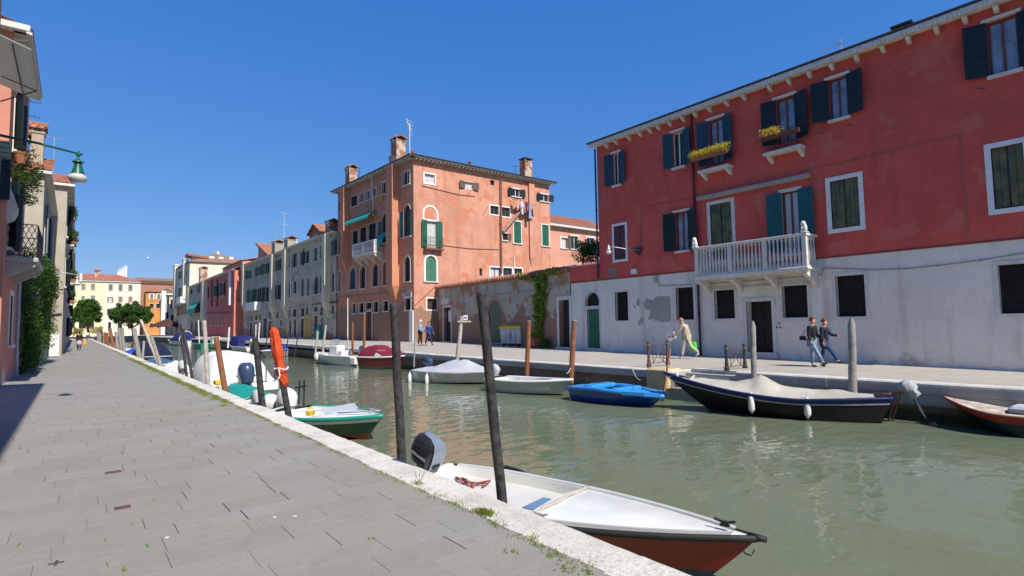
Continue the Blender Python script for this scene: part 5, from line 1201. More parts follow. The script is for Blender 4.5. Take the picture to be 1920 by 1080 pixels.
    ta=[o for o in COL.objects if o.name=='left_grey_house'][0]
    antenna(ta,(gY(52,250,37).x,37,HA+1.2),gY(52,187,37).z-HA-1.2,5,.2,IRON,.8); antenna(ta,(gY(101,290,40).x,40,HA+1.),gY(101,257,40).z-HA-1.,5,.2,ALU,.7)
left_side()
# ================================================================ FAR END OF THE CANAL
def far_end():
    D=DARK; Y=185; F=Fr((gY(131,600,Y).x,Y),(1,0)); 
    ub=F.uz(195,600)[0]; u2=F.uz(262,600)[0]; HE=F.uz(200,528)[1]
    yl=plaster('yellow plaster',(.70,.64,.42)); wh=plaster('cream white plaster',(.74,.70,.56)); low=plaster('olive base plaster',(.30,.27,.16))
    def wn(l,**k): return [dict(r=r,**k) for r in l]
    G=pm('grey green shutter',(.22,.24,.19),.7)
    t=thing('yellow_house','pale yellow three storey house with grey shutters at the end of the quay','house',(F.O.x,Y,0),0)
    sp=wn([(152.5,532,160,543),(170.5,532,178,543),(152.5,555,159,565),(170.5,554,178,565)],kind='closed',sm=G,fw=.1)+wn([(131.5,603,140,615),(148,603,161,616),(165,603,176,616)],pm_=D,fw=.1)
    facade(t,F,yl,0,ub,0,HE,sp); m=MB(F.M); m.box(0,ub,.25,9,0,HE); m.build('inner_wall',yl,t)
    t2=thing('white_house','cream white house with grey shutters and the right half of a red roof','house',F.pt(ub,0,0),0)
    G2=pm('mauve grey shutter',(.28,.19,.17),.7); G3=pm('grey shutter',(.16,.16,.15),.7)
    sp=wn([(204,533,211,544),(222.5,533,229.5,545),(241,534,248,545)],kind='closed',sm=G3,fw=.05)+wn([(222,556,229.5,566),(241,556,248,566)],kind='closed',sm=G2,fw=.05)+wn([(204,557,209.5,567)],kind='open',sm=G2,fw=.05,curtain=CURT)+wn([(201,579,207,591)],pm_=D,fw=.05)+wn([(221,604,229,616),(240,604,247,616),(203,604,208,618)],pm_=D,fw=.1)
    facade(t2,F,wh,ub+.001,u2,0,HE,sp); m=MB(F.M); m.box(ub,u2,.25,9,0,HE); m.build('inner_wall',wh,t2)
    for tt,a,b in ((t,0,ub),(t2,ub,u2)):
        m=MB(F.M); m.box(a,b,-.35,0,HE-.05,HE+.3); m.build('cornice',STONE,tt)
        z3=F.uz(190,513,4)[1]
        m=MB(F.M); 
        if tt is t: m.poly([(a-.3,-.5,HE+.3),(b,-.5,HE+.3),(b,6,z3),(a-.3,6,z3)])
        else: m.poly([(a,-.5,HE+.3),(b+.3,-.5,HE+.3),(F.uz(222,513,6)[0],6,z3),(a,6,z3)]); m.poly([(b+.3,-.5,HE+.3),(b+.3,9,HE+.3),(F.uz(222,513,6)[0],6,z3)])
        rf=m.build('roof',tilemat('distant roof tiles',(.36,.12,.07)),tt)
    p=F.pt(F.uz(183,510,3)[0],3,0); chimney(t,(p.x,p.y),1.3,1,HE+.5,F.uz(183,507,3)[1])
    p=F.pt(F.uz(181,500,3)[0],4,z3-.3); antenna(t,p,2.8,5,.2,ALU,2.); m=MB(F.M); u=F.uz(149.5,520)[0]; m.box(u,u+.5,-.4,.1,HE-.2,F.uz(150,513)[1]); m.build('firewall_post',WHITEP,t)
    # stepped gable behind
    Yg=200; t=thing('stepped_gable','white wall rising in steps above the red roof at the far end','wall',(gY(230,520,Yg).x,Yg,0))
    m=MB()
    for i,(a,b,y0) in enumerate(((219.5,223,509),(223,228,506),(228,233,503),(233,238.5,500))): p=gY(a,525,Yg); q=gY(b,y0,Yg); m.box(p.x,q.x,Yg,Yg+1,8,q.z); m.box(p.x-.15,q.x,Yg-.15,Yg+1.1,q.z,q.z+.25)
    m.build('gable',WHITEP,t)
    # brick building with arch, orange house, etc
    Yb=205; Fb=Fr((gY(255,600,Yb).x,Yb),(1,0)); ue=Fb.uz(345,600)[0]; Hb=Fb.uz(290,529)[1]
    t=thing('brick_hall','long plain brick building with a wide arch filling the canal end','hall',(Fb.O.x,Yb,0))
    bw=pm('distant brick',(.36,.19,.13),.9,.2,.4,.1)
    facade(t,Fb,bw,0,ue,0,Hb,[dict(r=(300,541,323,640),rise=2.6,pm_=pm('arch infill',(.22,.17,.13)),sill=False,fw=.5,fm=brickmat('arch brick'))])
    m=MB(Fb.M); m.box(0,ue,.25,8,0,Hb); m.build('inner_wall',bw,t)
    m=MB(Fb.M); m.box(-.2,ue,-.5,0,Hb,Hb+.35)
    for k in range(12): u=lerp(.5,ue-1,k/11); m.box(u,u+.8,-.4,0,Hb-.5,Hb)
    m.build('cornice',pm('brown cornice',(.20,.11,.08)),t); m=MB(Fb.M); m.prism([(-.3,-.6,Hb+.35),(ue,-.6,Hb+.35),(ue,5,Hb+1.6),(-.3,5,Hb+1.6)],(0,0,.1)); m.build('roof',TILEB,t)
    Yo=192; Fo=Fr((gY(272,600,Yo).x,Yo),(1,0)); uo=Fo.uz(302.5,600)[0]; Ho=Fo.uz(285,547)[1]
    t=thing('small_orange_house','small bright orange house with white framed windows at the canal end','house',(Fo.O.x,Yo,0))
    ow=plaster('bright orange plaster',(.56,.25,.08))
    facade(t,Fo,ow,0,uo,0,Ho,wn([(282,551.5,287,561),(295,551.5,300,561)],kind='closed',sm=G3,fw=.3,fm=WHITEP)+wn([(280.5,569.5,288,577.5),(293,569.5,300,578)],pm_=D,fw=.1)+wn([(281,606,287,614.5),(294,606,299,615)],pm_=D,fw=.15,fm=CREAMW))
    m=MB(Fo.M); m.box(0,uo,.25,6,0,Ho); m.build('inner_wall',ow,t)
    m=MB(Fo.M); m.prism([(-.6,-.5,Ho-.6),(-.6,6,Ho-.6),(3,6,Ho+1.2),(uo+.3,6,Ho+1.2),(uo+.3,-.5,Ho)],(0,0,.1)) if False else m.poly([(-.6,-.5,Ho),(uo+.3,-.5,Ho),(uo+.3,5,Ho+1.3),(1.5,5,Ho+1.3)]); m.build('roof',TILE,t)
    Yw=196; a=gY(303,545,190); b=gY(308.5,560,190)
    Fw=Fr((a.x,190),(1,0)); t=thing('narrow_pale_house','narrow pale building with dark openings squeezed beside the orange house','house',(a.x,190,0))
    uw=Fw.uz(330,600)[0]; pw=plaster('pale narrow plaster',(.42,.40,.36)); Hw=Fw.uz(315,553)[1]
    facade(t,Fw,pw,0,uw,0,Hw,wn([(304.5,560,307.5,585),(313,556,317,570),(320,562,324,580),(312,585,316,600),(320,590,327,604)],pm_=D,fw=.15)); m=MB(Fw.M); m.box(0,uw,.25,6,0,Hw); m.box(0,1,-.6,-.01,0,Hw+1.2); m.box(-.3,uw,-.5,0,Hw,Hw+.4); m.build('inner_wall',WHITEP,t)
    # dark parasol of a waterside cafe
    p=gD(313,604,150); t=thing('cafe_parasol','wide dark brown parasol on the far quay in front of the pale houses','parasol',(p.x,p.y,.45))
    m=MB(); m.lathe([(4.2,p.z-1.3),(4.0,p.z-.9),(.2,p.z+.9)],(p.x,p.y,0),10); m.build('canopy',pm('brown cloth',(.07,.03,.025),.8),t); m=MB(); m.tube([(p.x,p.y,.45),(p.x,p.y,p.z+.8)],.08,6); m.build('pole',IRON,t)
    # umbrella pines
    rr=random.Random(5)
    for k,(px0,px1,yt,ym,Yt,lab) in enumerate(((137,189,559,607,172,'umbrella pine with a round crown in front of the yellow house'),(204,288,563,609,170,'larger umbrella pine with a wide flat crown in front of the white house'))):
        a=gY(px0,yt,Yt); b=gY(px1,ym,Yt); cx=(a.x+b.x)/2; rx=(b.x-a.x)/2; zt=a.z; zb=b.z
        t=thing('umbrella_pine',lab,'pine tree',(cx,Yt,.3),group='umbrella pines at the canal end')
        m=MB(); z0=.3
        m.tube([(cx+.5,Yt,z0),(cx+.35,Yt,z0+1.5),(cx+.1,Yt,lerp(z0,zb,.9)),(cx,Yt,zb+.8)],[.32,.27,.22,.15],8)
        for j in range(9):
            an=j*.7; m.tube([(cx+.2,Yt,lerp(z0,zb,.75)),(cx+rx*.35*math.cos(an),Yt+rx*.35*math.sin(an),zb+.2),(cx+rx*.75*math.cos(an),Yt+rx*.75*math.sin(an),lerp(zb,zt,.45))],[.15,.10,.05],6)
        m.build('trunk',WOODR,t)
        m=MB(); pts=[]
        for _ in range(135):
            an=rr.uniform(0,6.28); q=math.sqrt(rr.random()); hz=(1-q*q)
            zc=lerp(zb+.3,zt-.5,rr.uniform(.15,1)*(.45+.55*math.sqrt(hz)))
            pts.append(((cx+rx*.92*q*math.cos(an),Yt+rx*.92*q*math.sin(an),zc),rr.uniform(.5,1.0)))
        leaves(m,pts,30000,.36,rr); m.build('crown',leafmat('pine needles',(.015,.06,.010),(.10,.20,.04)),t)
    # two low shrubs and a bench line on the far quay
    for k,(px,py,s,lab) in enumerate(((182,618,1.0,'yellow green shrub on the far quay beside the first wooden posts'),(145,622,.9,'low shrub at the foot of the yellow house near the walking people'))):
        p=gD(px,py,128); t=thing('shrub',lab,'shrub',(p.x,p.y,0)); m=MB(); leaves(m,[((p.x+rr.uniform(-s,s),p.y+rr.uniform(-s,s),p.z+rr.uniform(-.8,.8)*s),.5) for _ in range(14)],900,.25,rr); m.build('foliage',leafmat('yellow shrub',(.15,.14,.02),(.35,.28,.04)),t); m=MB(); m.tube([(p.x,p.y,0),(p.x,p.y,p.z)],.08,6); m.build('stem',WOODR,t)
far_end()
def sky_things():
    # birds and moon
    rr=random.Random(9)
    for k,(x,y,lab) in enumerate(((604,124,'highest and leftmost of three tiny dark birds in the sky'),(641,145,'middle one of three tiny dark birds in the sky'),(656,159,'lowest of three tiny dark birds in the sky'))):
        p=gD(x,y,90); T=Matrix.Translation(p)@Matrix.Rotation(.5+k,4,'Z'); m=MB(T)
        m.tube([(-.14,0,0),(-.05,0,.0),(.06,0,.01),(.13,0,0)],[.01,.035,.03,.01],6)
        t=thing('bird',lab,'bird',p,.5+k,group='birds in the sky'); m.build('body',IRON,t)
        for s in (-1,1):
            m=MB(T); m.prism([(.03,0,.01),(.02,s*.14,.06),(-.02,s*.28,.03),(-.04,s*.14,.05),(-.05,0,.01)],(0,0,.008)); m.build('wing',IRON,t)
    p=gD(277,484,2500); m=MB(); n=20
    r=5.0; m.lathe([(r*math.sin(math.pi*i/12)+.001,-r*math.cos(math.pi*i/12)) for i in range(13)],p,16)
    solo(m,'moon',pm('moon rock',(.6,.6,.6),1,.3,.1,0),'pale daytime moon low in the blue sky above the far roofs','moon',p,smooth=True)
sky_things()
# ================================================================ BOATS
WL=-.9
def hullmat(n,c,rough=.3,coat=.3): return pm(n,c,rough,.08,2.5,.05,8,.5,coat=coat,dist=.004)
HW=hullmat('white gelcoat',(.68,.69,.67)); 
RUB=pm('black rubber',(.02,.02,.022),.6,.2,9,.2,30)
class Hull:
    def __init__(s,stern,bow,B,h0,h1,tr=.75,pk=.35,p=2.2,rake=.5,dr=.15,fl=.82,hm=None,sternrake=.1,z0=WL):
        d=Vector((bow[0]-stern[0],bow[1]-stern[1],0)); s.L=d.length; d.normalize(); s.rz=math.atan2(d.y,d.x)
        s.T=Matrix.Translation((stern[0],stern[1],z0))@Matrix.Rotation(s.rz,4,'Z')
        s.B=B;s.h0=h0;s.h1=h1;s.tr=tr;s.pk=pk;s.p=p;s.rake=rake;s.dr=dr;s.fl=fl;s.hm=hm if hm is not None else h0; s.sr=sternrake
    def w(s,t):
        if t<s.pk: k=t/s.pk; return s.B/2*lerp(s.tr,1,1-(1-k)**2)
        k=(t-s.pk)/(1-s.pk); return max(s.B/2*(1-k**s.p),.012)
    def z(s,t):
        return pl(t,[(0,s.h0),(.35,s.hm),(1,s.h1)]) if False else (lerp(s.h0,s.hm,t/.35) if t<.35 else s.hm+(s.h1-s.hm)*((t-.35)/.65)**1.7)
    def P(s,t,f,k):      # f -1..1 side, k 0 keel..1 gunwale
        zt=s.z(t); z=lerp(-s.dr*(1-.6*t**2),zt,k); full=s.fl-.35*t**3
        wk=lerp(0,full,min(1,k/.22)**.7) if k<.22 else lerp(full,1,((k-.22)/.78))
        L=s.L; x=lerp(s.sr*(1-k)*.6,L-s.rake*(1-k)**1.1,t)
        return Vector((x,f*s.w(t)*wk,z))
def boat(name,label,cat,H,hull,bottom=None,band=.3,rub=None,deck=None,fore=.55,aft=.06,floor=-.25,rim=.10,inner=None,group=None,rr_=.035,bench=(),stripe=None,n=18,camber=.07,coam=True,wash=0):
    T=H.T; t=thing(name,label,cat,T.translation,H.rz,group); N_=n; inner=inner or deck
    ks=[0,.12,.22,band,band+.001,.6,.85,1] if band>.22 else [0,.12,.22,.4,.6,.85,1]
    def shell(ka,kb,m):
        kk=[k for k in [0,.1,.22,.3,.4,.5,.6,.7,.8,.9,1] if ka<k<kb]; kk=[ka]+kk+[kb]
        for sd in (1,-1):
            rows=[[H.P(i/N_,sd,k) for k in kk] for i in range(N_+1)]
            if sd<0: rows=[list(reversed(r)) for r in rows]
            m.grid(rows)
        P1=[H.P(0,1,k) for k in kk]; P2=[H.P(0,-1,k) for k in reversed(kk)]
        m.poly(P1+P2)
    m=MB(T); shell(band if bottom else 0,1,m); m.build('hull',hull,t,smooth='auto')
    if bottom: m=MB(T); shell(0,band,m); m.build('bottom',bottom,t,smooth='auto')
    if stripe:
        m=MB(T)
        for sd in (1,-1):
            rows=[[H.P(i/N_,sd*1.012,k)+Vector((0,sd*.006,0)) for k in (stripe[0],stripe[1])] for i in range(N_+1)]; m.grid(rows)
        m.build('stripe',stripe[2],t)
    m=MB(T)
    gun=[H.P(i/N_,1,1) for i in range(N_+1)]; gun2=[H.P(i/N_,-1,1) for i in range(N_,-1,-1)]
    m.tube(gun+[H.P(1,0,1)]+gun2,rr_,8,flat=1.3); m.tube([gun[0],gun2[-1]],rr_*.8,8)
    m.build('rub_rail',rub or hull,t,smooth=True)
    if deck:
        m=MB(T)
        def dk(t_,f,wf=.97):
            p=H.P(t_,f*wf,1); return Vector((p.x,p.y,H.z(t_)+camber*(1-f*f)*min(1,H.w(t_)*2)+.012))
        FF=[-1,-.75,-.5,-.25,0,.25,.5,.75,1]
        rows=[[dk(lerp(fore,1,i/10),f) for f in FF] for i in range(11)]; m.grid(rows)
        m.add([dk(fore,f) for f in FF]+[dk(fore,f)-Vector((0,0,.12)) for f in FF],[(i,i+1,10+i,9+i) for i in range(8)])
        if aft>0: 
            rows=[[dk(lerp(0,aft,i/3),f) for f in FF] for i in range(4)]; m.grid(rows)
        # side decks
        for sd in (1,-1):
            rows=[]
            for i in range(9):
                t_=lerp(aft,fore,i/8); a=H.P(t_,sd*.98,1); wi=max(0,H.w(t_)-rim); rows.append([Vector((a.x,a.y,H.z(t_)+.012)),Vector((a.x,sd*wi,H.z(t_)+.03)),Vector((a.x,sd*wi*.97,H.z(t_)+floor))])
            m.grid(rows)
        m.build('deck',deck,t,smooth='auto')
        m=MB(T); rows=[[Vector((H.P(lerp(aft,fore,i/8),0,1).x,f*max(.02,H.w(lerp(aft,fore,i/8))-rim),H.z(lerp(aft,fore,i/8))+floor+.02)) for f in (-1,0,1)] for i in range(9)]; m.grid(rows)
        xa=H.P(aft,0,1).x; xf=H.P(fore,0,1).x; 
        m.quad((xa,-H.w(aft)+rim,H.z(aft)+floor),(xa,H.w(aft)-rim,H.z(aft)+floor),(xa,H.w(aft)-rim,H.z(aft)+.012),(xa,-H.w(aft)+rim,H.z(aft)+.012))
        m.build('cockpit',inner,t)
        for b in bench:
            m=MB(T); x=H.P(b,0,1).x; ww=H.w(b)-rim*.8; zz=H.z(b)-.10; m.bbox(x-.14,x+.14,-ww,ww,zz-.05,zz,.012); m.build('bench',inner if b<.5 else deck,t)
    return t
def cover(t,H,mat,s0,s1,prof,drop=.07,wr=.03,seed=1,ns=26,nf=12,name='cover',pw=1.6,out=1.05):
    rr=random.Random(seed); m=MB(H.T); rows=[]; ph=[rr.uniform(0,6) for _ in range(6)]
    for i in range(ns+1):
        s=lerp(s0,s1,i/ns); h=pl(s,prof); row=[]
        for j in range(nf+1):
            f=lerp(-1,1,j/nf); a=H.P(s,f*out,1); y=f*H.w(s)*out
            zz=H.z(s)+h*(1-abs(f)**pw)+.015-wr*0.55*(1-abs(f)**4)*min(1,h*4)*abs(math.sin(s*37+ph[3]+f*(5+3*math.sin(s*9+ph[4]))))**3+wr*(math.sin(s*31+ph[0]+f*4)+.7*math.sin(s*53+ph[1]-f*6)+.5*math.sin(f*13+ph[2]+s*9))*(1-abs(f))
            row.append(Vector((a.x,y,zz)))
        e0,e1=row[0]-Vector((0,0,drop*rr.uniform(.8,1.3))),row[-1]-Vector((0,0,drop*rr.uniform(.8,1.3)))
        rows.append([e0]+row+[e1])
    m.grid(rows); 
    for r in (rows[0],rows[-1]): m.poly(r)
    return m.build(name,mat,t,smooth='auto')
def outboard(t,T,s=1.,cowl=None,leg=None,tilt=0,name='outboard_motor',lab=None,tiller=False):
    """T: frame at the transom top, x pointing aft"""
    T=T@Matrix.Rotation(-R(tilt),4,'Y'); leg=leg or pm('grey leg',(.10,.11,.12),.4,.2,5,.1)
    m=MB(T); m.box(-.06*s,.10*s,-.10*s,.10*s,-.22*s,.08*s); m.tube([(.16*s,0,.12*s),(.19*s,0,-.5*s)],[.075*s,.05*s],8,flat=1.6)
    m.prism([(.08*s,-.018*s,-.45*s),(.34*s,-.018*s,-.42*s),(.32*s,-.018*s,-.75*s),(.12*s,-.018*s,-.78*s)],(0,.036*s,0)); m.tube([(.02*s,0,-.64*s),(.12*s,0,-.63*s),(.36*s,0,-.63*s)],[.015*s,.05*s,.035*s],8)
    for k in range(3):
        a=k*2.09; m.prism([(.38*s,0,-.63*s),(.40*s,.12*s*math.cos(a),-.63*s+.12*s*math.sin(a)),(.37*s,.12*s*math.cos(a+.7),-.63*s+.12*s*math.sin(a+.7))],(.012*s,0,0))
    o=m.build(name,leg,t,label=lab)
    m=MB(T); rows=[]
    for z,xa,xb,wy in ((.02,.02,.34,.10),(.06,-.05,.40,.14),(.22,-.08,.44,.165),(.38,-.07,.43,.16),(.46,-.02,.38,.13),(.50,.06,.30,.08)):
        cx,hx=(xa+xb)/2,(xb-xa)/2; rows.append([Vector(((cx+hx*(abs(math.cos(a))**.7)*(1 if math.cos(a)>0 else -1))*s,wy*(abs(math.sin(a))**.7)*(1 if math.sin(a)>0 else -1)*s,z*s)) for a in [2*math.pi*k/16 for k in range(16)]])
    m.grid(rows,closed=True); m.poly(rows[-1]); m.poly(list(reversed(rows[0]))); c=m.build('cowl',cowl or HW,o,smooth='auto')
    for sy in (-1,1): m=MB(T); m.box(.02*s,.34*s,(.160 if sy>0 else -.164)*s,(.164 if sy>0 else -.160)*s,.18*s,.22*s); m.build('cowl_stripe',ALU,c)
    if tiller: m=MB(T); m.tube([(0,0,.05*s),(-.45*s,.05*s,.12*s)],.02*s,6); m.build('tiller',RUB,o)
    return o
def at(H,x,y,z,rz=math.pi): return H.T@Matrix.Translation((x,y,z))@Matrix.Rotation(rz,4,'Z')
def fender(label,p,top,group='boat fenders',s=1.):
    f=thing('fender',label,'fender',p,0,group); x,y,z=p
    m=MB(); m.lathe([(.012,.26),(.03,.24),(.035,.20),(.075,.15),(.08,0),(.08,-.16),(.05,-.22),(.02,-.25),(.012,-.28)],(x,y,z),12) if s==1 else m.lathe([(r*s,q*s) for r,q in [(.012,.26),(.03,.24),(.035,.20),(.075,.15),(.08,0),(.08,-.16),(.05,-.22),(.02,-.25)]],(x,y,z),10)
    m.build('body',WHITEP,f,smooth=True); m=MB(); m.tube([(x,y,z+.24*s),top],.009,5); m.build('rope',CREAMW,f)
TARP=pm('beige tarp',(.37,.35,.30),.85,.22,1.0,.5,5,dist=.03)
WTARP=pm('white boat cover',(.62,.63,.62),.7,.07,1.5,.4,4,dist=.03)
GTARP=pm('silver grey cover',(.42,.44,.47),.7,.12,1.5,.4,5,dist=.03)
NAVY=pm('navy canvas',(.015,.022,.13),.8,.2,2,.3,8); BLUE=pm('royal blue canvas',(.015,.07,.48),.7,.15,2,.3,8)
TEALT=pm('teal tarp',(.01,.25,.22),.75,.15,2,.4,6,dist=.02)
g3=lambda x,y,z:tuple(gz(x,y,z))[:2]
def cleat(m,p,s=1,rz=0):
    T=m.M; m.M=m.M@Matrix.Translation(p)@Matrix.Rotation(rz,4,'Z')
    m.box(-.04*s,.04*s,-.02*s,.02*s,0,.015*s); m.tube([(-.09*s,0,.05*s),(-.03*s,0,.035*s),(.03*s,0,.035*s),(.09*s,0,.05*s)],.012*s,6); m.box(-.025*s,.025*s,-.012*s,.012*s,0,.035*s); m.M=T
def boats():
    # 1. near white boat with red hull
    bx,by=g3(1418,1012,-.42); H=Hull((3.86,7.0),(bx,by),1.62,.45,.49,tr=.72,pk=.3,p=2.0,rake=.55,fl=.72,hm=.42)
    t=boat('motorboat','white decked motorboat with a red hull moored nearest the camera','boat',H,hullmat('dark red hull',(.27,.008,.006)),hullmat('navy bottom',(.02,.03,.09)),.30,rub=RUB,deck=HW,fore=.50,aft=.0,rim=.13,inner=hullmat('dull white inside',(.58,.58,.55),.5),bench=(.13,),rr_=.026,camber=.06,floor=-.11)
    m=MB(H.T)   # raised toe rail along the deck
    for sd in (1,-1):
        P=[]; 
        for i in range(15):
            s=lerp(.04,.955,i/14); p=H.P(s,sd*.93,1); P.append([Vector((p.x,p.y,H.z(s)+.02)),Vector((p.x,p.y,H.z(s)+.055)),Vector((p.x,p.y-sd*.05,H.z(s)+.05)),Vector((p.x,p.y-sd*.06,H.z(s)+.015))])
        m.grid(P); 
    m.build('toe_rail',hullmat('grey white rail',(.52,.53,.53)),t,smooth='auto')
    m=MB(H.T); L=H.L; m.tube([(L-.06,0,H.h1+.01),(L+.09,0,H.h1+.01)],[.04,.028],8); m.build('bow_roller',RUB,t,smooth=True)
    m=MB(H.T); cleat(m,(L-.28,.0,H.h1+.06),1.1,0); m.build('cleat',RUB,t); m=MB(H.T); cleat(m,(L*.55,-H.w(.55)*.9,H.z(.55)+.06),.9,.1); m.build('cleat',ALU,t)
    m=MB(H.T); m.tube([(L-.16,.03,H.h1-.10),(L-.11,.03,H.h1-.17),(L-.05,.03,H.h1-.18),(L-.03,.03,H.h1-.12)],.01,5); m.build('towing_eye',ALU,t)
    # fabric edge across the deck front and cushions
    m=MB(H.T); xf=H.P(.50,0,1).x; rr=random.Random(3); P=[]
    for i in range(15): f=lerp(-.88,.88,i/14); P.append(Vector((xf+.12*math.cos(f*1.2)+rr.uniform(-.012,.012),f*H.w(.5),H.z(.5)+.03+.06*(1-f*f)+rr.uniform(-.01,.01))))
    m.tube(P,[.016+.008*rr.random() for _ in P],6); m.build('canvas_edge',TARP,t,smooth=True)
    m=MB(H.T); x=H.P(.42,0,1).x; m.box(x-.05,x+.12,-.1,.35,H.z(.4)-.085,H.z(.4)-.075); m.build('blue_pad',pm('pale blue pad',(.13,.22,.36),.6),t)
    m=MB(H.T)
    for k in range(5): a=rr.uniform(0,6); m.tube([(.35+.1*k,.25+.1*math.sin(a),H.h0-.07),(.5+.1*k,.32+.12*math.cos(a),H.h0-.05),(.6+.08*k,.2+.1*math.sin(a+1),H.h0-.07)],.02,6)
    m.build('red_rope',pm('faded red rope',(.30,.10,.09),.9),t,smooth=True)
    m=MB(H.T); s=.22; p=H.P(s,1,1); m.tube([(p.x-.3,p.y-.02,p.z+.03),(p.x-.1,p.y+.03,p.z+.06),(p.x+.12,p.y+.03,p.z+.04),(p.x+.25,p.y-.02,p.z+.03)],.025,6); m.build('rope_coil',RUB,t,smooth=True)
    m=MB(H.T); ww=H.w(0); m.bbox(-.04,.07,-ww-.01,ww+.01,H.h0-.16,H.h0+.035,.012); m.build('transom_cap',HW,t)
    outboard(t,at(H,0.02,.14,.46),.92,pm('black cowl',(.02,.022,.03),.25,.1,3,.02,coat=.5),tilt=22)
    ct=[o for o in t.children if o.name.startswith('outboard')][0]
    # silver back panel of the cowl
    T=at(H,0.02,.14,.46)@Matrix.Rotation(-R(22),4,'Y')@Matrix.Scale(.92,4); m=MB(T); rows=[]
    for z,x,wy in ((.05,.425,.11),(.22,.462,.135),(.38,.452,.13),(.465,.40,.11),(.508,.28,.08),(.512,.10,.06)): rows.append([Vector((-x+.375-.01*abs(f),wy*1.03*f,z+.006)) for f in (-1,-.5,0,.5,1)])
    m.grid(rows); m.build('silver_panel',pm('silver grey paint',(.30,.34,.40),.3,.05,3,0,metal=.5),ct,smooth=True)
    m=MB(T)
    for k in range(3): m.box(-.085,-.075,-.08+.055*k,-.045+.055*k,.10,.16)
    m.build('cowl_vent',DARK,ct)
    # 2. white boat with green edge
    bx,by=g3(716,781,-.35); sx,sy=4.3,14.7; H=Hull((sx,sy),(bx,by),1.75,.46,.56,tr=.75,pk=.35,p=2.1,rake=.55,fl=.7)
    t=boat('motorboat','white open boat with a green rubbing strake and dark green and red hull','boat',H,hullmat('dark green hull',(.01,.065,.04)),hullmat('red bottom',(.22,.02,.015)),.34,rub=hullmat('sea green strake',(.02,.26,.20)),deck=HW,fore=.60,aft=.05,rim=.16,bench=(.3,),camber=.10,floor=-.3,stripe=(.80,.98,HW))
    m=MB(H.T); x=H.P(.56,0,1).x; z=H.z(.56)
    m.grid([[Vector((x+.3*math.cos(f),f*.5,z+.10)) for f in (-1,-.5,0,.5,1)],[Vector((x+.05*math.cos(f),f*.48,z+.22)) for f in (-1,-.5,0,.5,1)]]); m.build('windscreen',pm('smoky acrylic',(.35,.38,.42),.1,.05,2,0,coat=.8),t)
    m=MB(H.T); 
    P=[Vector((H.P(s,f*.7,1).x,H.P(s,f*.7,1).y,H.z(s)+.12)) for s,f in ((.72,1),(.85,.95),(.95,.5),(.985,0),(.95,-.5),(.85,-.95),(.72,-1))]; m.tube(P,.016,6); cleat(m,(H.L*.9,0,H.h1+.1),1.); m.build('bow_rail',ALU,t,smooth=True)
    m=MB(H.T); m.tube([(H.L*.2,-.4,H.h0+.05),(H.L*.5,.5,H.h0+.12)],.02,6); m.tube([(H.L*.25,.1,H.h0+.03),(H.L*.55,.62,H.h0+.1)],.02,6); m.build('oar',WHITEP,t)
    m=MB(H.T); m.lathe([(.10,0),(.12,.12),(.05,.2)],(.75,.1,H.h0-.1),8); m.build('yellow_float',pm('yellow plastic',(.6,.4,.03),.4),t)
    outboard(t,at(H,0.0,.05,.36),1.15,HW,tilt=14); m=MB(H.T)
    for y in (.45,.6): m.tube([(-.2,y,.3),(-.25,y+.05,1.15)],.022,6); m.tube([(-.35,y,.95),(-.1,y,1.0)],.02,6)
    m.build('stern_bracket',RUB,t)
    # 3. teal covered dinghy with hooded motor
    H=Hull((4.0,16.6),(4.05,20.4),1.25,.55,.6,tr=.75,rake=.4,fl=.75)
    t=boat('dinghy','small dinghy under a teal tarpaulin beside the kerb','boat',H,HW,rub=HW,deck=HW,fore=.6); cover(t,H,TEALT,0.02,.97,[(0,.10),(.3,.30),(.7,.22),(1,.04)],.2,.02,2)
    outboard(t,at(H,0,0,.42),.8,GTARP,tilt=10); 
    m=MB(H.T); m.lathe([(.05,-.1),(.2,0),(.24,.2),(.2,.32),(.08,.4)],(-1.1,-.1,.40),12); m.build('motor_hood',WTARP,t,smooth=True)
    # 4. big cabin boat under white cover
    H=Hull((4.75,20.9),(4.6,27.6),2.35,.62,.95,tr=.85,pk=.35,p=2.4,rake=.8,fl=.8)
    t=boat('cabin_boat','large white boat under a tall white cover with a dark blue outboard','boat',H,HW,hullmat('navy bottom',(.02,.03,.09)),.24,rub=HW,deck=HW,fore=.6)
    cover(t,H,WTARP,.10,.97,[(.1,.30),(.16,.62),(.24,.98),(.45,1.02),(.62,.95),(.8,.5),(1,.05)],.35,.02,5,pw=4.2,out=1.02)
    m=MB(H.T); m.bbox(-.35,.75,-.95,.95,.35,.66,.05); m.build('stern_platform',HW,t)
    outboard(t,at(H,-.25,.18,.62),1.5,pm('blue grey cowl',(.035,.06,.12),.3,.1,3,.02,coat=.5),tilt=4)
    m=MB(H.T); 
    for y in (-.85,-.55): m.tube([(-.2,y,.66),(-.2,y,1.15)],.02,6)
    m.build('stern_rail',RUB,t)
    m=MB(H.T); m.bbox(.0,.35,.75,1.0,.66,.8,.02); m.build('yellow_box',pm('yellow plastic',(.6,.4,.03),.4),t)
    # 5 small white covered, blue grey covered, dark blue ones along left kerb
    H=Hull((4.1,31.0),(4.0,35.0),1.5,.5,.6,tr=.7,fl=.75); t=boat('dinghy','small white boat with a rumpled white cover behind the two thin black poles','boat',H,HW,rub=HW); cover(t,H,WTARP,.0,.97,[(0,.25),(.4,.45),(1,.1)],.12,.05,7); outboard(t,at(H,0,0,.5),1.,GTARP,tilt=25)
    H=Hull((4.3,39.2),(4.1,44.2),1.7,.5,.6,tr=.7,fl=.75); t=boat('small_boat','boat under a slate blue cover behind the crossed grey posts','boat',H,HW,rub=HW); cover(t,H,pm('slate blue canvas',(.05,.12,.22),.8,.2,2,.3,8),.0,.97,[(0,.15),(.4,.3),(1,.1)],.2,.03,8)
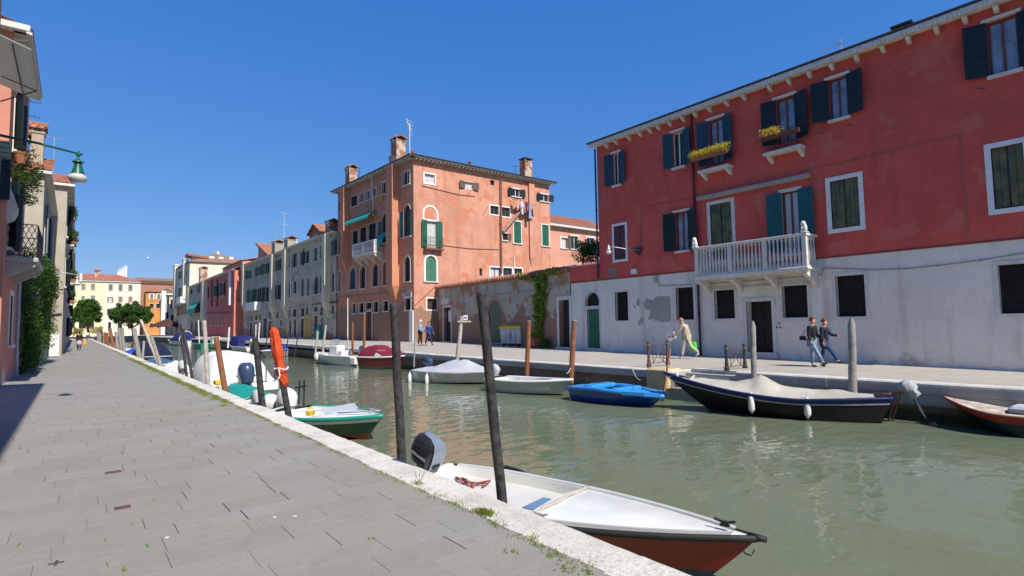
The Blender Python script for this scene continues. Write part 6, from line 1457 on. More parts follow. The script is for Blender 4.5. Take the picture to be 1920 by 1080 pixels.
    H=Hull((4.6,46.5),(4.4,53.8),2.3,.7,.9,tr=.8,fl=.8); t=boat('cabin_boat','larger boat under a dark navy cover with a pale edge','boat',H,HW,rub=HW); cover(t,H,pm('dark navy canvas',(.01,.015,.05),.8,.2,2,.3,8),.0,.97,[(0,.5),(.3,1.0),(.6,.95),(1,.1)],.45,.03,9,pw=2.6)
    H=Hull((4.3,56),(4.2,61.5),2.0,.6,.75,tr=.8,fl=.8); t=boat('small_boat','boat under a bright blue cover partly hidden by brown posts','boat',H,HW,rub=HW); cover(t,H,BLUE,.0,.97,[(0,.2),(.4,.45),(1,.1)],.15,.03,10)
    H=Hull((4.3,66),(4.2,71),1.9,.6,.75,tr=.8,fl=.8); t=boat('small_boat','white open boat farthest along the near kerb between the posts','boat',H,HW,rub=HW,deck=HW,bench=(.3,)); 
    # far canal boats
    def far(x0,x1,y,z,B,**k): return None
    def seg(pxs,pys,pxb,pyb,zs,zb,B,*a,**k):
        s=g3(pxs,pys,zs); b=g3(pxb,pyb,zb); return Hull(s,b,B,zs-WL,zb-WL,*a,**k)
    H=seg(360,643,316,641,-.35,-.2,2.4,tr=.85,fl=.8,rake=1.0)
    s=gD(362,643,93); b=gD(315,641,98); H=Hull((s.x,s.y),(b.x,b.y),2.3,.75,.95,tr=.85,fl=.8,rake=.8)
    t=boat('runabout','distant white boat with a domed blue canopy and a pale hoop','boat',H,HW,rub=HW,deck=HW); cover(t,H,NAVY,.05,.82,[(.0,.6),(.25,1.5),(.5,1.4),(.82,.05)],.02,.02,11,pw=3)
    m=MB(H.T); ww=H.w(.3); x=H.P(.3,0,1).x; m.tube([(x-.4+.0,ww*math.cos(a)*1.03,H.z(.3)+1.65*math.sin(a)) for a in [math.pi*i/10 for i in range(11)]],.06,6); m.build('canopy_hoop',WHITEP,t)
    s=gD(385,650,76); b=gD(359,650,80); H=Hull((s.x,s.y),(b.x,b.y),1.5,.6,.65,tr=.8,fl=.85,rake=.3); t=boat('small_boat','short teal boat moored by the pink house','boat',H,hullmat('teal hull',(.01,.20,.15)),rub=hullmat('teal hull',(.01,.2,.15)),deck=hullmat('teal hull',(.01,.2,.15)),bench=(.4,))
    s=gD(396,649,78); b=gD(431,649,74); H=Hull((s.x,s.y),(b.x,b.y),1.8,.65,.8,tr=.8,fl=.8); t=boat('small_boat','white boat with dark waterline between the teal boat and the navy canopy boat','boat',H,HW,RUB,.3,rub=HW,deck=HW,bench=(.4,)); m=MB(H.T); m.bbox(.9,1.8,-.5,.5,.6,1.6,.05); m.build('console',HW,t)
    s=gD(477,654,62); b=gD(432,650,68); H=Hull((s.x,s.y),(b.x,b.y),2.2,.55,.8,tr=.85,fl=.8); t=boat('cabin_boat','boat with a boxy navy canopy and a cream outboard tilted up','boat',H,HW,RUB,.3,rub=HW,deck=HW); cover(t,H,NAVY,.3,.96,[(.3,1.15),(.5,1.25),(.9,.95),(.96,.9)],.05,.01,12,pw=7,out=.98); outboard(t,at(H,0,.2,.5),1.7,hullmat('cream cowl',(.55,.53,.42)),tilt=50)
    s=gD(483,644,66); b=gD(478,641,74); H=Hull((s.x+.8,s.y),(b.x+.8,b.y),1.4,.5,.6); boat('small_boat','tiny teal boat end showing beside the navy canopy boat','boat',H,hullmat('teal hull',(.01,.2,.15)),rub=TEALT,deck=TEALT)
    s=gD(553,655,52); b=gD(489,659,50); H=Hull((s.x,s.y),(b.x,b.y),1.9,.62,.55,tr=.8,fl=.8,rake=.6); t=boat('small_boat','pale open boat with a bright royal blue cover near the furled red sail pole','boat',H,hullmat('pale grey hull',(.42,.45,.43)),rub=HW,deck=HW); cover(t,H,BLUE,.0,.80,[(0,.2),(.3,.30),(.8,.08)],.03,.02,13)
    # white motorboat, maroon, silver, skiff, blue, black, red
    s=gD(677,672,37); b=gD(594,668,40.5); H=Hull((s.x,s.y),(b.x,b.y),2.0,.62,.75,tr=.85,pk=.3,rake=.7,fl=.8,dr=.2)
    t=boat('motorboat','white motorboat with a centre console and grey outboard left of the maroon boat','boat',H,HW,rub=HW,deck=HW,fore=.62,aft=.04,floor=-.2); L=H.L
    m=MB(H.T); m.bbox(L*.42,L*.60,-.35,.35,.45,1.30,.06); m.bbox(L*.30,L*.40,-.4,.4,.4,.95,.05); m.build('console',HW,t)
    m=MB(H.T); m.grid([[Vector((L*.60,f*.36,1.28)) for f in (-1,0,1)],[Vector((L*.54,f*.32,1.72)) for f in (-1,0,1)]]); m.build('windscreen',pm('smoky acrylic',(.35,.38,.42)),t)
    m=MB(H.T); m.tube([(L*.6,-.75,.7),(L*.62,-.7,1.0),(L*.85,-.45,1.12),(L*.98,0,1.15),(L*.85,.45,1.12),(L*.62,.7,1.0),(L*.6,.75,.7)],.02,6); m.build('bow_rail',ALU,t)
    outboard(t,at(H,-.02,0,.62),1.35,hullmat('light grey cowl',(.40,.42,.43)),tilt=6)
    m=MB(H.T); m.bbox(-.5,0,.35,.85,.1,.55,.04); m.bbox(-.5,0,-.85,-.35,.1,.55,.04); m.build('swim_platform',HW,t)
    for k in range(3): fender(['round white fender at the bow of the white motorboat','middle white fender on the white motorboat','white fender nearest the console of the white motorboat'][k],tuple(H.T@Vector((L*(.92-.07*k),H.w(.92-.07*k)+.12,.5))),tuple(H.T@Vector((L*(.92-.07*k),H.w(.92-.07*k),.8))))
    s=gD(683,677,34.5); b=gD(786,671,33.0); H=Hull((s.x,s.y),(b.x,b.y),1.9,.72,.85,tr=.8,pk=.35,rake=1.0,fl=.8,dr=.2)
    mar=pm('maroon canvas',(.16,.012,.03),.8,.15,2,.3,8)
    t=boat('runabout','maroon boat with a maroon canvas cover and white edge','boat',H,hullmat('maroon hull',(.17,.012,.02)),hullmat('grey blue bottom',(.05,.07,.10)),.38,rub=HW,deck=mar,fore=.55); cover(t,H,mar,.02,.93,[(0,.42),(.12,.66),(.36,.70),(.50,.40),(.70,.26),(.93,.05)],.02,.02,14,pw=2.6,out=1.0)
    m=MB(H.T); m.prism([(H.L*.36,-H.w(.4)-.02,.75),(H.L*.50,-H.w(.5)-.02,.80),(H.L*.40,-H.w(.4)-.02,1.0)],(0,-.02,0)); 
    for k in range(5): m.box(H.L*(.40+.03*k),H.L*(.40+.03*k)+.06,-H.w(.4)*.86,-H.w(.4)*.82,1.12,1.14)
    m.build('white_flash',WHITEP,t)
    s=gD(791,690,26.0); b=gD(925,699,23.5); H=Hull((s.x,s.y),(b.x,b.y),1.75,.50,.55,tr=.85,pk=.4,rake=.7,fl=.8,dr=.15)
    t=boat('runabout','pale boat under a peaked silver grey cover with two white fenders','boat',H,hullmat('pale cream grey hull',(.50,.50,.46)),RUB,.25,rub=GTARP,deck=GTARP); cover(t,H,GTARP,.08,.95,[(.08,.12),(.25,.2),(.40,.42),(.62,.52),(.72,.42),(.95,.04)],.05,.02,15,pw=1.5)
    outboard(t,at(H,.05,.45,.5),1.0,pm('dark blue cowl',(.03,.06,.12),.4),tilt=20); m=MB(H.T); m.tube([(-.1,-.3,.5),(-.1,-.3,1.0),(.1,.2,1.05)],.03,6); m.build('stern_frame',RUB,t)
    for q,s_,lb in ((-1,.02,'white cylinder fender at the stern corner of the silver covered boat'),(-1,.30,'white cylinder fender on the side of the silver covered boat')): fender(lb,tuple(H.T@Vector((H.L*s_,q*H.w(s_)-.10,.18))),tuple(H.T@Vector((H.L*s_,q*H.w(s_),.5))))
    s=gD(928,703,21.8); b=gD(1073,698,19.3); H=Hull((s.x,s.y),(b.x,b.y),1.5,.46,.58,tr=.85,pk=.35,rake=.6,fl=.82,dr=.12)
    t=boat('skiff','plain grey white skiff with an open cockpit between the silver and the blue boat','boat',H,hullmat('grey white hull',(.40,.43,.41),.45),RUB,.17,rub=HW,deck=HW,fore=.80,aft=.04,rim=.12,bench=(.25,.6),floor=-.3)
    outboard(t,at(H,.0,0,.5),.85,hullmat('light grey cowl',(.4,.42,.43)),tilt=35)
    # blue tub boat
    s=gD(1086,712,18.9); b=gD(1243,737,16.3); H=Hull((s.x,s.y),(b.x,b.y),1.45,.40,.34,tr=.8,pk=.4,rake=.5,fl=.8,dr=.1,hm=.46)
    lb=hullmat('sky blue gelcoat',(.03,.27,.66)); t=boat('small_boat','small bright sky blue fibreglass boat with a forked bow','boat',H,hullmat('deep blue hull',(.008,.05,.26)),rub=lb,deck=lb,fore=.60,aft=.22,rim=.26,inner=hullmat('dark inside',(.03,.05,.09)),camber=.05,rr_=.05)
    L=H.L
    for sd in (-1,1):
        m=MB(H.T); m.prism([(L*.70,sd*.30,.40),(L*.70,sd*.62,.36),(L*.90,sd*.46,.36),(L*1.02,sd*.16,.34),(L*.93,sd*.10,.34)] if sd>0 else [(L*.93,sd*.10,.34),(L*1.02,sd*.16,.34),(L*.90,sd*.46,.36),(L*.70,sd*.62,.36),(L*.70,sd*.30,.40)],(0,0,.10)); m.build('fore_sponson',lb,t)
    m=MB(H.T); m.bbox(L*.22,L*.34,-.6,.6,.40,.56,.04); m.build('seat',lb,t); m=MB(H.T); m.bbox(L*.56,L*.64,-.6,.6,.42,.53,.03); m.build('coaming',lb,t)
    # black long boat
    s=gD(1672,752,13.5); b=gD(1246,700,16.4); H=Hull((s.x,s.y),(b.x,b.y),1.55,.62,1.02,tr=.5,pk=.4,p=2.0,rake=1.35,fl=.72,dr=.15,hm=.52,sternrake=.5)
    bk=pm('black tarred hull',(.012,.011,.013),.45,.3,4,.2,20)
    t=boat('long_boat','long black wooden boat with a blue gunwale under a beige tarpaulin','boat',H,bk,rub=pm('dark blue gunwale',(.012,.02,.11),.5),deck=bk,fore=.86,stripe=(.80,.845,pm('worn grey strake',(.36,.37,.38),.7,.3,9)),rr_=.028,n=26)
    m=MB(H.T)
    for sd in (1,-1): m.grid([[H.P(i/26,sd*1.012,k)+Vector((0,sd*.007,0)) for k in (.85,.99)] for i in range(27)])
    m.build('blue_band',pm('dark blue gunwale',(.012,.02,.11),.5),t)
    cover(t,H,TARP,.045,.90,[(.04,.02),(.13,.08),(.22,.17),(.34,.20),(.44,.24),(.50,.44),(.53,.47),(.57,.30),(.66,.17),(.8,.10),(.9,.03)],.05,.013,16,ns=60,nf=16,pw=1.15,out=.96)
    m=MB(H.T); m.lathe([(.05,0),(.06,.1),(.03,.13)],(H.L*.93,.1,H.z(.93)),8); m.tube([(H.L*.86,.2,H.z(.86)),(H.L*.84,.1,H.z(.86)+.14)],.03,6); m.build('mooring_bitt',STONE,t)
    T=H.T@Matrix.Translation((.05,0,.62))@Matrix.Rotation(math.pi,4,'Z')
    m=MB(T); m.tube([(-.5,.1,0),(.0,0,.05),(.45,0,.16)],.035,6); m.tube([(.15,0,.1),(-.05,.2,-.7)],.02,6); m.tube([(.25,.05,.1),(.0,.2,-.75)],.02,6); m.build('stern_bracket',pm('rusty stay',(.25,.12,.07),.7),t)
    rr=random.Random(5)
    m=MB(T); m.tube([(.46,0,.1),(.60,.02,-.3),(.78,.05,-.62)],[.03,.026,.026],8); m.tube([(.45,.12,.1),(.66,.14,-.35)],.02,6); o=m.build('outboard_motor',pm('blue grey leg',(.05,.06,.09),.5),t)
    m=MB(T); c=Vector((.80,.05,-.66)); m.lathe([(.02,-.08),(.05,-.05),(.05,.05),(.02,.08)],c,8)
    for k in range(3): a=k*2.1+.4; m.prism([c,c+Vector((.13*math.cos(a),-.05,.13*math.sin(a))),c+Vector((.13*math.cos(a+.7),.05,.13*math.sin(a+.7)))],(0,.015,0))
    m.build('propeller',pm('ochre propeller',(.40,.24,.08),.6),o)
    m=MB(T); rows=[]
    for i,(z,r) in enumerate(((-.16,.03),(-.10,.09),(-.02,.14),(.07,.175),(.16,.185),(.23,.14),(.28,.07),(.30,.02))): rows.append([Vector((.38+.25*(z<0)*.4+r*(1+.16*math.sin(6*a+i*.4)+rr.uniform(-.1,.1))*math.cos(a),r*(1+.16*math.sin(6*a+i*.5)+rr.uniform(-.1,.1))*math.sin(a)*.9,z+.12)) for a in [2*math.pi*k/18 for k in range(18)]])
    m.grid(rows,closed=True); m.poly(rows[-1]); m.poly(list(reversed(rows[0]))); m.build('motor_bag',pm('grey wrapped cloth',(.36,.37,.40),.8,.2,6,.5,12),o,smooth=True)
    for x,y,zt,lb in ((1409,755,743,'long white fender on the black boat below the tarp peak'),(1514,764,748,'long white fender on the black boat nearer its stern')):
        u=None
        p=gD(x,y,dep(H.T@Vector((H.L*(.63 if x<1450 else .40),H.w(.5)*1.05,.4)))-.12); fender(lb,tuple(p),(p.x,p.y,p.z+.40))
    # red and teal boat at right edge
    s=gD(1985,812,11.4); b=gD(1771,765,13.0); H=Hull((s.x,s.y),(b.x,b.y),1.35,.42,.66,tr=.6,pk=.4,p=1.8,rake=.9,fl=.75,dr=.12,hm=.44)
    t=boat('small_boat','varnished boat with a red side and dark green bottom at the right edge','boat',H,pm('faded red paint',(.34,.035,.02),.6,.3,5,.2),pm('dark green bottom paint',(.012,.035,.03),.6,.3,5,.2),.70,rr_=.02,rub=pm('worn brown rail',(.22,.08,.05),.7),deck=pm('worn tan wood',(.33,.22,.13),.8,.35,6,.3,tint=(.45,.42,.38)),fore=.38,aft=.05,rim=.2)
    m=MB(H.T); x=H.L*.36; m.bbox(x-.5,x,-.4,.4,.45,.62,.05); m.build('folded_canvas',GTARP,t)
boats()
# ================================================================ MOORING POSTS
def posts():
    TAR=pm('black tarred pole',(.022,.021,.026),.55,.6,14,.6,30,tint=(.045,.042,.045),dist=.015); BR=pm('brown painted pole',(.24,.095,.045),.6,.25,4,.2,25); GR=pm('grey weathered wood',(.27,.255,.235),.85,.3,7,.5,25,dist=.02)
    GRL=pm('pale weathered wood',(.42,.38,.33),.85,.25,7,.4,25)
    def post(label,base,top,D,wpx,mat,point=False,taper=.85,grp='mooring posts',cat='mooring post',zb=-2.3,worn=False):
        b=gD(base[0],base[1],D); t=gD(top[0],top[1],D); r=wpx/2*D/FPX; d=(b-t).normalized(); b2=b+d*((b.z-zb)/max(.2,-d.z)) if b.z>zb else b
        th=thing('mooring_post',label,cat,b2,0,grp); m=MB(); n=9; P=[];Rr=[]; rr=random.Random(int(base[0]))
        for i in range(n+1):
            k=i/n; P.append(b2.lerp(t,k)+Vector((rr.uniform(-1,1),rr.uniform(-1,1),0))*r*.08*(1 if 0<i<n else 0)); Rr.append(r*lerp(1.05,taper,k)*rr.uniform(.97,1.03))
        if point: P[-1]=b2.lerp(t,.965); Rr[-1]=r*taper; P+= [t]; Rr+=[r*.35]
        m.tube(P,Rr,12); m.build('shaft',mat,th,smooth='auto')
        m=MB(); q=(t-b2).normalized()
        if not point: m.tube([t-q*.01,t+q*.015],[r*taper*1.02,r*taper*.8],12); m.build('post_top',mat if mat is not BR else GR,th)
        zz=WL+.12; k=(zz-b2.z)/(t.z-b2.z); c=b2.lerp(t,k); m=MB(); m.tube([c-q*.3,c+q*.15],[r*1.12,r*1.06],12); m.build('waterline_weed',pm('weed',(.03,.05,.015),.9,.4,9,.6),th)
        return th,t,r
    DX=lambda x,y,X:dep(gX(x,y,X))
    post('tallest black mooring pole leaning left beside the white foreground boat',(940,923),(902,550),DX(940,923,3.36),20,TAR,taper=.92)
    post('black mooring pole beside the silver black outboard',(753,857),(738,571),DX(753,857,3.36),17,TAR,taper=.92)
    th,tp,r=post('black pole wrapped in a furled orange red cloth',(541,779),(513,622),DX(541,779,3.4),13,TAR,grp=None)
    post('thick black pole between the teal tarp and the cabin boat',(492,757),(478,634),DX(492,757,3.4),13,TAR)
    post('reddish brown pole with flat top in front of the white cabin boat',(422,731),(405,632),DX(422,731,3.4),11.5,BR)
    post('slender light brown pole left of the flat topped brown pole',(390,722),(383,602),DX(390,722,3.4),8.5,GRL)
    post('left one of two thin black poles by the white covered dinghy',(350,706),(338,608),DX(350,706,3.4),5,TAR)
    post('right one of two thin black poles by the white covered dinghy',(361,710),(343,616),DX(361,710,3.4),5.5,TAR)
    L=[((262,676),(251,616),9,GR,'thick grey slanting post before the navy covered boat'),((299,687),(264,600),6,GRL,'long thin pale pole leaning far left over the navy boat'),((302,688),(284,632),7,GR,'short grey leaning post crossing the long pale pole'),
       ((267,676),(270,640),4.5,GRL,'thin upright stick behind the thick slanting post'),((233,662),(229,615),6,GR,'right post of the close grey pair'),((228,661),(223,615),6,GR,'left post of the close grey pair'),((221,658),(217,622),5.5,GR,'slim grey post beside the red brown one'),
       ((213,654),(206,616),6.5,BR,'dark red brown post with leaves at its top'),((203,648),(201,624),5,BR,'short brown post, right of a small pair'),((198,646),(196,623),5,BR,'short brown post, left of a small pair'),((192,641),(191,620),3,TAR,'thin black post near the far end of the kerb'),((188,640),(187,622),3.5,GR,'grey stub near the far end of the kerb'),((184,639),(183,622),3.5,GR,'farthest grey stub on the near kerb')]
    for b,t,w_,mt,lb in L: post(lb,b,t,DX(b[0],b[1],3.45),w_,mt)
    # right side
    post('tall grey wooden post with pointed top nearest on the right bank',(1600,742),(1596,597),dep(gX(1600,742,15.75)),15,GR,point=True)
    post('slimmer grey pointed post between the railings and the black boat',(1414,712),(1411,602),dep(gX(1414,712,15.3)),12,GR,point=True)
    post('brown leaning post between the white skiff and blue boat',(1070,725),(1077,601),dep(gX(1070,725,15.05)),11,BR)
    post('upright brown post behind the white skiff',(988,692),(992,602),dep(gX(988,692,15.1)),9.5,BR)
    post('pale leaning post behind the silver covered boat',(858,668),(866,594),dep(gX(858,668,15.1)),8.5,GRL)
    post('thin grey metal pole by the maroon boat',(777,668),(780,611),dep(gX(777,668,15.0)),3,ALU)
    post('brown post directly left of the maroon boat',(682,675),(683,587),dep(gX(682,675,15.0)),5,BR)
    post('brown post behind the white motorboat',(661,662),(661,605),dep(gX(661,662,15.)),4.5,BR)
    post('light brown post leaning right behind the white motorboat bow',(605,660),(611,610),dep(gX(605,660,15.)),4.5,GRL)
    post('light brown slanted post at the bow of the white motorboat',(590,674),(596,622),dep(gX(590,674,14.7)),4.,GRL)
    for b,t,w_,lb in (((554,657),(562,608),2.2,'thin black slanted pole right of the blue covered boat'),((538,649),(543,612),2.,'thin black pole behind the blue covered boat'),((498,656),(503,616),2.,'thin black pole left of the blue covered boat')): post(lb,b,t,dep(gX(b[0],b[1],15.)),w_,TAR)
    for b,t,w_,lb in (((484,645),(487,606),2.5,'thin white pole with a bright tip by the navy canopy boat'),((479,644),(480,608),2,'second thin white pole with a bright tip'),((427,655),(430,614),3.5,'white post in front of the pink house'),((652,640),(652,560),2,'slim pale stick on the far quay'),((374,648),(372,600),2,'slim grey pole beside the teal boat')): post(lb,b,t,dep(gX(b[0],b[1],15.)),w_,WHITEP)
    post('old brown stick leaning at the bow of the black boat',(1245,735),(1256,655),dep(gX(1245,735,14.9)),4.5,pm('orange brown stick',(.33,.15,.07),.8,.3))
    # furled cloth around pole
    D=DX(541,779,3.4); t=thing('furled_cloth','orange red cloth furled and tied with a white cord around a black pole','furled sail',gD(527,700,D)); m=MB(); P=[gD(x,y,D) for x,y in ((513,614),(514,621),(517,640),(521,660),(524,678),(527,693),(530,708),(534,718),(535,725))]
    W_=[3,7,8.5,9.5,7.5,8.5,7.5,6.5,4]; rows=[]
    for i,(p,w_) in enumerate(zip(P,W_)):
        r=w_*D/FPX; rows.append([p+CR*(r*math.cos(a)*(1+.18*math.sin(5*a+i*.7)))+CF*(r*math.sin(a)*(1+.18*math.sin(5*a+i*.7))) for a in [2*math.pi*k/20 for k in range(20)]])
    R2=[]
    for i in range(len(rows)-1):
        for j in range(4): R2.append([rows[i][k].lerp(rows[i+1][k],j/4)+CR*(.010*math.sin(k*2.9+i*4+j*1.7))+CF*(.012*math.sin(k*3.7-j*2.1+i)) for k in range(20)])
    rows=R2+[rows[-1]]
    m.grid(rows,closed=True); m.poly(rows[0]); m.poly(rows[-1]); m.build('cloth',pm('orange red sailcloth',(.60,.075,.02),.75,.25,4,.5,10,dist=.02,tint=(.52,.06,.015)),t,smooth=True)
    m=MB(); c=gD(528,690,D); m.tube([c+CR*(.13*math.cos(a))-CF*(.02)+CF*(.13*math.sin(a))+Vector((0,0,.02*math.sin(3*a))) for a in [2*math.pi*k/16 for k in range(17)]],.012,5); m.tube([c-CF*.14,c-CF*.15+Vector((0,0,-.12))+CR*.03,c-CF*.15+Vector((0,0,-.2))],.012,5); m.build('cord',WHITEP,t)
    # sign box on pale leaning post
    D=dep(gX(858,668,15.1))-.12; a=gD(869,588,D); b=gD(877,600,D); t=thing('post_notice','small white notice with a violet stripe and crossboard on the pale leaning post','sign',(a+b)/2)
    def slab(m,x0,y0,x1,y1,D,th): p=gD(x0,y1,D);q=gD(x1,y0,D); r=CR*((q-p).dot(CR)); m.prism([p,p+r,p+r+Vector((0,0,q.z-p.z)),p+Vector((0,0,q.z-p.z))],CF*th)
    m=MB(); slab(m,869,591,877,600,D,.03); o=m.build('panel',WHITEP,t); m=MB(); slab(m,870.5,594,875.5,597,D-.01,.008); m.build('violet_stripe',pm('violet',(.2,.12,.35)),o); m=MB(); slab(m,858,601,883,604.5,D,.03); m.build('crossboard',GRL,t)
posts()
# ================================================================ PEOPLE
SKIN=pm('skin',(.50,.27,.19),.55,.08,8,.05,40)
HAIRR=pm('auburn hair',(.13,.032,.018),.6,.3,30,.4,80); HAIRD=pm('dark hair',(.02,.015,.013),.6,.3,30,.4,80); HAIRG=pm('grey hair',(.30,.27,.24),.7,.3,30,.4,80)
def skinmesh(name,verts,edges,radii,mat,parent,M,sub=1,root=0):
    me=bpy.data.meshes.new(name); inv=MW[parent.name].inverted()
    me.from_pydata([inv@(M@Vector(v)) for v in verts],edges,[]); me.materials.append(mat)
    o=bpy.data.objects.new(name,me); COL.objects.link(o); o.parent=parent; MW[o.name]=MW[parent.name]
    me.attributes.new  # skin layer
    bpy.context.view_layer.objects.active=o
    md=o.modifiers.new('skin','SKIN'); md.use_smooth_shade=True; md.use_x_symmetry=False
    if not me.skin_vertices:
        bm=bmesh.new(); bm.from_mesh(me); bm.verts.layers.skin.verify(); bm.to_mesh(me); bm.free()
    sv=me.skin_vertices[0].data
    for i,r in enumerate(radii):
        sv[i].radius=(r,r) if not hasattr(r,'__len__') else r; sv[i].use_root=(i==root)
    if sub: sb=o.modifiers.new('sub','SUBSURF'); sb.levels=sub; sb.render_levels=sub
    return o
import bmesh
def person(label,loc,rz,h=1.7,legs=((25,5),(-20,15)),arms=((-20,15),(20,10)),lean=4,top=None,legm=None,shoe=None,hair=HAIRD,hairlen=.1,topdrop=.0,armout=8,bald=False,cap=None,group='people walking',headturn=0,headdown=0,bulk=1.):
    """legs/arms: (forward swing deg, bend deg) for left and right; x forward, y left"""
    T0=Matrix.Translation(loc)@Matrix.Rotation(rz,4,'Z'); t=thing('person',label,'person',loc,rz,group)
    th=.245*h; sh=.245*h; hw=.052*h
    def leg(side,sw,bend):
        a=R(sw); b=R(sw-bend); hip=Vector((0,side*hw,0)); k=hip+Vector((math.sin(a)*th,0,-math.cos(a)*th)); an=k+Vector((math.sin(b)*sh,0,-math.cos(b)*sh))
        fa=b+R(0); toe=an+Vector((math.cos(fa*.6)*.085*h,0,math.sin(fa*.6)*.085*h-.032*h)); heel=an+Vector((-math.cos(fa*.6)*.025*h,0,-math.sin(fa*.6)*.03*h-.036*h)); return hip,k,an,heel,toe
    LG=[leg(1,*legs[0]),leg(-1,*legs[1])]
    low=min(min(l[3].z,l[4].z) for l in LG); zp=-low+.012*h
    T=T0@Matrix.Translation((0,0,zp)); ln=R(lean)
    sp=lambda d,y=0,x=0: Vector((math.sin(ln)*d+x,y,math.cos(ln)*d))
    pel=sp(.0); bel=sp(.10*h); che=sp(.22*h); shc=sp(.285*h); nk=sp(.325*h); hd=nk+Vector((.012*h+.02*headdown/20,0,.028*h))
    hf=Vector((math.sin(R(headdown+lean)),0,math.cos(R(headdown+lean))))
    h1=hd+hf*.045*h; h2=hd+hf*.085*h; h3=hd+hf*.115*h
    def arm(side,sw,bend,out=armout):
        a=R(sw+lean*.0); S_=shc+Vector((0,side*.105*h,-.005*h)); e=S_+Vector((math.sin(a)*.165*h,side*math.sin(R(out))*.165*h,-math.cos(a)*.165*h)); b=R(sw+bend)
        w_=e+Vector((math.sin(b)*.14*h,side*.01*h,-math.cos(b)*.14*h)); d=(w_-e).normalized(); return S_,e,w_,d,b
    AR=[arm(1,*arms[0]),arm(-1,*arms[1])]
    V=[];E=[];Rd=[]
    def av(p,r,l=None): V.append(tuple(p)); Rd.append(tuple(x*1 for x in r) if hasattr(r,'__len__') else r); 
    def ad(p,r,l): V.append(tuple(p)); Rd.append(r); E.append((l,len(V)-1)) if l is not None else None; return len(V)-1
    b=bulk
    p0=ad(pel,(.062*h*b,.085*h*b),None); p1=ad(bel,(.055*h*b,.075*h*b),p0); p2=ad(che,(.06*h*b,.088*h*b),p1); p3=ad(shc,(.045*h,.06*h),p2); p4=ad(nk,.033*h,p3)
    q=ad(hd,.040*h,p4); q1=ad(h1,(.050*h,.044*h),q); q2=ad(h2,(.052*h,.045*h),q1); q3=ad(h3,.032*h,q2)
    nz=ad(h1+Vector((.058*h,0,.0)),.008*h,q1)
    for l in LG:
        i=ad(l[0]+Vector((0,0,-.02*h)),.052*h,p0); i=ad(l[0].lerp(l[1],.55),.044*h,i); i=ad(l[1],.033*h,i); i=ad(l[1].lerp(l[2],.35),.032*h,i); i=ad(l[2],.021*h,i); i=ad(l[4].lerp(l[2],.3),.02*h,i)
    HN=[]
    for s_,(S_,e,w_,d,an) in zip((1,-1),AR):
        i=ad(S_,.033*h,p3); i=ad(e,.024*h,i); i=ad(w_,.016*h,i); pm_=w_+d*.035*h; i=ad(pm_,(.010*h,.020*h),i); HN.append(pm_+d*.03*h)
        fw=Vector((math.cos(an),0,math.sin(an)))
        for k in range(4):
            base=pm_+d*.018*h+fw*((k-1.5)*.011*h); f1=ad(base,.0052*h,i); f2=ad(base+d*(.018-.003*abs(k-1.3))*h+Vector((0,-s_*.004*h,0)),.0048*h,f1); ad(base+d*(.032-.004*abs(k-1.3))*h+Vector((0,-s_*.013*h,0)),.0042*h,f2)
        tb=ad(w_+d*.015*h+fw*.02*h,.006*h,i); ad(w_+d*.035*h+fw*.032*h+Vector((0,-s_*.008*h,0)),.005*h,tb)
    skinmesh('body',V,E,Rd,SKIN,t,T,1)
    # jacket
    def chain(name,items,mat,root=0,sub=1):
        V=[];E=[];Rd=[]
        for p,r,l in items:
            V.append(tuple(p)); Rd.append(r)
            if l is not None: E.append((l,len(V)-1))
        return skinmesh(name,V,E,Rd,mat,t,T,sub)
    if top:
        g=.016
        it=[(sp(-.03*h-topdrop),((.072+g*.3+topdrop*.04)*h*b,(.095+topdrop*.05)*h*b),None),(bel,((.062+g*.5)*h*b,(.082+g*.5)*h*b),0),(che,((.066+g*.6)*h*b,(.094+g*.5)*h*b),1),(shc+Vector((0,0,.004*h)),(.058*h,.082*h),2),(nk-Vector((0,0,.006*h)),.043*h,3)]
        for S_,e,w_,d,an in AR:
            n=len(it); it+= [(S_,.050*h,3),(e,.038*h,n),(w_-d*.008*h,.030*h,n+1)]
        chain('jacket',it,top)
    if legm:
        it=[(pel,(.070*h*b,.092*h*b),None)]
        for l in LG:
            n=len(it); it+=[(l[0]+Vector((0,0,-.02*h)),.060*h,0),(l[0].lerp(l[1],.55),.054*h,n),(l[1],.044*h,n+1),(l[2]+Vector((0,0,.01*h)),.037*h,n+2)]
        chain('trousers',it,legm)
    for l in LG: chain('shoe',[(l[3]+Vector((.01*h,0,.012*h)),.027*h,None),(l[3].lerp(l[4],.55)+Vector((0,0,.008*h)),.028*h,0),(l[4]+Vector((.01*h,0,0)),.022*h,1)],shoe or RUB)
    m=MB(T); c=h2+Vector((-.010*h,0,.004*h)); rs=[]
    for i in range(8):
        ph=lerp(0,1.75,i/7) ; z=math.cos(ph)*.068*h; r=math.sin(ph)*.062*h
        rs.append([c+Vector((r*math.cos(a)*(1.0 if math.cos(a)<0 else lerp(1.02,.55,max(0,(i-4)/3))),r*math.sin(a)*.92,z-(hairlen*h*.6 if i==7 and math.cos(a)<.3 else 0))) for a in [2*math.pi*k/14 for k in range(14)]])
    m.grid(rs,closed=True); m.poly(rs[0])
    m.build('hair' if not cap else 'cap',cap or hair,t,smooth=True)
    for s_ in (1,-1): m=MB(T); m.lathe([(.001,-.006*h),(.006*h,0),(.001,.006*h)],h1+Vector((.047*h,s_*.018*h,.018*h)),6); m.build('eye',DARK,t,smooth=True)
    m=MB(T); m.box(h1.x+.046*h,h1.x+.052*h,-.012*h,.012*h,h1.z-.026*h,h1.z-.021*h); m.build('mouth',pm('lips',(.35,.12,.10)),t)
    return t,T,HN,dict(sh=shc,pel=pel,h=h)
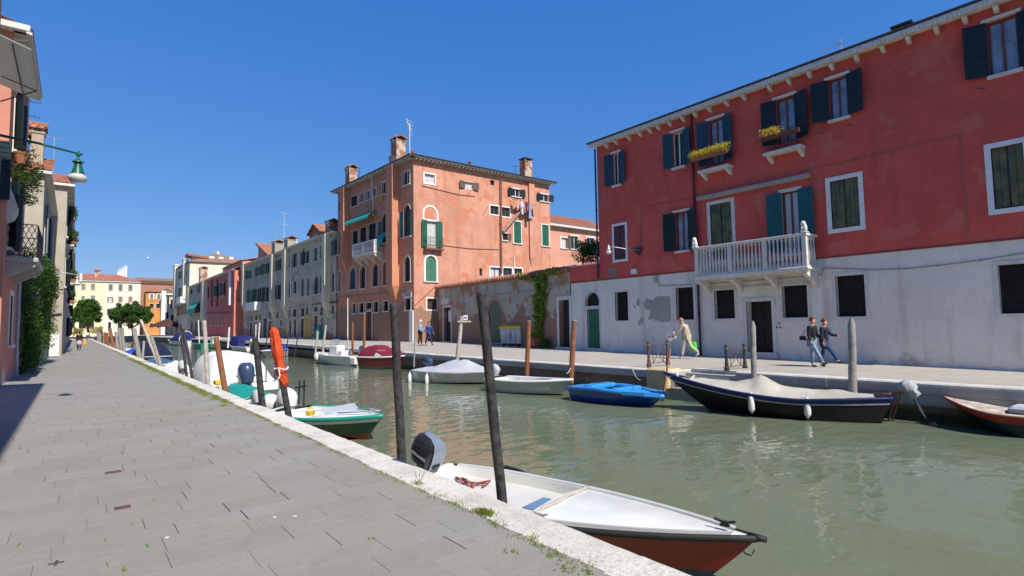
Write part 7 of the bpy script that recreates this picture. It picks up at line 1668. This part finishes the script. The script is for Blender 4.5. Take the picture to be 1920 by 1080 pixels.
def people():
    JB=pm('black leather jacket',(.018,.020,.024),.45,.3,10,.4,30); JN=pm('navy jacket',(.015,.018,.04),.7,.3,10,.4,30)
    J1=pm('faded blue jeans',(.07,.12,.20),.85,.4,8,.3,30,tint=(.20,.27,.36)); J2=pm('blue jeans',(.02,.05,.13),.85,.3,6,.3,30)
    BE=pm('beige jacket',(.40,.355,.28),.85,.15,6,.4,20); BT=pm('beige trousers',(.44,.40,.30),.85,.15,6,.3,20); WSH=pm('white trainers',(.6,.6,.62),.6)
    AL=-math.pi/2      # heading towards -Y = right in the picture
    # two women walking right
    a=rg(1524,688); b=rg(1546,689)+Vector((.35,.12,0))
    t,T,H,d=person('woman in a black leather jacket and faded jeans with a black bag',(a.x,a.y,a.z),AL-.05,1.66,legs=((-3,2),(30,4)),arms=((8,40),(-6,30)),lean=5,top=JB,legm=J1,hair=HAIRR,hairlen=.035)
    m=MB(T); m.bbox(-.30,-.10,-.24,-.14,.02,.17,.02); m.tube([(-.20,-.19,.17),(-.12,-.2,.35),(.02,.02,.50),(.06,.12,.30)],.009,5); s=m.build('shoulder_bag',RUB,t)
    t,T,H,d=person('woman in a navy jacket and blue jeans gesturing with an open hand',(b.x,b.y,b.z),AL+.05,1.60,legs=((-10,4),(38,8)),arms=((35,50),(-5,20)),lean=3,top=JN,legm=J2,hair=HAIRR,hairlen=.01)
    # man walking left, head down
    c=rg(1288,673)
    t,T,H,d=person('stooping bald man in a beige jacket carrying a folded newspaper',(c.x,c.y,c.z),math.pi/2+.1,1.74,legs=((14,4),(-22,30)),arms=((28,40),(-18,4)),lean=9,top=BE,legm=BT,shoe=WSH,hair=pm('bald skin',(.36,.17,.11),.5),hairlen=0,topdrop=.10,headdown=28,bulk=1.12)
    p=T@H[1]; pp=T@H[0]
    n=thing('newspaper','folded white newspaper with red print held by the man in beige','newspaper',pp); m=MB(Matrix.Translation(pp)@Matrix.Rotation(math.pi/2+.1,4,'Z')@Matrix.Rotation(R(25),4,'Y')); m.bbox(-.16,.22,-.02,.02,-.20,.10,.008); m.build('paper',WHITEP,n)
    m=MB(Matrix.Translation(pp)@Matrix.Rotation(math.pi/2+.1,4,'Z')@Matrix.Rotation(R(25),4,'Y'))
    for x0,x1,z0,z1 in ((-.1,.02,-.12,-.02),(.06,.16,-.05,.05),(-.12,.0,.02,.07)): m.box(x0,x1,.0205,.0225,z0,z1)
    m.build('printed_picture',pm('red print',(.5,.12,.06)),n)
    bg_=thing('shopping_bag','bright green plastic shopping bag hanging from the hand of the man in beige','shopping bag',p)
    q=Vector((p.x-.02,p.y-.10,p.z-.05)); m=MB(Matrix.Translation(q)@Matrix.Rotation(math.pi/2,4,'Z')); rows=[]
    for z,w_,dd in ((0,.10,.03),(-.08,.15,.07),(-.25,.18,.09),(-.40,.17,.08),(-.45,.10,.05)): rows.append([Vector((w_*math.cos(a)*(1+.1*math.sin(3*a+z*20)),dd*math.sin(a),z)) for a in [2*math.pi*k/14 for k in range(14)]])
    m.grid(rows,closed=True); m.poly(rows[-1]); m.build('bag',pm('bright green plastic',(.05,.62,.03),.4,.1,5,.3,12),bg_,smooth=True)
    m=MB(); m.tube([q+Vector((0,.08,0)),p+Vector((0,0,-.02)),q+Vector((0,-.08,0))],.008,5); m.build('handles',pm('bright green plastic',(.05,.62,.03)),bg_)
    # couple by the orange house
    a=rg(788,648); b=rg(804,648)
    SB=pm('light blue shirt',(.22,.32,.50),.8,.25,8,.3,20); DT=pm('dark trousers',(.03,.022,.022),.8); BL=pm('royal blue coat',(.03,.06,.24),.8,.25,8,.3,20); NV=pm('dark navy trousers',(.02,.025,.05),.8)
    person('man in a white cap and light blue shirt standing by the orange house corner',tuple(a),-.9,1.86,legs=((5,2),(-5,4)),arms=((5,60),(8,55)),lean=2,top=SB,legm=DT,cap=WHITEP,hairlen=0)
    t,T,H,d=person('person in a blue coat beside the man in the white cap',tuple(b),AL,1.78,legs=((24,4),(-18,12)),arms=((15,20),(-15,20)),lean=5,top=BL,legm=NV,topdrop=.12)
    m=MB(T); m.bbox(.0,.22,.2,.34,-.05,.30,.03); m.build('shoulder_bag',NV,t)
    # left quay walkers
    a=gz(148,656.5); t,T,H,d=person('person in a dark jacket walking on the left quay',tuple(a),AL+math.pi,1.62,legs=((12,2),(-12,6)),arms=((15,30),(10,40)),lean=6,top=pm('dark plum jacket',(.03,.015,.02),.8),legm=DT,bulk=1.15)
    m=MB(T); m.lathe([(.15,.02),(.21,-.25),(.20,-.42)],(0,0,0),12); m.build('skirt',pm('pale mauve cloth',(.45,.33,.42),.8),t,smooth=True)
    p=T@Vector((-.1,-.40,-.02)); s=thing('shopping_bag','orange yellow shopping bag carried by the person in the dark jacket','shopping bag',p); m=MB(Matrix.Translation(p)); m.bbox(-.14,.14,-.09,.09,-.40,.0,.04); m.build('bag',pm('orange plastic',(.62,.30,.05),.5),s); m=MB(); m.tube([p+Vector((-.08,0,0)),p+Vector((0,0,.13)),p+Vector((.08,0,0))],.01,5); m.build('handles',pm('orange plastic',(.62,.3,.05)),s)
    a=gz(163.5,638); person('distant person in a white top and blue trousers far along the left quay',tuple(a),AL+math.pi,1.75,legs=((12,2),(-12,6)),arms=((15,20),(-10,20)),top=WHITEP,legm=pm('blue trousers',(.06,.08,.25),.8),hair=HAIRD)
people()
# ================================================================ QUAY FURNITURE
def furniture():
    # two short iron railings by the steps
    for (p0,p1,lab) in (((1217,688),(1252,684),'rusty iron railing with crossed bars on the yellowed pier left of the steps'),((1363,695),(1397,691),'rusty iron railing with crossed bars right of the steps')):
        if p0[0]<1300: a=gz(p0[0],p0[1],.07); b=gz(p1[0],p1[1],.07)
        else: a=rg(*p0); b=rg(*p1)
        t=thing('iron_railing',lab,'railing',a,0,'railings at the water steps'); d=(b-a); H=dep(a)*49/FPX
        for p in (a,b):
            m=MB(); m.lathe([(.085,0),(.085,.10),(.06,.13),(.065,.22),(.05,.26),(.048,H-.20),(.065,H-.17),(.05,H-.14),(.035,H-.11),(.06,H-.06),(.05,H-.02),(.01,H)],p,12); m.build('post',RUST if p0[0]<1300 else IRON,t,smooth='auto')
        u=d.normalized(); L=d.length
        m=MB(); q=lambda s,z: a+u*(s*L)+Vector((0,0,z))
        for z in (.12,H-.14): m.tube([q(.04,z),q(.96,z)],.016,6)
        for s in (.22,.78): m.tube([q(s,.12),q(s,H-.14)],.014,6)
        m.tube([q(.22,.12),q(.78,H-.14)],.013,6); m.tube([q(.78,.12),q(.22,H-.14)],.013,6)
        o=m.build('frame',RUST,t); m=MB(); c=q(.5,(H-.02)/2); m.tube([c+u*.045*math.cos(k*.63)+Vector((0,0,.045*math.sin(k*.63))) for k in range(11)],.012,5); m.build('ring',RUST,t)
    # bin
    a=rg(944,649); b=rg(985,650); t=thing('waste_container','wheeled grey metal waste container with a yellow lid','bin',a,0)
    u=Vector((0,-1,0)); c=a.lerp(b,.5)+Vector((0,0,0)); T=Matrix.Translation((c.x+.35,c.y+.35,c.z))@Matrix.Rotation(-math.pi/2+.12,4,'Z'); w_=.95
    m=MB(T); m.prism([(-w_,-.42,.2),(w_,-.42,.2),(w_+.05,-.48,1.25),(-w_-.05,-.48,1.25)],(0,.9,0))
    for x in (-.5,0,.5): m.box(x*w_-.02,x*w_+.02,-.50,-.46,.25,1.22)
    m.box(-w_-.08,w_+.08,-.52,.46,1.2,1.27)
    body=m.build('body',pm('galvanised steel',(.50,.52,.52),.5,.15,4,.2,10,.5,.1),t)
    m=MB(T); rows=[]
    for i in range(7): a_=math.pi*i/6; rows.append([(x,-.02-.46*math.cos(a_),1.28+.20*math.sin(a_)) for x in (-w_-.04,w_+.04)])
    m.grid(rows); m.poly([r[0] for r in rows]); m.poly([r[1] for r in reversed(rows)]); m.bbox(-w_-.09,w_+.09,-.56,.50,1.22,1.37,.02); m.build('lid',pm('yellow lid',(.72,.58,.02),.4,.1,4,.1),t,smooth='auto')
    for x in (-.75,.75):
        for y in (-.35,.3): m=MB(T); m.tube([(x-.03,y,.09),(x+.03,y,.09)],.09,10); m.box(x-.04,x+.04,y-.04,y+.04,.1,.22); m.build('wheel',RUB,t)
    m=MB(T); rr=random.Random(3)   # scrawl on the end panel
    for k in range(7): x=w_+.055; P=[(x,rr.uniform(-.35,.35),rr.uniform(.4,1.1)) for _ in range(4)]; m.tube(P,.014,4)
    m.build('graffiti',IRON,body)
    m=MB(T); m.box(-w_*.1,w_*.12,-.515,-.50,.55,.95); m.build('sticker',pm('grey sticker',(.3,.31,.31)),body)
    for sx in (-1,1): m=MB(T); m.tube([(sx*(w_+.05),-.3,1.05),(sx*(w_+.16),-.3,1.08),(sx*(w_+.16),.2,1.08),(sx*(w_+.05),.2,1.05)],.02,6); m.build('handle',ALU,t)
    # teal cloth bundle by the cream house
    p=rg(597,637); t=thing('cloth_bundle','bundle of teal cloth standing against the cream house wall','cloth bundle',p); m=MB(); rows=[]
    h=1.75
    for i,(z,r) in enumerate(((0,.22),(.35,.34),(.8,.38),(1.15,.30),(1.35,.20),(1.5,.24),(1.68,.18),(1.78,.04))): rows.append([Vector((p.x+r*(1+.12*math.sin(5*a+i))*math.cos(a)+.1*z,p.y+r*(1+.12*math.sin(4*a-i))*math.sin(a)+.15*z,p.z+z)) for a in [2*math.pi*k/16 for k in range(16)]])
    m.grid(rows,closed=True); m.poly(rows[-1]); m.build('cloth',pm('pale teal cloth',(.06,.34,.26),.8,.35,3,.5,8,dist=.03),t,smooth=True); m=MB(); m.tube([(p.x,p.y,p.z+1.36),(p.x+.35,p.y+.4,p.z+1.40)],.05,6); m.build('tie',IRON,t)
    # small things on the left paving
    for (x,y,w_,d_,rz,lab) in ((230,952,.125,.10,.0,'small rusty rectangular plate nearest the camera in the paving'),(212,885.5,.15,.10,.0,'small rusty rectangular inset plate farther along in the paving')):
        p=gz(x,y); T=Matrix.Translation((p.x,p.y,.0))@Matrix.Rotation(rz,4,'Z'); m=MB(T); m.bbox(-w_/2,w_/2,-d_/2,d_/2,-.01,.006,.002)
        for k in range(3): m.box(-w_*.4,w_*.4,-d_*.32+k*d_*.25,-d_*.25+k*d_*.25,.006,.0075)
        solo(m,'drain_plate',pm('rusty plate',(.115,.06,.055),.8,.3,20,.4,60),lab,'drain cover',(p.x,p.y,0),rz,'plates set in the paving')
    p=gz(163,735); m=MB(); 0 and m.lathe([(.20,-.01),(.20,.006),(.17,.008),(.16,.004)],(p.x,p.y,0),16); 0 and solo(m,'drain_cover',pm('dark drain',(.05,.05,.05),.8),'small round dark drain cover in the middle of the left paving','drain cover',(p.x,p.y,0))
    p=gz(105,1056); m=MB(Matrix.Translation((p.x,p.y,0))@Matrix.Rotation(-.1,4,'Z')); m.bbox(-.045,.045,-.009,.009,-.01,.004,.002); m.bbox(-.009,.009,-.05,.05,-.01,.0055,.002); solo(m,'cross_mark',pm('dark cross',(.06,.06,.06),.8),'small dark cross let into the paving near the bottom left corner','paving mark',(p.x,p.y,0))
    # grass and weeds along the kerb
    rr=random.Random(40); m=MB()
    def tuft(x,y,n,hgt,sp):
        for _ in range(n):
            px_,py_=x+rr.gauss(0,sp*.5),y+rr.gauss(0,sp); a=rr.uniform(0,6.28); b=hgt*rr.uniform(.4,1.1); l=rr.uniform(.2,.8)*b; w_=.0022+.002*rr.random()
            dx,dy=math.cos(a),math.sin(a); m.add([(px_-dy*w_,py_+dx*w_,-.012),(px_+dy*w_,py_-dx*w_,-.012),(px_+dx*l*.5+dy*w_*.7,py_+dy*l*.5-dx*w_*.7,b*.65-.01),(px_+dx*l,py_+dy*l,b*.9-.01),(px_+dx*l*.5-dy*w_*.7,py_+dy*l*.5+dx*w_*.7,b*.65-.01)],[(0,1,2,3,4)])
    for (x,y,n,hh,s) in ((908,963,420,.055,.055),(785,908,120,.04,.05),(846,940,160,.03,.10),(1118,1052,90,.025,.04)):
        p=gz(x,y); tuft(p.x,p.y,n,hh,s)
    yy=2.2
    while yy<60:
        k=1 if 13<yy<38 else (.35 if yy<13 else .5)
        if rr.random()<(.95 if 13<yy<40 else .45): tuft(2.725-rr.uniform(0,.05 if yy<13 else .20),yy,int((130 if yy>13 else 110)*k),(.036 if yy<13 else .045),.06 if yy<13 else .1)
        yy+=.13 if yy<13 else .2
    for (x,y,n,sx) in ((1060,1068,60,9),(1000,1010,50,8),(960,1035,26,6),(1100,1075,50,6),(1030,1040,30,6),(930,985,40,5),(820,925,40,6),(860,950,50,8),(235,1070,16,3),(700,1010,10,3)):   # joint_weeds
        for _ in range(n//4):
            p=gz(x+rr.gauss(0,sx),y+rr.gauss(0,sx*.45)); tuft(p.x,p.y,5,.034,.014)
    tagp(m.build('kerb_grass',leafmat('dry green grass',(.12,.19,.02),(.30,.34,.07))),'patchy yellow green grass along the inner edge of the kerb','grass',kind='stuff')
    m=MB(); p=gz(787,905)
    for k in range(6): a=k*1.05; m.tube([(p.x,p.y,0),(p.x+.03*math.cos(a),p.y+.03*math.sin(a),.05),(p.x+.06*math.cos(a),p.y+.06*math.sin(a),.11)],.0015,4)
    solo(m,'dry_weed',WOODR,'thin reddish dry weed sprouting by the kerb','weed',(p.x,p.y,0))
    m=MB()   # moss in the joints and bits of litter
    for x,y,l,w_,rz in ((197,1013,.09,.008,1.6),(35,1022,.06,.008,1.3),(277,1024,.10,.009,1.65),(247,983,.09,.006,1.6),(201,1060,.12,.006,1.6),(289,938,.06,.007,1.6),(485,978,.1,.005,1.1)):
        p=gz(x,y); T=Matrix.Translation((p.x,p.y,.0))@Matrix.Rotation(rz,4,'Z'); m.M=T
        for k in range(14): a=rr.uniform(-l/2,l/2); m.lathe([(w_*rr.uniform(.4,1),-.005),(w_*rr.uniform(.4,.9),.002),(.001,.004)],(a,rr.uniform(-w_*.3,w_*.3),0),6)
    m.M=Matrix(); tagp(m.build('joint_moss',pm('moss',(.09,.17,.02),.9,.3,30,.5,60)),'green moss growing in paving joints','moss',kind='stuff')
    for k,(x,y) in enumerate(((313,1008),(515,970),(553,968))):
        p=gz(x,y); m=MB(Matrix.Translation((p.x,p.y,0))); m.poly([(.018*math.cos(a)*rr.uniform(.5,1.3),.018*math.sin(a)*rr.uniform(.5,1.3),.0035) for a in [j*.63 for j in range(10)]]); m.poly([(.018*math.cos(a)*rr.uniform(.5,1.3),.018*math.sin(a)*rr.uniform(.5,1.3),.001) for a in [j*.63 for j in range(10)]])
        solo(m,'paper_scrap',WHITEP,['white scrap on the paving at the lower left, nearest the camera','white scrap, left of two close together on the paving','white scrap, right of two close together on the paving'][k],'litter',(p.x,p.y,0))
furniture()

def ropes():
    def rope(lab,a,b,sag,r=.012,mat=None):
        a=Vector(a); b=Vector(b); m=MB(); m.tube([a.lerp(b,i/10)-Vector((0,0,sag*4*(i/10)*(1-i/10))) for i in range(11)],r,6)
        solo(m,'mooring_rope',mat or CREAMW,lab,'rope',a.lerp(b,.5),0,'mooring ropes')
    DK=pm('dark rope',(.05,.045,.04),.9)
    rope('pale rope from the bow of the black boat up to the yellowed pier',gD(1256,706,16.1),(15.6,11.6,.10),.12)
    rope('pale rope from the blue boat to the quay edge',gD(1200,712,17.0),(15.5,12.9,.03),.10)
    rope('dark rope tying the silver covered boat to the pale post',gD(905,694,23.7),gD(861,672,25.2),.15,.012,DK)
    rope('pale rope from the white skiff to the brown leaning post',gD(1062,700,19.4),gD(1070,690,19.6),.05)
    rope('thin dark rope from the foreground boat to the tallest black pole',(3.75,5.2,-.40),(3.40,4.45,-.25),.06,.009,DK)
ropes()
